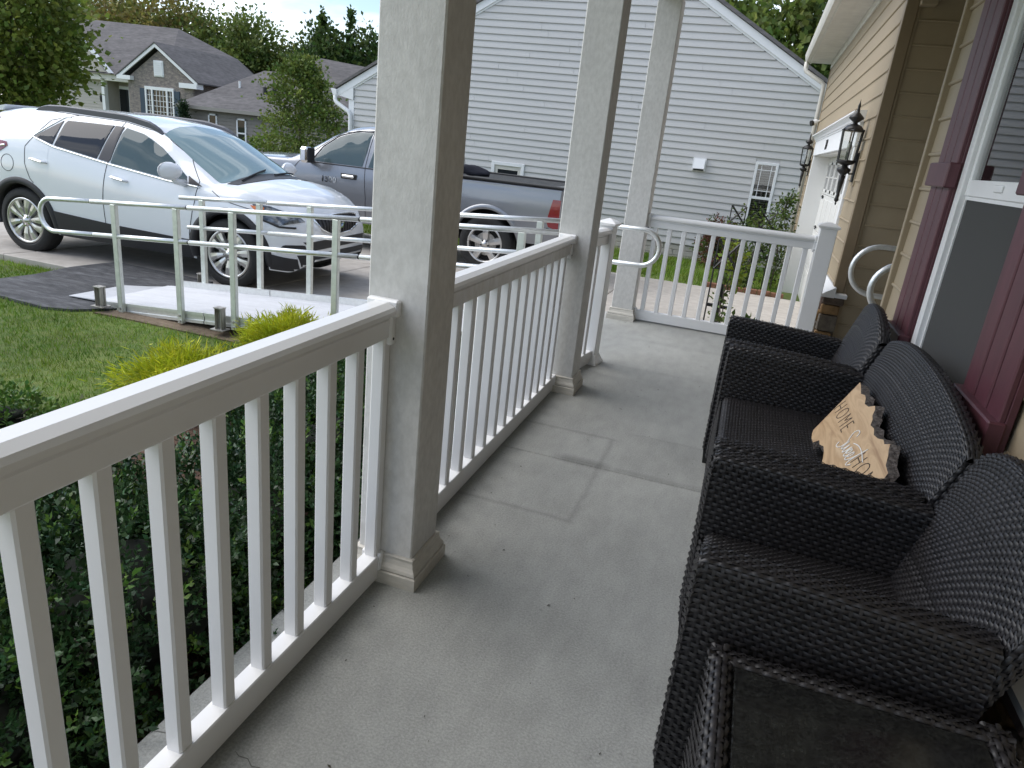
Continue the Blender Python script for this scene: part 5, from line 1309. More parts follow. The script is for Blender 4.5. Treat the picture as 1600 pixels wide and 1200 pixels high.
MB().box((-1.0, -0.66, 0.38), (4.3, 0.66, 0.86)).build('chassis', M['wheel_well'], trk)
KB = dict(w=[(-1.05, .985), (1.08, .985)], zl=[(-1.05, .50), (1.08, .46)], zb=[(-1.05, 1.245), (1.08, 1.215)], wb=[(-1.05, .955), (1.08, .955)], ze=[(-1.05, 1.275), (1.08, 1.245)], ye=[(-1.05, .94), (1.08, .94)], zt=[(-1.05, 1.27), (1.08, 1.24)], tuck=0.06)
LB = Loft(-1.05, 1.08, KB, [(0.0, RT + 0.01, 0.485)], step=0.03, nroof=3, nglass=3)
LB.object('bed', M['truck_grey'], trk)
for sd in (-1, 1):
    S = lambda p, off, nm, m, nx=26, ny=8: project(LT.bvh, p, 'side', off, nm, m, trk, side=sd, nx=nx, ny=ny)
    S([(2.83, 1.225), (2.70, 1.43), (2.47, 1.60), (2.20, 1.685), (1.93, 1.70), (1.99, 1.225)], 0.004, 'front_window', M['auto_glass'], 26, 8)
    S([(1.90, 1.225), (1.83, 1.70), (1.36, 1.69), (1.32, 1.225)], 0.004, 'rear_window', M['auto_glass'], 16, 8)
    surf_tube(LT.bvh, [(2.95, 1.21), (1.96, 1.212), (1.30, 1.212)], 0.008, 'window_seal', M['black_plastic'], trk, sd, off=0.004)
    surf_tube(LT.bvh, [(2.86, 1.215), (2.72, 1.44), (2.48, 1.62), (2.20, 1.705), (1.94, 1.715)], 0.009, 'window_seal', M['black_plastic'], trk, sd, off=0.002)
    for pts in ([(3.06, 1.20), (3.17, 1.05), (3.20, 0.85), (3.20, 0.48)], [(1.92, 1.72), (1.95, 1.22), (1.90, 0.80), (1.90, 0.48)], [(1.20, 1.66), (1.20, 0.48)], [(3.06, 1.20), (2.74, 1.46), (2.46, 1.66), (1.92, 1.73)]):
        surf_tube(LT.bvh, pts, 0.0055, 'panel_gap', M['seam'], trk, sd, n=5)
    for x in (2.06, 1.30):
        yy = LT.bvh.ray_cast(Vector((x + 0.1, sd * 3, 1.06)), Vector((0, -sd, 0)))[0].y
        MB().box((x, yy, 1.03), (x + 0.26, yy + sd * 0.012, 1.105), 0.004).build('handle_bezel', M['black_plastic'], trk)
        MB().box((x + 0.03, yy + sd * 0.012, 1.05), (x + 0.23, yy + sd * 0.045, 1.088), 0.012).build('door_handle', M['chrome'], trk)
    mo = MB().box((2.72, sd * 1.06, 1.20), (2.86, sd * 1.24, 1.42), 0.035).build('side_mirror', M['chrome'], trk)
    MB().box((2.70, sd * 1.065, 1.205), (2.722, sd * 1.235, 1.415), 0.01).build('mirror_back', M['black_plastic'], mo)
    MB().tube([(2.86, sd * 0.92, 1.22), (2.82, sd * 1.02, 1.23), (2.80, sd * 1.08, 1.25)], 0.035, 8).build('mirror_arm', M['black_plastic'], mo)
    S([(2.86, 1.195), (2.78, 1.30), (2.98, 1.20)], 0.005, 'mirror_sail', M['black_plastic'], 6, 4)
    # bed rail cap, arch flare, tail lamp
    MB().box((-1.06, sd * 0.90, 1.262), (1.08, sd * 0.985, 1.292), 0.008).build('bed_rail_cap', M['black_plastic'], trk)
    arch_ring(LB.bvh, 0.0, RT + 0.01, 0.475, 0.545, 'wheel_arch_flare', M['truck_grey'], trk, sd, 0.47, off=0.008)
    arch_ring(LT.bvh, 3.57, RT + 0.01, 0.46, 0.53, 'wheel_arch_flare', M['truck_grey'], trk, sd, 0.47, off=0.008)
    project(LB.bvh, [(-1.045, 1.12), (-0.93, 1.12), (-0.875, 0.83), (-0.90, 0.76), (-1.045, 0.72)], 'side', 0.012, 'tail_lamp', M['tail_red'], trk, side=sd, nx=12, ny=8)
    project(LB.bvh, [(-1.04, 0.71), (-0.88, 0.745), (-0.86, 0.71), (-1.04, 0.66)], 'side', 0.010, 'lamp_base', M['black_plastic'], trk, side=sd, nx=8, ny=3)
MB().box((-1.10, -0.93, 0.72), (-1.045, 0.93, 1.262), 0.012).build('tailgate', M['truck_grey'], trk)
MB().box((-0.98, -0.90, 1.245), (1.05, 0.90, 1.268), 0.004).build('tonneau_cover', M['black_plastic'], trk)
MB().box((-1.22, -0.97, 0.50), (-1.06, 0.97, 0.70), 0.03).build('rear_bumper', M['chrome'], trk)
MB().box((4.50, -0.80, 0.50), (4.66, 0.80, 0.74), 0.04).build('front_bumper', M['chrome'], trk)
MB().box((4.46, -0.70, 0.76), (4.58, 0.70, 1.04), 0.03).build('grille', M['chrome'], trk)
wp = [(2.42, -0.66), (2.85, -0.74), (3.20, -0.80), (3.28, -0.4), (3.30, 0.0), (3.28, 0.4), (3.20, 0.80), (2.85, 0.74), (2.42, 0.66), (2.36, 0.0)]
project(LT.bvh, wp, 'top', 0.004, 'windscreen', M['windshield'], trk, nx=30, ny=16)
project(LT.bvh, [(3.26, -0.82), (3.34, 0.0), (3.26, 0.82), (3.40, 0.80), (3.46, 0.0), (3.40, -0.80)], 'top', 0.006, 'cowl', M['black_plastic'], trk, nx=10, ny=20)
for x in (0.0, 3.57):
    for sd in (-1, 1): wheel(trk, x, sd * 0.965, RT, 0.27, 0.262, sd, 'five', rot=math.pi / 2)
# door lettering (as on the photographed door)
yy = LT.bvh.ray_cast(Vector((2.45, 3, 0.98)), Vector((0, -1, 0)))[0].y
MT = Matrix.Translation((2.52, yy + 0.006, 0.955)) @ Matrix(((-1, 0, 0, 0), (0, 0, 1, 0), (0, 1, 0, 0), (0, 0, 0, 1)))
cu_o = text_mesh('1500', 0.115, MT, 0.004, 'door_lettering', M['chrome'], None, offset=0.004, spacing=1.15)
cu_o.parent = trk; cu_o.location = (0, 0, 0)
# dark bundle lying on the bed rail
tb = MB(); n = 14
for i in range(9):
    t = i / 8; r = 0.075 * math.sin(math.pi * (0.1 + 0.8 * t)) ** 0.7
    for j in range(n):
        a = 2 * math.pi * j / n; q = 1 + 0.18 * math.sin(3 * a + 5 * t) + 0.1 * math.sin(7 * a + 11 * t)
        tb.v.append((-0.24 + 0.48 * t, 0.10 * math.cos(a) * q * (r / 0.075), 0.07 * math.sin(a) * q * (r / 0.075)))
for i in range(8):
    for j in range(n): tb.f.append((i * n + j, i * n + (j + 1) % n, (i + 1) * n + (j + 1) % n, (i + 1) * n + j))
tb.f += [tuple(range(n)), tuple(8 * n + j for j in range(n))]
bo = link('cloth_bundle', bpy.data.meshes.new('cloth_bundle'), mat('navy_cloth', (0.012, 0.013, 0.022), 0.9)); bo.data.from_pydata(tb.v, [], tb.f); bo.data.polygons.foreach_set('use_smooth', [True] * len(bo.data.polygons))
bo.location = (-3.83, 9.72, 0.92); bo.rotation_euler = (0.1, 0.12, 0.1)
tag(bo, 'dark bundled cloth lying on the bed of the grey pickup truck', 'cloth')
# ------------------------------------------------------------------ woven resin furniture
def weave_mesh(f, Lu, Lv, out=1.0, row=0.0112, stake=0.0165, amp=0.0030, name='wicker_weave'):
    """real plain weave on a surface f(U, V): ribbons along u dipping under every other stake, stakes along v"""
    nv = max(2, int(round(Lv / row))); ns = max(2, int(round(Lu / stake))); nu = ns * 2 + 1
    e = 1e-3
    def frame(U, V):
        P = f(U, V)
        du = f(np.clip(U + e, 0, 1), V) - f(np.clip(U - e, 0, 1), V)
        dv = f(U, np.clip(V + e, 0, 1)) - f(U, np.clip(V - e, 0, 1))
        N = np.cross(du, dv); N /= np.linalg.norm(N, axis=-1, keepdims=True) + 1e-12
        return P, N * out
    u = np.linspace(0, 1, nu); k = np.arange(nv)
    vs = []; qs = []; base = 0
    wave = np.sin(np.pi * (u[None, :] * ns) + np.pi * 0.5 + np.pi * k[:, None]) if False else np.cos(np.pi * u[None, :] * ns + np.pi * (k[:, None] % 2))
    jit = 1 + 0.18 * RNG.standard_normal((nv, 1))
    strips = []
    for off, bulge in ((-0.41, -0.0011), (0.0, 0.0009), (0.41, -0.0011)):
        V = np.clip((k[:, None] + 0.5 + off) / nv, 0, 1) * np.ones((1, nu)); U = np.ones((nv, 1)) * u[None, :]
        P, N = frame(U, V)
        strips.append(P + N * (amp * wave * jit + bulge)[..., None])
    A = np.stack(strips, 2)                      # nv, nu, 3, 3
    id_ = np.arange(nv * nu * 3).reshape(nv, nu, 3)
    q = np.stack([id_[:, :-1, :-1], id_[:, 1:, :-1], id_[:, 1:, 1:], id_[:, :-1, 1:]], -1).reshape(-1, 4)
    vs.append(A.reshape(-1, 3)); qs.append(q); base = A.size // 3
    # stakes
    us = (np.arange(ns + 1)) / ns; mv = max(2, nv // 2 + 1); v = np.linspace(0, 1, mv); w = 0.0034 / max(Lu, 1e-6)
    st = []
    for o in (-w, w):
        U = np.clip(us[:, None] + o, 0, 1) * np.ones((1, mv)); V = np.ones((ns + 1, 1)) * v[None, :]
        P, N = frame(U, V); st.append(P - N * 0.0002)
    B = np.stack(st, 2); id2 = base + np.arange((ns + 1) * mv * 2).reshape(ns + 1, mv, 2)
    q = np.stack([id2[:, :-1, 0], id2[:, :-1, 1], id2[:, 1:, 1], id2[:, 1:, 0]], -1).reshape(-1, 4)
    vs.append(B.reshape(-1, 3)); qs.append(q)
    return mesh_np(name, np.concatenate(vs), np.concatenate(qs), True)
def core_mesh(f, nu, nv, out, name, depth=0.0045):
    e = 1e-3; U, V = np.meshgrid(np.linspace(0, 1, nu), np.linspace(0, 1, nv), indexing='ij')
    P = f(U, V); du = f(np.clip(U + e, 0, 1), V) - f(np.clip(U - e, 0, 1), V); dv = f(U, np.clip(V + e, 0, 1)) - f(U, np.clip(V - e, 0, 1))
    N = np.cross(du, dv); N /= np.linalg.norm(N, axis=-1, keepdims=True) + 1e-12
    P = P - N * out * depth; id_ = np.arange(nu * nv).reshape(nu, nv)
    q = np.stack([id_[:-1, :-1], id_[1:, :-1], id_[1:, 1:], id_[:-1, 1:]], -1).reshape(-1, 4)
    return mesh_np(name, P.reshape(-1, 3), q, True)
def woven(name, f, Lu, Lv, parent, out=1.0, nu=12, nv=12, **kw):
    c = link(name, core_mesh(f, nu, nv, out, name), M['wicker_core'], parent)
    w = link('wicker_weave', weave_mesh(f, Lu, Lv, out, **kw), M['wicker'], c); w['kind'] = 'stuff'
    return c
def S3(x, y, z):
    x, y, z = np.broadcast_arrays(x, y, z); return np.stack([x, y, z], -1)
def lin(a, b, t): return a + (b - a) * t

AD, AZ, SEATZ = 0.555, 0.618, 0.385
def arm_top(u): return AZ - 0.030 * u ** 1.6 - 0.006 * np.clip((0.03 - u) / 0.03, 0, 1) ** 2
def make_seat(name, x0, y0, W, label, cat, group, depth=AD):
    t = thing(name, (x0, y0, 0), label, cat, group, local=True)
    aw = 0.072
    for k, ya in enumerate((0.0, W - aw)):
        yo, yi = (ya, ya + aw) if k == 0 else (ya + aw, ya)      # outer and inner side of this arm
        r = 0.016; L1, La, Lf, L3 = 0.50, math.pi / 2 * r, aw - 2 * r, 0.21
        bs = np.cumsum([0, L1] + [La / 5] * 5 + [Lf] + [La / 5] * 5 + [L3]); bs /= bs[-1]
        ar = [math.pi / 2 * i / 5 for i in range(6)]
        by = [0.0] + [r - r * math.cos(q) for q in ar] + [aw - r + r * math.sin(q) for q in ar] + [aw]
        bz = [-1.0] + [-r + r * math.sin(q) for q in ar] + [-r + r * math.cos(q) for q in ar] + [-2.0]
        def loop(U, V, yo=yo, yi=yi, k=k, bs=bs, by=by, bz=bz):
            zt = arm_top(U); s = np.sign(yi - yo)
            y = yo + s * np.interp(V, bs, by)
            dz = np.interp(V, bs[1:-1], bz[1:-1])
            f1 = np.clip(V / bs[1], 0, 1); f3 = np.clip((V - bs[-2]) / (bs[-1] - bs[-2]), 0, 1)
            z = zt + dz
            z = np.where(V < bs[1], 0.065 + (zt - r - 0.065) * f1, z); z = np.where(V > bs[-2], (zt - r) + (0.36 - zt + r) * f3, z)
            return S3(U * depth, y, z)
        woven('arm', loop, depth, 0.80, t, out=-1.0 if k == 1 else 1.0, nu=10, nv=40)
        def front(U, V, a=ya):
            z = lin(0.065, AZ - 0.010, V); x = -0.004 + 0.007 * (2 * U - 1) ** 6 + 0.008 * V ** 20
            return S3(x, a + aw * U, z)
        woven('arm_front', front, aw, 0.53, t, out=-1.0, nu=8, nv=14)
    woven('seat', lambda U, V: S3(lin(0.015, depth - 0.02, U), lin(aw, W - aw, V), SEATZ - 0.012 * np.sin(np.pi * U) * np.sin(np.pi * V) - 0.02 * np.clip((0.06 - U) / 0.06, 0, 1) ** 2), depth - 0.035, W - 2 * aw, t, out=1.0, row=0.0095, stake=0.0125, amp=0.0028)
    woven('front_apron', lambda U, V: S3(0.010 - 0.006 * np.sin(np.pi * V), lin(aw, W - aw, U), lin(0.065, SEATZ - 0.012, V)), W - 2 * aw, 0.31, t, out=-1.0)
    def zt(U): return 0.728 + 0.086 * (1 - np.abs(2 * U - 1) ** 2.2) - 0.018 * np.abs(2 * U - 1) ** 24
    def backf(U, V):
        z = lin(0.36, 1.0, 0) + (zt(U) - 0.36) * V
        x = depth - 0.055 + 0.115 * V ** 1.15 - 0.007 * np.sin(np.pi * U) * V
        return S3(x, lin(0.012, W - 0.012, U), z)
    woven('backrest', backf, W - 0.02, 0.42, t, out=-1.0, nu=24, nv=12, row=0.0102, stake=0.0140, amp=0.0028)
    def rim(U, V):
        p = backf(U, np.ones_like(U)); a = np.pi * V
        p = p.copy(); p[..., 0] += 0.0225 - 0.0225 * np.cos(a); p[..., 2] += 0.014 * np.sin(a); return p
    woven('back_top_edge', rim, W - 0.02, 0.07, t, out=-1.0, nu=24, nv=6)
    for sd, yv in ((1.0, 0.012), (-1.0, W - 0.012)):
        def edge(U, V, yv=yv, sd=sd):
            p = backf(np.full_like(U, 0.0 if sd > 0 else 1.0), U); p = p.copy(); p[..., 0] += 0.045 * V; p[..., 1] -= sd * 0.006 * np.sin(np.pi * V); return p
        woven('back_side_edge', edge, 0.40, 0.045, t, out=-sd, nu=10, nv=4)
    def rear(U, V):
        p = backf(U, V).copy(); p[..., 0] += 0.045; return p
    link('back_panel', core_mesh(rear, 20, 10, 1.0, 'back_panel', 0), M['wicker_dark'], t)
    link('rear_panel', core_mesh(lambda U, V: S3(np.full_like(U, depth), lin(0.0, W, U), lin(0.065, 0.40, V)), 3, 3, 1.0, 'rear_panel', 0), M['wicker_dark'], t)
    for sx in (0.022, depth - 0.03):
        for sy in (0.026, W - 0.026):
            vs = [(sx - 0.022, sy - 0.022, 0.07), (sx + 0.022, sy - 0.022, 0.07), (sx + 0.022, sy + 0.022, 0.07), (sx - 0.022, sy + 0.022, 0.07), (sx - 0.016, sy - 0.016, 0.0), (sx + 0.016, sy - 0.016, 0.0), (sx + 0.016, sy + 0.016, 0.0), (sx - 0.016, sy + 0.016, 0.0)]
            MB().add(vs, [(0, 1, 2, 3), (7, 6, 5, 4), (0, 4, 5, 1), (1, 5, 6, 2), (2, 6, 7, 3), (3, 7, 4, 0)]).build('foot', M['wicker_dark'], t)
    return t
chair = make_seat('wicker_armchair', 0.045, 1.302, 0.630, 'dark wicker armchair nearest the camera, beside the black topped side table', 'armchair', 'dark wicker armchairs')
c2 = copy_tree(chair); c2.location = (0.020, 3.245, 0); c2['label'] = 'dark wicker armchair at the far end, beyond the loveseat and near the far railing'
make_seat('wicker_loveseat', 0.040, 1.945, 1.280, 'dark wicker loveseat with an arched back holding the wooden sign', 'loveseat', None)

# side table with a dark stone-look glass top
tb = thing('side_table', (0.098, 0.735, 0), 'square wicker side table with a dark glass top at the bottom right corner', 'side table', local=True)
TW, TD, TZ = 0.53, 0.518, 0.462
rim_w = 0.05
MB().box((rim_w, rim_w, TZ - 0.012), (TW - rim_w, TD - rim_w, TZ + 0.001), 0.002).build('glass_top', mat('speckled_black_glass', (0.010, 0.010, 0.010), 0.16, col2=(0.022, 0.023, 0.021), nscale=30, noise2=0.55, n2scale=170, contrast=(0.35, 0.8), spec=0.6), tb)
def strip_y(yc, sgn):
    def f(U, V):
        a = np.pi * V; return S3(TW * U, yc - sgn * 0.5 * rim_w * np.cos(a), TZ - 0.012 + 0.018 * np.sin(a))
    return f
woven('table_rim', strip_y(TD - rim_w / 2, 1), TW, 0.07, tb, out=1.0 if True else -1.0, nu=8, nv=8)
woven('table_rim', strip_y(rim_w / 2, 1), TW, 0.07, tb, out=1.0, nu=8, nv=8)
def strip_x(xc):
    def f(U, V):
        a = np.pi * V; return S3(xc - 0.5 * rim_w * np.cos(a), TD * U, TZ - 0.012 + 0.018 * np.sin(a))
    return f
woven('table_rim', strip_x(rim_w / 2), TD, 0.07, tb, out=-1.0, nu=8, nv=8)
woven('table_rim', strip_x(TW - rim_w / 2), TD, 0.07, tb, out=-1.0, nu=8, nv=8)
woven('table_side', lambda U, V: S3(np.full_like(U, 0.003), TD * U, lin(0.05, TZ - 0.014, V)), TD, 0.40, tb, out=-1.0)
woven('table_side', lambda U, V: S3(TW * U, np.full_like(U, TD - 0.002), lin(0.05, TZ - 0.014, V)), TW, 0.40, tb, out=-1.0)
link('table_frame', core_mesh(lambda U, V: S3(np.full_like(U, TW - 0.006), TD * U, lin(0.05, TZ - 0.014, V)), 2, 2, 1, 'table_frame', 0), M['wicker_dark'], tb)
for sx in (0.025, TW - 0.025):
    for sy in (0.025, TD - 0.025): MB().box((sx - 0.018, sy - 0.018, 0), (sx + 0.018, sy + 0.018, 0.055), 0.004).build('foot', M['wicker_dark'], tb)

# ------------------------------------------------------------------ live-edge wooden sign leaning on the loveseat
so = Vector((0.415, 2.70, 0.405)); sS = Vector((0, -1, 0)); sT = Vector((0.60, 0, 0.80)); sN = sS.cross(sT)
sign = thing('wooden_sign', so, 'live edge wooden sign reading HOME Sweet HOME leaning on the wicker loveseat', 'sign')
def sp(s, t, n=0.0): return so + sS * s + sT * t + sN * n
front = [(-.086, .018), (-.223, .251), (-.190, .249), (-.152, .244), (-.10, .236), (-.06, .247), (-.027, .245), (.02, .233), (.068, .241), (.10, .262), (.132, .257), (.165, .240), (.196, .236), (.23, .222), (.276, .228), (.32, .219), (.364, .226), (.40, .240), (.434, .237), (.459, .253), (.49, .241), (.523, .233), (.57, .216), (.625, .213), (.640, .198), (.655, .16), (.662, .10), (.650, .03), (.60, .012), (.52, .020), (.44, .008), (.36, .014), (.30, .010), (.232, .030), (.18, .040), (.133, .043), (.09, .030), (.052, .033), (.030, .006), (-.02, .004), (-.06, .010)]
cen = Vector((0.22, 0.12)); fr = []; bk = []
for i, (s, t) in enumerate(front):
    top = 1 < i <= 24
    left = i < 2
    o = 0.018 + 0.003 * math.sin(i * 2.3) if top else (0.0 if left else 0.014 + 0.004 * math.sin(i * 1.7))
    d = (0.25, 1.0) if top else ((0, 0) if left else (0.0, -1.0))
    if 24 < i < 28: d = (1.0, 0.2)
    fr.append(sp(s, t, 0.026)); bk.append(sp(s + d[0] * o, t + d[1] * o, 0.004))
b = MB(); b.add(fr, [tuple(range(len(fr)))])
wood = bpy.data.materials.new('honey_wood'); wood.use_nodes = True
def wood_nodes(m):
    t = m.node_tree; L_ = t.links.new; bs = t.nodes['Principled BSDF']; bs.inputs['Roughness'].default_value = 0.45
    g = t.nodes.new('ShaderNodeNewGeometry'); mp_ = t.nodes.new('ShaderNodeMapping'); mp_.inputs['Scale'].default_value = (26, 2.6, 20); L_(g.outputs['Position'], mp_.inputs['Vector'])
    n = t.nodes.new('ShaderNodeTexNoise'); n.inputs['Scale'].default_value = 0.8; n.inputs['Detail'].default_value = 6; n.inputs['Distortion'].default_value = 1.2; L_(mp_.outputs[0], n.inputs['Vector'])
    r = t.nodes.new('ShaderNodeValToRGB')
    el = r.color_ramp.elements; el[0].position = 0.30; el[0].color = (0.33, 0.20, 0.105, 1); el[1].position = 0.72; el[1].color = (0.62, 0.46, 0.29, 1)
    e = el.new(0.48); e.color = (0.55, 0.385, 0.225, 1); e = el.new(0.58); e.color = (0.44, 0.29, 0.16, 1)
    L_(n.outputs['Fac'], r.inputs['Fac']); L_(r.outputs['Color'], bs.inputs['Base Color'])
wood_nodes(wood)
b.build('face', wood, sign)
b = MB(); n = len(fr); mid = [f.lerp(k, 0.5) + sN * (0.004 * math.sin(i * 3.1)) for i, (f, k) in enumerate(zip(fr, bk))]
b.add(fr + mid + bk, [(i, (i + 1) % n, n + (i + 1) % n, n + i) for i in range(n)] + [(n + i, n + (i + 1) % n, 2 * n + (i + 1) % n, 2 * n + i) for i in range(n)] + [tuple(range(3 * n - 1, 2 * n - 1, -1))])
b.build('bark_edge', mat('grey_bark', (0.045, 0.035, 0.032), 0.95, col2=(0.12, 0.105, 0.095), nscale=60, noise2=0.3, n2scale=30, bump=1.0, bscale=90), sign)
basis = Matrix(((sS.x, sT.x, sN.x, 0), (sS.y, sT.y, sN.y, 0), (sS.z, sT.z, sN.z, 0), (0, 0, 0, 1)))
ink = mat('burnt_lettering', (0.02, 0.012, 0.008), 0.7)
for s0 in (-0.150, 0.392):
    text_mesh('HOME', 0.088, Matrix.Translation(sp(s0, 0.117, 0.0265)) @ basis @ Matrix.Diagonal((1.0, 1.0, 1.0, 1.0)), 0.0004, 'lettering', ink, sign, offset=-0.0022, align='LEFT', spacing=1.22)
def smooth_path(P, n=6):
    out = []
    for i in range(len(P) - 1):
        p0, p1, p2, p3 = P[max(i - 1, 0)], P[i], P[i + 1], P[min(i + 2, len(P) - 1)]
        for j in range(n):
            t = j / n
            out.append(tuple(0.5 * ((2 * p1[k]) + (-p0[k] + p2[k]) * t + (2 * p0[k] - 5 * p1[k] + 4 * p2[k] - p3[k]) * t * t + (-p0[k] + 3 * p1[k] - 3 * p2[k] + p3[k]) * t ** 3) for k in range(2)))
    out.append(P[-1]); return out
b = MB()
for P in ([(.250, .166), (.236, .180), (.212, .180), (.203, .164), (.218, .146), (.240, .128), (.236, .100), (.208, .090), (.192, .104)],
          [(.246, .140), (.252, .112), (.262, .104), (.272, .120), (.276, .136), (.280, .112), (.291, .104), (.301, .122), (.304, .140), (.309, .116), (.326, .120), (.330, .134), (.319, .139), (.312, .120), (.322, .104), (.338, .112), (.356, .122), (.360, .136), (.349, .141), (.343, .122), (.353, .105), (.372, .114), (.390, .150), (.398, .186), (.389, .140), (.390, .110), (.402, .103), (.420, .118)],
          [(.285, .150), (.33, .162), (.39, .164), (.46, .156)]):
    b.tube([sp(s, t, 0.0275) for s, t in smooth_path(P)], 0.0019, 6)
b.build('script_lettering', mat('white_script_paint', (0.80, 0.80, 0.78), 0.5), sign, smooth=True)
# ------------------------------------------------------------------ vegetation
def unit(v): return v / (np.linalg.norm(v, axis=-1, keepdims=True) + 1e-12)
def leaf_mesh(P, D, S, width=0.5, fold=0.12, name='foliage', tri=False):
    n = len(P); D = unit(D); R = RNG.standard_normal((n, 3)); side = unit(np.cross(D, R)); nr = np.cross(side, D); S = np.asarray(S).reshape(-1, 1) * np.ones((n, 1))
    a = P; b = P + D * S * 0.48 + side * S * width * 0.5 + nr * S * fold; c = P + D * S; d = P + D * S * 0.48 - side * S * width * 0.5 + nr * S * fold
    V = np.stack([a, b, c, d], 1).reshape(-1, 3); q = np.arange(4 * n).reshape(n, 4)
    return mesh_np(name, V, q)
def crown_points(n, c, r, clumps, shape='round', spread=0.30, seed=1):
    g = np.random.default_rng(seed); c = np.array(c, float); r = np.array(r, float)
    d = unit(g.standard_normal((clumps, 3))); rad_ = g.uniform(0.25, 1.0, (clumps, 1)) ** 0.6
    K = d * rad_
    if shape in ('ovate', 'cone', 'spire'):
        z = g.uniform(-1, 1, clumps); K[:, 2] = z
        t = (z + 1) / 2
        wd = {'ovate': np.clip(1.12 * (1 - t) ** 0.62 * np.minimum(1, t / 0.22 + 0.45), 0.04, 1), 'cone': np.clip(1.02 - t, 0.03, 1), 'spire': np.clip((1.0 - t) ** 0.7, 0.10, 1)}[shape]
        a = g.uniform(0, 2 * np.pi, clumps); q = np.sqrt(g.uniform(0.12, 1, clumps)); K[:, 0] = np.cos(a) * wd * q; K[:, 1] = np.sin(a) * wd * q
    cs = g.uniform(0.6, 1.25, clumps)
    i = g.choice(clumps, n, p=cs / cs.sum())
    off = g.standard_normal((n, 3)) * spread * cs[i][:, None] * np.array([1, 1, 0.7])
    if shape != 'round': off *= np.array([0.8, 0.8, 0.45])
    P = K[i] + off
    D = unit(P * np.array([1, 1, 0.6]) + np.array([0, 0, 0.15]) + g.standard_normal((n, 3)) * 0.7)
    return c + P * r, D
def leaf_m(name, col, col2, rough=0.55, island=0.35, n2=0.25, n2s=0.7, transl=0.33):
    return mat(name, col, rough, col2=col2, nscale=n2s * 1.7, island=island, noise2=n2, n2scale=n2s, transl=transl, spec=0.35, detail=2)
M['maple'] = leaf_m('maple_leaf', (0.105, 0.17, 0.026), (0.20, 0.235, 0.05), n2s=0.9)
M['pear'] = leaf_m('pear_leaf', (0.085, 0.15, 0.03), (0.175, 0.22, 0.05), n2s=0.9)
M['autumn'] = leaf_m('turning_leaf', (0.12, 0.16, 0.032), (0.24, 0.19, 0.055), n2s=0.35)
M['oak'] = leaf_m('oak_leaf', (0.085, 0.145, 0.03), (0.165, 0.205, 0.05), n2s=0.35)
M['yellowgreen'] = leaf_m('yellow_green_leaf', (0.11, 0.15, 0.026), (0.18, 0.195, 0.04), n2s=0.4)
M['vine'] = leaf_m('vine_leaf', (0.035, 0.08, 0.02), (0.08, 0.12, 0.03), n2s=0.5)
M['conifer'] = leaf_m('conifer_spray', (0.015, 0.04, 0.016), (0.03, 0.06, 0.02), n2s=2)
M['holly'] = leaf_m('glossy_dark_leaf', (0.016, 0.045, 0.016), (0.036, 0.085, 0.026), rough=0.38, island=0.45, n2s=3.0, transl=0.1)
M['holly_new'] = leaf_m('fresh_green_leaf', (0.055, 0.13, 0.02), (0.10, 0.19, 0.035), rough=0.4, n2s=4, transl=0.25)
M['gold'] = leaf_m('golden_thread_foliage', (0.38, 0.46, 0.02), (0.52, 0.55, 0.04), island=0.3, n2s=4, transl=0.3)
M['goldgreen'] = leaf_m('green_thread_foliage', (0.16, 0.26, 0.03), (0.26, 0.34, 0.05), island=0.3, n2s=4, transl=0.3)
M['climber'] = leaf_m('climber_leaf', (0.05, 0.10, 0.02), (0.12, 0.17, 0.035), island=0.4, n2s=5, transl=0.3)
M['lime'] = leaf_m('lime_leaf', (0.14, 0.22, 0.02), (0.22, 0.28, 0.03), island=0.3, n2s=5, transl=0.3)
M['russet'] = leaf_m('russet_bloom', (0.14, 0.06, 0.04), (0.22, 0.11, 0.07), island=0.4, n2s=6, transl=0.2)
M['trunk'] = mat('grey_brown_bark', (0.075, 0.06, 0.048), 0.95, col2=(0.14, 0.12, 0.10), nscale=14, stretch=(3, 3, 0.6), bump=0.8, bscale=25)
M['core'] = mat('inner_shade_core', (0.007, 0.010, 0.005), 0.95, noise=0.3, nscale=30)  # near-black colour stands in for shade between inner twigs
M['grass'] = leaf_m('grass_blade', (0.095, 0.205, 0.014), (0.185, 0.275, 0.034), rough=0.6, island=0.4, n2s=1.2, transl=0.3)

def tree(name, x, y, c, r, n, leaf, clumps, m, label, cat='tree', group=None, shape='round', trunk_r=0.12, seed=1, limbs=7, wid=0.62, spread=0.30):
    z0 = float(ground_h(x, y))
    t = thing(name, (x, y, z0), label, cat, group)
    g = np.random.default_rng(seed + 100); rr = random.Random(seed)
    P, D = crown_points(n, c, r, clumps, shape, spread, seed)
    me = leaf_mesh(P - np.array([x, y, z0]), D, leaf * g.uniform(0.65, 1.3, n), wid, 0.12)
    link('crown', me, m, t)
    b = MB(); top = Vector((c[0], c[1], c[2] + r[2] * 0.55)); base = Vector((x, y, z0 - 0.1))
    pts = [base.lerp(top, k / 6) + Vector((rr.uniform(-1, 1), rr.uniform(-1, 1), 0)) * trunk_r * 0.5 * (k > 0) for k in range(7)]
    b.tube(pts, [trunk_r * (1.25, 1.0, 0.85, 0.68, 0.5, 0.34, 0.15)[k] for k in range(7)], 8)
    for k in range(limbs):
        q = rr.uniform(0.22, 0.8); a = rr.uniform(0, 6.28); s = base.lerp(top, q); L_ = rr.uniform(0.45, 0.85)
        e = Vector((c[0] + r[0] * L_ * math.cos(a), c[1] + r[1] * L_ * math.sin(a), s.z + r[2] * rr.uniform(0.1, 0.5)))
        b.tube([s, s.lerp(e, 0.5) + Vector((0, 0, r[2] * 0.08)), e], [trunk_r * 0.4, trunk_r * 0.25, trunk_r * 0.06], 5)
    b.build('trunk', M['trunk'], t, smooth=True)
    return t
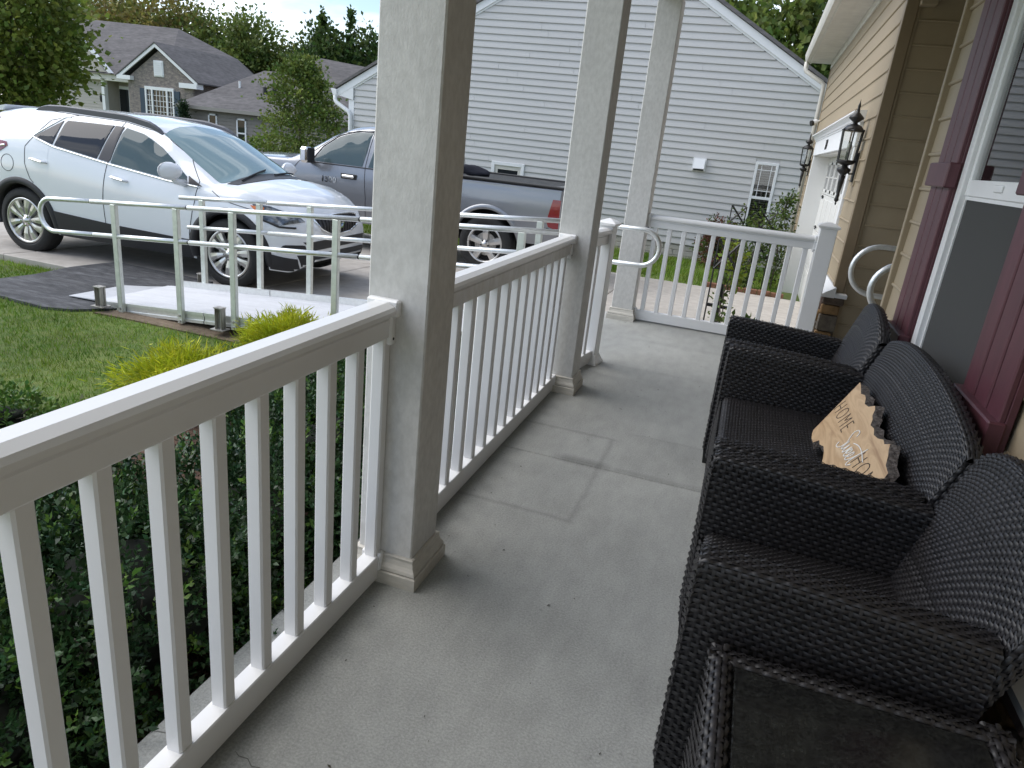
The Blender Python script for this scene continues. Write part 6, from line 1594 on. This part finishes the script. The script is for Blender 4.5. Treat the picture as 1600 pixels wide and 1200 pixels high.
tree('maple_tree', -20.9, 16.3, (-20.95, 16.3, 2.7), (1.85, 2.1, 2.4), 14000, 0.17, 260, M['maple'], 'leafy green maple at the far left, in front of the stone house', trunk_r=0.13, seed=3, wid=0.8, spread=0.16)
tree('pear_tree', -17.95, 26.0, (-17.95, 26.0, 1.45), (2.05, 2.0, 2.15), 12000, 0.14, 200, M['pear'], 'rounded green tree between the white SUV roof and the grey gable, over the truck hood', shape='ovate', trunk_r=0.09, seed=5, wid=0.7, spread=0.17)
tree('small_conifer', -34.0, 37.2, (-34.05, 37.2, 0.1), (0.55, 0.55, 1.35), 2600, 0.16, 90, M['conifer'], 'small dark cone shaped evergreen between the two houses across the street', 'conifer', None, 'cone', 0.05, 7, 3, 0.4)
# wood edge behind the houses: each crown a tree of its own
WOOD = [(-76, 66, 12.4, 6.2, 'oak', 'round', 'tall loose tree top rising over the left end of the stone house roof'),
        (-68, 64, 11.6, 5.4, 'oak', 'round', 'tree top over the ridge of the stone house, beside the gap of sky'),
        (-62.5, 61, 11.3, 4.4, 'autumn', 'round', 'broad tree turning orange at the top, left half of the wood edge'),
        (-57.0, 60, 11.4, 4.6, 'autumn', 'round', 'broad tree with rusty tips, middle of the wood edge left of the sky gap'),
        (-53.0, 61, 9.6, 3.8, 'oak', 'round', 'green tree at the right end of the tall turning wood edge'),
        (-51.6, 55, 6.2, 3.2, 'yellowgreen', 'round', 'low yellow green bushy tree behind the roof between the two houses'),
        (-55.5, 54, 5.4, 3.0, 'vine', 'round', 'low dark green tree mass beside the stone gable'),
        (-47.2, 60, 10.0, 3.4, 'oak', 'round', 'round headed tree standing alone against the sky over the hip roof'),
        (-43.2, 62, 7.9, 3.2, 'yellowgreen', 'round', 'lower yellow green tree right of the lone round headed tree'),
        (-40.4, 66, 7.6, 2.6, 'oak', 'round', 'small distant tree in the dip of the wood edge above the hip roof'),
        (-37.6, 58, 8.4, 2.9, 'vine', 'round', 'dark vine covered tree mass left of the nearest porch post'),
        (-34.2, 59, 8.9, 2.8, 'vine', 'round', 'dark green tree touching the edge of the nearest porch post'),
        (-17.4, 42, 8.6, 3.0, 'yellowgreen', 'round', 'sliver of tree above the left rake of the grey gable beside the nearest post'),
        (-3.4, 44, 10.6, 3.2, 'oak', 'round', 'tree top peeking over the grey gable at the top edge of the photo'),
        (0.3, 41, 10.4, 3.1, 'oak', 'round', 'large dark green tree between the grey gable and the tan garage eave'),
        (3.2, 40, 8.6, 2.9, 'vine', 'round', 'lower dark tree tucked under the tan garage eave')]
for i, (x, y, top, rr_, mm, sh, lb) in enumerate(WOOD):
    hgt = (top + 1.5) * 0.46
    tree('broadleaf_tree', x, y, (x, y, top - hgt * 0.98), (rr_, rr_ * 0.9, hgt), 10000, 0.40, 170, M[mm], lb, 'tree', 'trees along the wood edge', sh, 0.25, 20 + i, 5, 0.7, 0.20)
for i, (x, y, top) in enumerate(((-37.9, 58, 10.4), (-35.4, 58.5, 10.6))):
    tree('ivy_spire', x, y, (x, y, top - 2.9), (0.42, 0.42, 2.5), 1000, 0.32, 40, M['vine'], ('left', 'right')[i] + ' one of two ivy covered dead trunks rising above the dark trees', 'tree', 'trees along the wood edge', 'spire', 0.14, 60 + i, 2, 0.7)

def shrub(name, x, y, r, h, n, leaf, m, label, cat='shrub', group=None, m2=None, frac=0.0, seed=1, sprig=9, zb=None, squash=1.0):
    """clipped or loose bush: sprigs of small leaves on an uneven shell over a near-black core"""
    g = np.random.default_rng(seed); z0 = float(ground_h(x, y)) if zb is None else zb
    t = thing(name, (x, y, z0), label, cat, group)
    rv = np.array([r, r * squash, h / 1.65]); cz = h * 0.42
    ns = n // sprig
    d = unit(g.standard_normal((ns, 3)) * np.array([1, 1, 0.95]) + np.array([0, 0, 0.12]))
    lump = 1 + 0.13 * np.sin(d[:, 0] * 7 + seed) * np.cos(d[:, 1] * 6 - seed) + 0.10 * np.sin(d[:, 2] * 9 + 2 * seed) + 0.05 * g.standard_normal(ns)
    base = d * rv * (lump * (1 - 0.30 * g.random(ns) ** 2.0))[:, None] + np.array([0, 0, cz])
    base[:, 2] = np.maximum(base[:, 2], 0.03)
    ax = unit(d + np.array([0, 0, 0.55]) + 0.45 * g.standard_normal((ns, 3)))
    L_ = leaf * 3.2 * g.uniform(0.6, 1.3, ns)
    P = []; D = []
    for k in range(sprig):
        f = (k + 0.5) / sprig; a = k * 2.4 + g.random(ns) * 1.0
        u = unit(np.cross(ax, np.array([0.3, 0.2, 1.0]))); v = np.cross(ax, u)
        rd = u * np.cos(a)[:, None] + v * np.sin(a)[:, None]
        P.append(base + ax * (L_ * f)[:, None]); D.append(unit(rd * (1.25 - 0.8 * f) + ax * (0.35 + 0.9 * f)))
    P = np.stack(P, 1); D = np.stack(D, 1)
    new = g.random(ns) < frac
    sz = leaf * g.uniform(0.7, 1.2, (ns, sprig))
    def put(sel, mm):
        if sel.sum(): link('foliage', leaf_mesh(P[sel].reshape(-1, 3), D[sel].reshape(-1, 3), sz[sel].reshape(-1), 0.55, 0.14), mm, t)
    put(~new, m)
    if m2 is not None: put(new, m2)
    # core, near-black in place of the shade inside the bush
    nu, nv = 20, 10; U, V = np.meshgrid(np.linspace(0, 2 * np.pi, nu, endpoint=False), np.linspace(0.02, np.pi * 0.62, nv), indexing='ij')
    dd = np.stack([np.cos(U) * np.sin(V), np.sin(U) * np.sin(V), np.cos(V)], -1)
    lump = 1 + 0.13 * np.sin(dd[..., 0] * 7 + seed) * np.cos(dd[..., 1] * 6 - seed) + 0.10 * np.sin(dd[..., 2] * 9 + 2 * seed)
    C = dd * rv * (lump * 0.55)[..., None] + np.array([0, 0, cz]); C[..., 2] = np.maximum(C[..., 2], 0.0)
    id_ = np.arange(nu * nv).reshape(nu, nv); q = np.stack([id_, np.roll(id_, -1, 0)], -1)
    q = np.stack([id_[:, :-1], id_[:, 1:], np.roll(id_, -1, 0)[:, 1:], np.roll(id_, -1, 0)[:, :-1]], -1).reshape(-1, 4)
    link('inner_core', mesh_np('inner_core', C.reshape(-1, 3), q, True), M['core'], t)
    b = MB(); rr = random.Random(seed)
    for k in range(14):
        a = rr.uniform(0, 6.28); s = rr.uniform(0.4, 1.02)
        b.tube([(x + 0.03 * math.cos(a), y + 0.03 * math.sin(a), z0), (x + rv[0] * s * 0.6 * math.cos(a), y + rv[1] * s * 0.6 * math.sin(a), z0 + cz), (x + rv[0] * s * math.cos(a), y + rv[1] * s * math.sin(a), z0 + cz + rv[2] * rr.uniform(0.2, 0.7))], [0.008, 0.005, 0.002], 5)
    b.build('twig', M['trunk'], t)
    return t
HED = [(-1.52, 0.75, 0.40, 0.56, 'dark glossy shrub cut by the left edge, behind the first foreground baluster'),
       (-1.50, 1.30, 0.40, 0.58, 'dark glossy shrub behind the second and third foreground balusters'),
       (-1.52, 1.85, 0.40, 0.54, 'dark glossy shrub behind the fourth and fifth foreground balusters'),
       (-1.50, 2.40, 0.41, 0.58, 'dark glossy shrub behind the seventh and eighth foreground balusters'),
       (-1.52, 2.95, 0.40, 0.56, 'dark glossy shrub mostly hidden by the nearest porch post'),
       (-1.52, 3.50, 0.38, 0.44, 'dark glossy shrub behind the first balusters of the scuffed railing'),
       (-1.50, 4.00, 0.34, 0.42, 'dark glossy shrub beside the ramp, behind the middle of the scuffed railing'),
       (-2.05, 2.90, 0.38, 0.46, 'dark glossy shrub set back next to the golden shrub, behind the fifth and sixth balusters'),
       (-2.08, 1.42, 0.36, 0.52, 'dark glossy shrub left of the mulch gap, behind the first and second balusters')]
for i, (x, y, r, h, lb) in enumerate(HED):
    shrub('holly_shrub', x, y, r, h, 19000, 0.023, M['holly'], lb, 'shrub', 'dark green shrubs along the porch', M['holly_new'], 0.16, seed=31 + i)
shrub('leafy_perennial', -2.72, 2.20, 0.16, 0.18, 260, 0.05, M['climber'], 'small broad leaved plant in the bare mulch behind the third baluster', 'plant', seed=41, sprig=6)
shrub('leafy_perennial', -3.48, 2.40, 0.18, 0.12, 1100, 0.035, M['holly_new'], 'bright green leafy clump showing over the rail at the left edge', 'plant', seed=43, sprig=7)

def thread_shrub(x, y, r, h, n, label, seed):
    """golden threadleaf: arching cords with thin drooping threads"""
    g = np.random.default_rng(seed); z0 = float(ground_h(x, y))
    t = thing('golden_shrub', (x, y, z0), label, 'shrub', 'golden threadleaf shrubs')
    d = unit(g.standard_normal((n, 3)) + np.array([0, 0, 0.5])); d[:, 2] = np.abs(d[:, 2])
    lump = 1 + 0.18 * np.sin(d[:, 0] * 6 + seed) * np.cos(d[:, 1] * 5) + 0.12 * g.standard_normal(n)
    base = d * np.array([r, r, h * 0.8]) * (lump * (1 - 0.35 * g.random(n) ** 2))[:, None] + np.array([0, 0, h * 0.12])
    D = unit(d * np.array([1, 1, 0.6]) + 0.45 * g.standard_normal((n, 3)) + np.array([0, 0, 0.1]))
    sz = g.uniform(0.03, 0.085, n)
    hi = (base[:, 2] > h * (0.30 + 0.25 * g.random(n)))
    link('foliage', leaf_mesh(base[hi], D[hi], sz[hi], 0.11, 0.05), M['gold'], t); link('foliage', leaf_mesh(base[~hi], D[~hi], sz[~hi], 0.085, 0.05), M['goldgreen'], t)
    nu, nv = 16, 7; U, V = np.meshgrid(np.linspace(0, 2 * np.pi, nu, endpoint=False), np.linspace(0.02, np.pi * 0.5, nv), indexing='ij')
    C = np.stack([np.cos(U) * np.sin(V) * r * 0.72, np.sin(U) * np.sin(V) * r * 0.72, np.cos(V) * h * 0.62], -1)
    id_ = np.arange(nu * nv).reshape(nu, nv); q = np.stack([id_[:, :-1], id_[:, 1:], np.roll(id_, -1, 0)[:, 1:], np.roll(id_, -1, 0)[:, :-1]], -1).reshape(-1, 4)
    link('inner_core', mesh_np('inner_core', C.reshape(-1, 3), q, True), M['goldgreen'], t)
thread_shrub(-2.95, 4.16, 0.33, 0.34, 8500, 'bright golden threadleaf shrub against the side of the ramp', 51)
thread_shrub(-2.95, 3.12, 0.33, 0.33, 8500, 'bright golden threadleaf shrub showing over the middle of the long foreground rail', 53)

# rock and dry needles in the mulch
rk = MB(); n = 18
for i in range(8):
    t_ = i / 7; rr_ = math.sin(math.pi * (0.06 + 0.88 * t_)) ** 0.6
    for j in range(n):
        a = 2 * math.pi * j / n; q = 1 + 0.16 * math.sin(3 * a + 4 * t_) + 0.10 * math.sin(5 * a + 9 * t_)
        rk.v.append((-0.17 + 0.34 * t_, 0.12 * math.cos(a) * q * rr_, 0.085 * math.sin(a) * q * rr_ + 0.04))
for i in range(7):
    for j in range(n): rk.f.append((i * n + j, i * n + (j + 1) % n, (i + 1) * n + (j + 1) % n, (i + 1) * n + j))
rk.f += [tuple(range(n)), tuple(7 * n + j for j in range(n))]
ro = rk.build('garden_rock', mat('tan_rock', (0.20, 0.145, 0.11), 0.9, col2=(0.30, 0.23, 0.18), nscale=12, noise2=0.25, n2scale=22, bump=1.0, bscale=30), org=(-2.64, 2.47, float(ground_h(-2.64, 2.47))))
ro.rotation_euler = (0.1, 0.05, 0.7); tag(ro, 'pinkish tan rock lying in the mulch behind the third baluster', 'rock')
b = MB()
for k in range(1500):
    x, y = random.uniform(-2.75, -1.15), random.uniform(0.4, 4.2)
    if k < 500: x, y = random.gauss(-2.35, 0.25), random.gauss(2.15, 0.3)
    z = float(ground_h(x, y)) + 0.03; a = random.uniform(0, 6.28); L_ = random.uniform(0.015, 0.06); w = random.uniform(0.002, 0.007); c_, s_ = math.cos(a), math.sin(a)
    b.add([(x, y, z), (x + c_ * L_, y + s_ * L_, z + random.uniform(0, 0.02)), (x + c_ * L_ - s_ * w, y + s_ * L_ + c_ * w, z + 0.004), (x - s_ * w, y + c_ * w, z + 0.004)], [(0, 1, 2, 3)])
b.build('mulch_chips', mat('bark_chip', (0.085, 0.045, 0.03), 0.95, island=0.5), kind='stuff')

# lawn
def in_poly(x, y, poly):
    r = np.zeros(len(x), bool); n = len(poly)
    for i in range(n):
        (x0, y0), (x1, y1) = poly[i], poly[(i + 1) % n]
        c = ((y0 > y) != (y1 > y)) & (x < (x1 - x0) * (y - y0) / (y1 - y0 + 1e-12) + x0); r ^= c
    return r
def blades(n, box, keep, hmin, hmax, wdt, seed):
    g = np.random.default_rng(seed); x = g.uniform(box[0], box[1], n); y = g.uniform(box[2], box[3], n)
    k = keep(x, y); x, y = x[k], y[k]; z = ground_h(x, y); n = len(x)
    patch = 0.75 + 0.35 * np.sin(x * 2.3 + 1.3 * np.sin(y * 1.7)) * np.cos(y * 2.9 + x)
    h = g.uniform(hmin, hmax, n) * patch; a = g.uniform(0, 2 * np.pi, n); ln = g.uniform(0.1, 0.9, n); b_ = g.uniform(0, 2 * np.pi, n)
    w = wdt * g.uniform(0.7, 1.3, n)
    v0 = np.stack([x - np.cos(a) * w, y - np.sin(a) * w, z], -1); v1 = np.stack([x + np.cos(a) * w, y + np.sin(a) * w, z], -1)
    v2 = np.stack([x + np.cos(b_) * h * ln, y + np.sin(b_) * h * ln, z + h], -1)
    return np.stack([v0, v1, v2], 1).reshape(-1, 3), np.arange(3 * n).reshape(n, 3)
apron = [(-6.34, 4.52), (-5.80, 4.15), (-5.27, 4.11), (-5.05, 4.19), (-4.74, 4.55), (-4.86, 4.95), (-4.95, 5.70), (-6.24, 5.76), (-6.27, 5.22)]
soil_poly = [(-1.07, 4.36), (-3.3, 4.3), (-4.9, 4.25), (-4.72, 4.6), (-4.8, 5.22), (-1.07, 5.24)]
def lawn_keep(x, y):
    return ~in_poly(x, y, apron) & ~in_poly(x, y, bed) & ~in_poly(x, y, soil_poly) & (y < 5.24)
g_ = np.random.default_rng(5)
Va, Ta = blades(105000, (-6.8, -2.4, 1.4, 5.3), lambda x, y: lawn_keep(x, y) & (g_.random(len(x)) < np.clip(1.3 - 0.12 * np.hypot(x, y), 0.3, 1)), 0.022, 0.055, 0.0022, 61)
Vb, Tb = blades(60000, (-14, -5.5, 1.0, 5.3), lambda x, y: lawn_keep(x, y), 0.03, 0.065, 0.004, 62)
Vc, Tc = blades(26000, (-9.0, 0.75, 11.40, 14.48), lambda x, y: (y > 11.58) | (x < -0.5), 0.05, 0.12, 0.006, 63)
V = np.concatenate([Va, Vb, Vc]); T = np.concatenate([Ta, Tb + len(Va), Tc + len(Va) + len(Vb)])
link('grass', mesh_np('grass', V, np.zeros((0, 4)), False, T), M['grass'], kind='stuff')

# ------------------------------------------------------------------ trellises and climbers beyond the far railing
def bar(b, p, q, w): b.tube([p, q], w, 4)
def trellis(x0, x1, y, z0, z1, cells, label, lean=0.0):
    t = thing('garden_trellis', ((x0 + x1) / 2, y, z0), label, 'trellis', 'black metal trellises')
    for x in (x0, x1): b = MB(); bar(b, (x, y, z0), (x, y, z1), 0.008); b.build('upright', M['black_iron'], t)
    for za, zb in cells:
        b = MB(); bar(b, (x0, y, zb), (x1, y, zb), 0.006); bar(b, (x0, y, za), (x1, y, za), 0.006); b.build('rung', M['black_iron'], t)
        b = MB(); bar(b, (x0, y, zb), (x1, y, za), 0.013); bar(b, (x0, y, za), (x1, y, zb), 0.013); b.build('cross_brace', M['black_iron'], t)
    return t
t1 = trellis(-0.225, 0.005, 7.5, -0.36, 0.66, [(0.36, 0.66)], 'short black trellis with crossed bars just past the far railing')
b = MB(); b.box((-0.225, 7.48, -0.035), (-0.13, 7.52, -0.005)); b.box((-0.10, 7.48, -0.04), (0.0, 7.52, -0.01)); b.box((-0.125, 7.49, -0.36), (-0.085, 7.51, 0.33)); b.build('plant_stake', M['black_iron'], t1)
trellis(-0.262, -0.04, 11.75, -0.45, 0.79, [(0.53, 0.79), (0.05, 0.30)], 'left hand black trellis panel with an open X top against the grey siding')
trellis(0.20, 0.42, 11.75, -0.45, 0.79, [(0.50, 0.74), (0.05, 0.30)], 'right hand black trellis panel half hidden by the climber near the garage corner')
def climber(name, spine, n, leaf, rad_, m, label, seed, cat='climbing plant', group=None, stem=0.006):
    g = np.random.default_rng(seed); sp_ = np.array(spine, float)
    t = thing(name, tuple(sp_[0]), label, cat, group)
    s = g.random(n) * (len(sp_) - 1); i = np.minimum(s.astype(int), len(sp_) - 2); f = (s - i)[:, None]
    P = sp_[i] * (1 - f) + sp_[i + 1] * f
    rr_ = np.interp(s, np.arange(len(rad_)), rad_)[:, None]
    off = g.standard_normal((n, 3)) * rr_ * np.array([1, 0.7, 0.8]) * 0.6
    D = unit(off + 0.6 * g.standard_normal((n, 3)) * rr_ + np.array([0, 0, 0.02]))
    link('foliage', leaf_mesh(P + off - sp_[0], D, leaf * g.uniform(0.6, 1.3, n), 0.62, 0.14), m, t)
    b = MB()
    for k in range(4):
        q = [tuple(Vector(p) + Vector(g.standard_normal(3) * 0.03)) for p in spine]; b.tube(q, stem, 5)
    b.build('stem', M['trunk'], t)
    return t
climber('climbing_vine', [(-0.10, 7.47, -0.36), (-0.11, 7.46, -0.1), (-0.08, 7.46, 0.15), (-0.10, 7.46, 0.32)], 150, 0.05, [0.08, 0.08, 0.06, 0.05], M['climber'], 'thin green vine on the short black trellis', 71)
climber('lime_vine', [(0.02, 7.6, 0.20), (-0.02, 7.6, 0.38), (-0.06, 7.6, 0.55), (-0.12, 7.6, 0.62)], 190, 0.06, [0.07, 0.10, 0.09, 0.06], M['lime'], 'lime green leaves weaving through the crossed bars of the short trellis', 72)
climber('ground_plant', [(0.0, 7.3, -0.25), (0.10, 7.3, -0.14), (0.20, 7.3, -0.12)], 46, 0.085, [0.07, 0.08, 0.06], M['climber'], 'low round leaved plant peeping over the bottom rail of the far railing', 73, 'plant')
climber('trellis_rose', [(0.10, 11.8, -0.45), (0.16, 11.8, -0.1), (0.22, 11.8, 0.2), (0.25, 11.8, 0.5), (0.10, 11.8, 0.62)], 1300, 0.06, [0.12, 0.16, 0.22, 0.26, 0.24], M['climber'], 'bushy climber filling the trellis under the narrow window', 74)
climber('trellis_rose', [(0.56, 12.3, -0.45), (0.58, 12.3, 0.0), (0.56, 12.3, 0.45), (0.52, 12.3, 0.78), (0.60, 12.3, 1.02)], 1100, 0.055, [0.10, 0.13, 0.16, 0.14, 0.07], M['climber'], 'taller climber reaching up beside the tan garage corner', 75)
shrub('russet_shrub', -0.42, 13.9, 0.26, 0.72, 2600, 0.06, M['russet'], 'faded russet flowering shrub against the grey foundation', 'shrub', None, M['climber'], 0.3, seed=76, zb=-0.46)
bpy.context.view_layer.update()
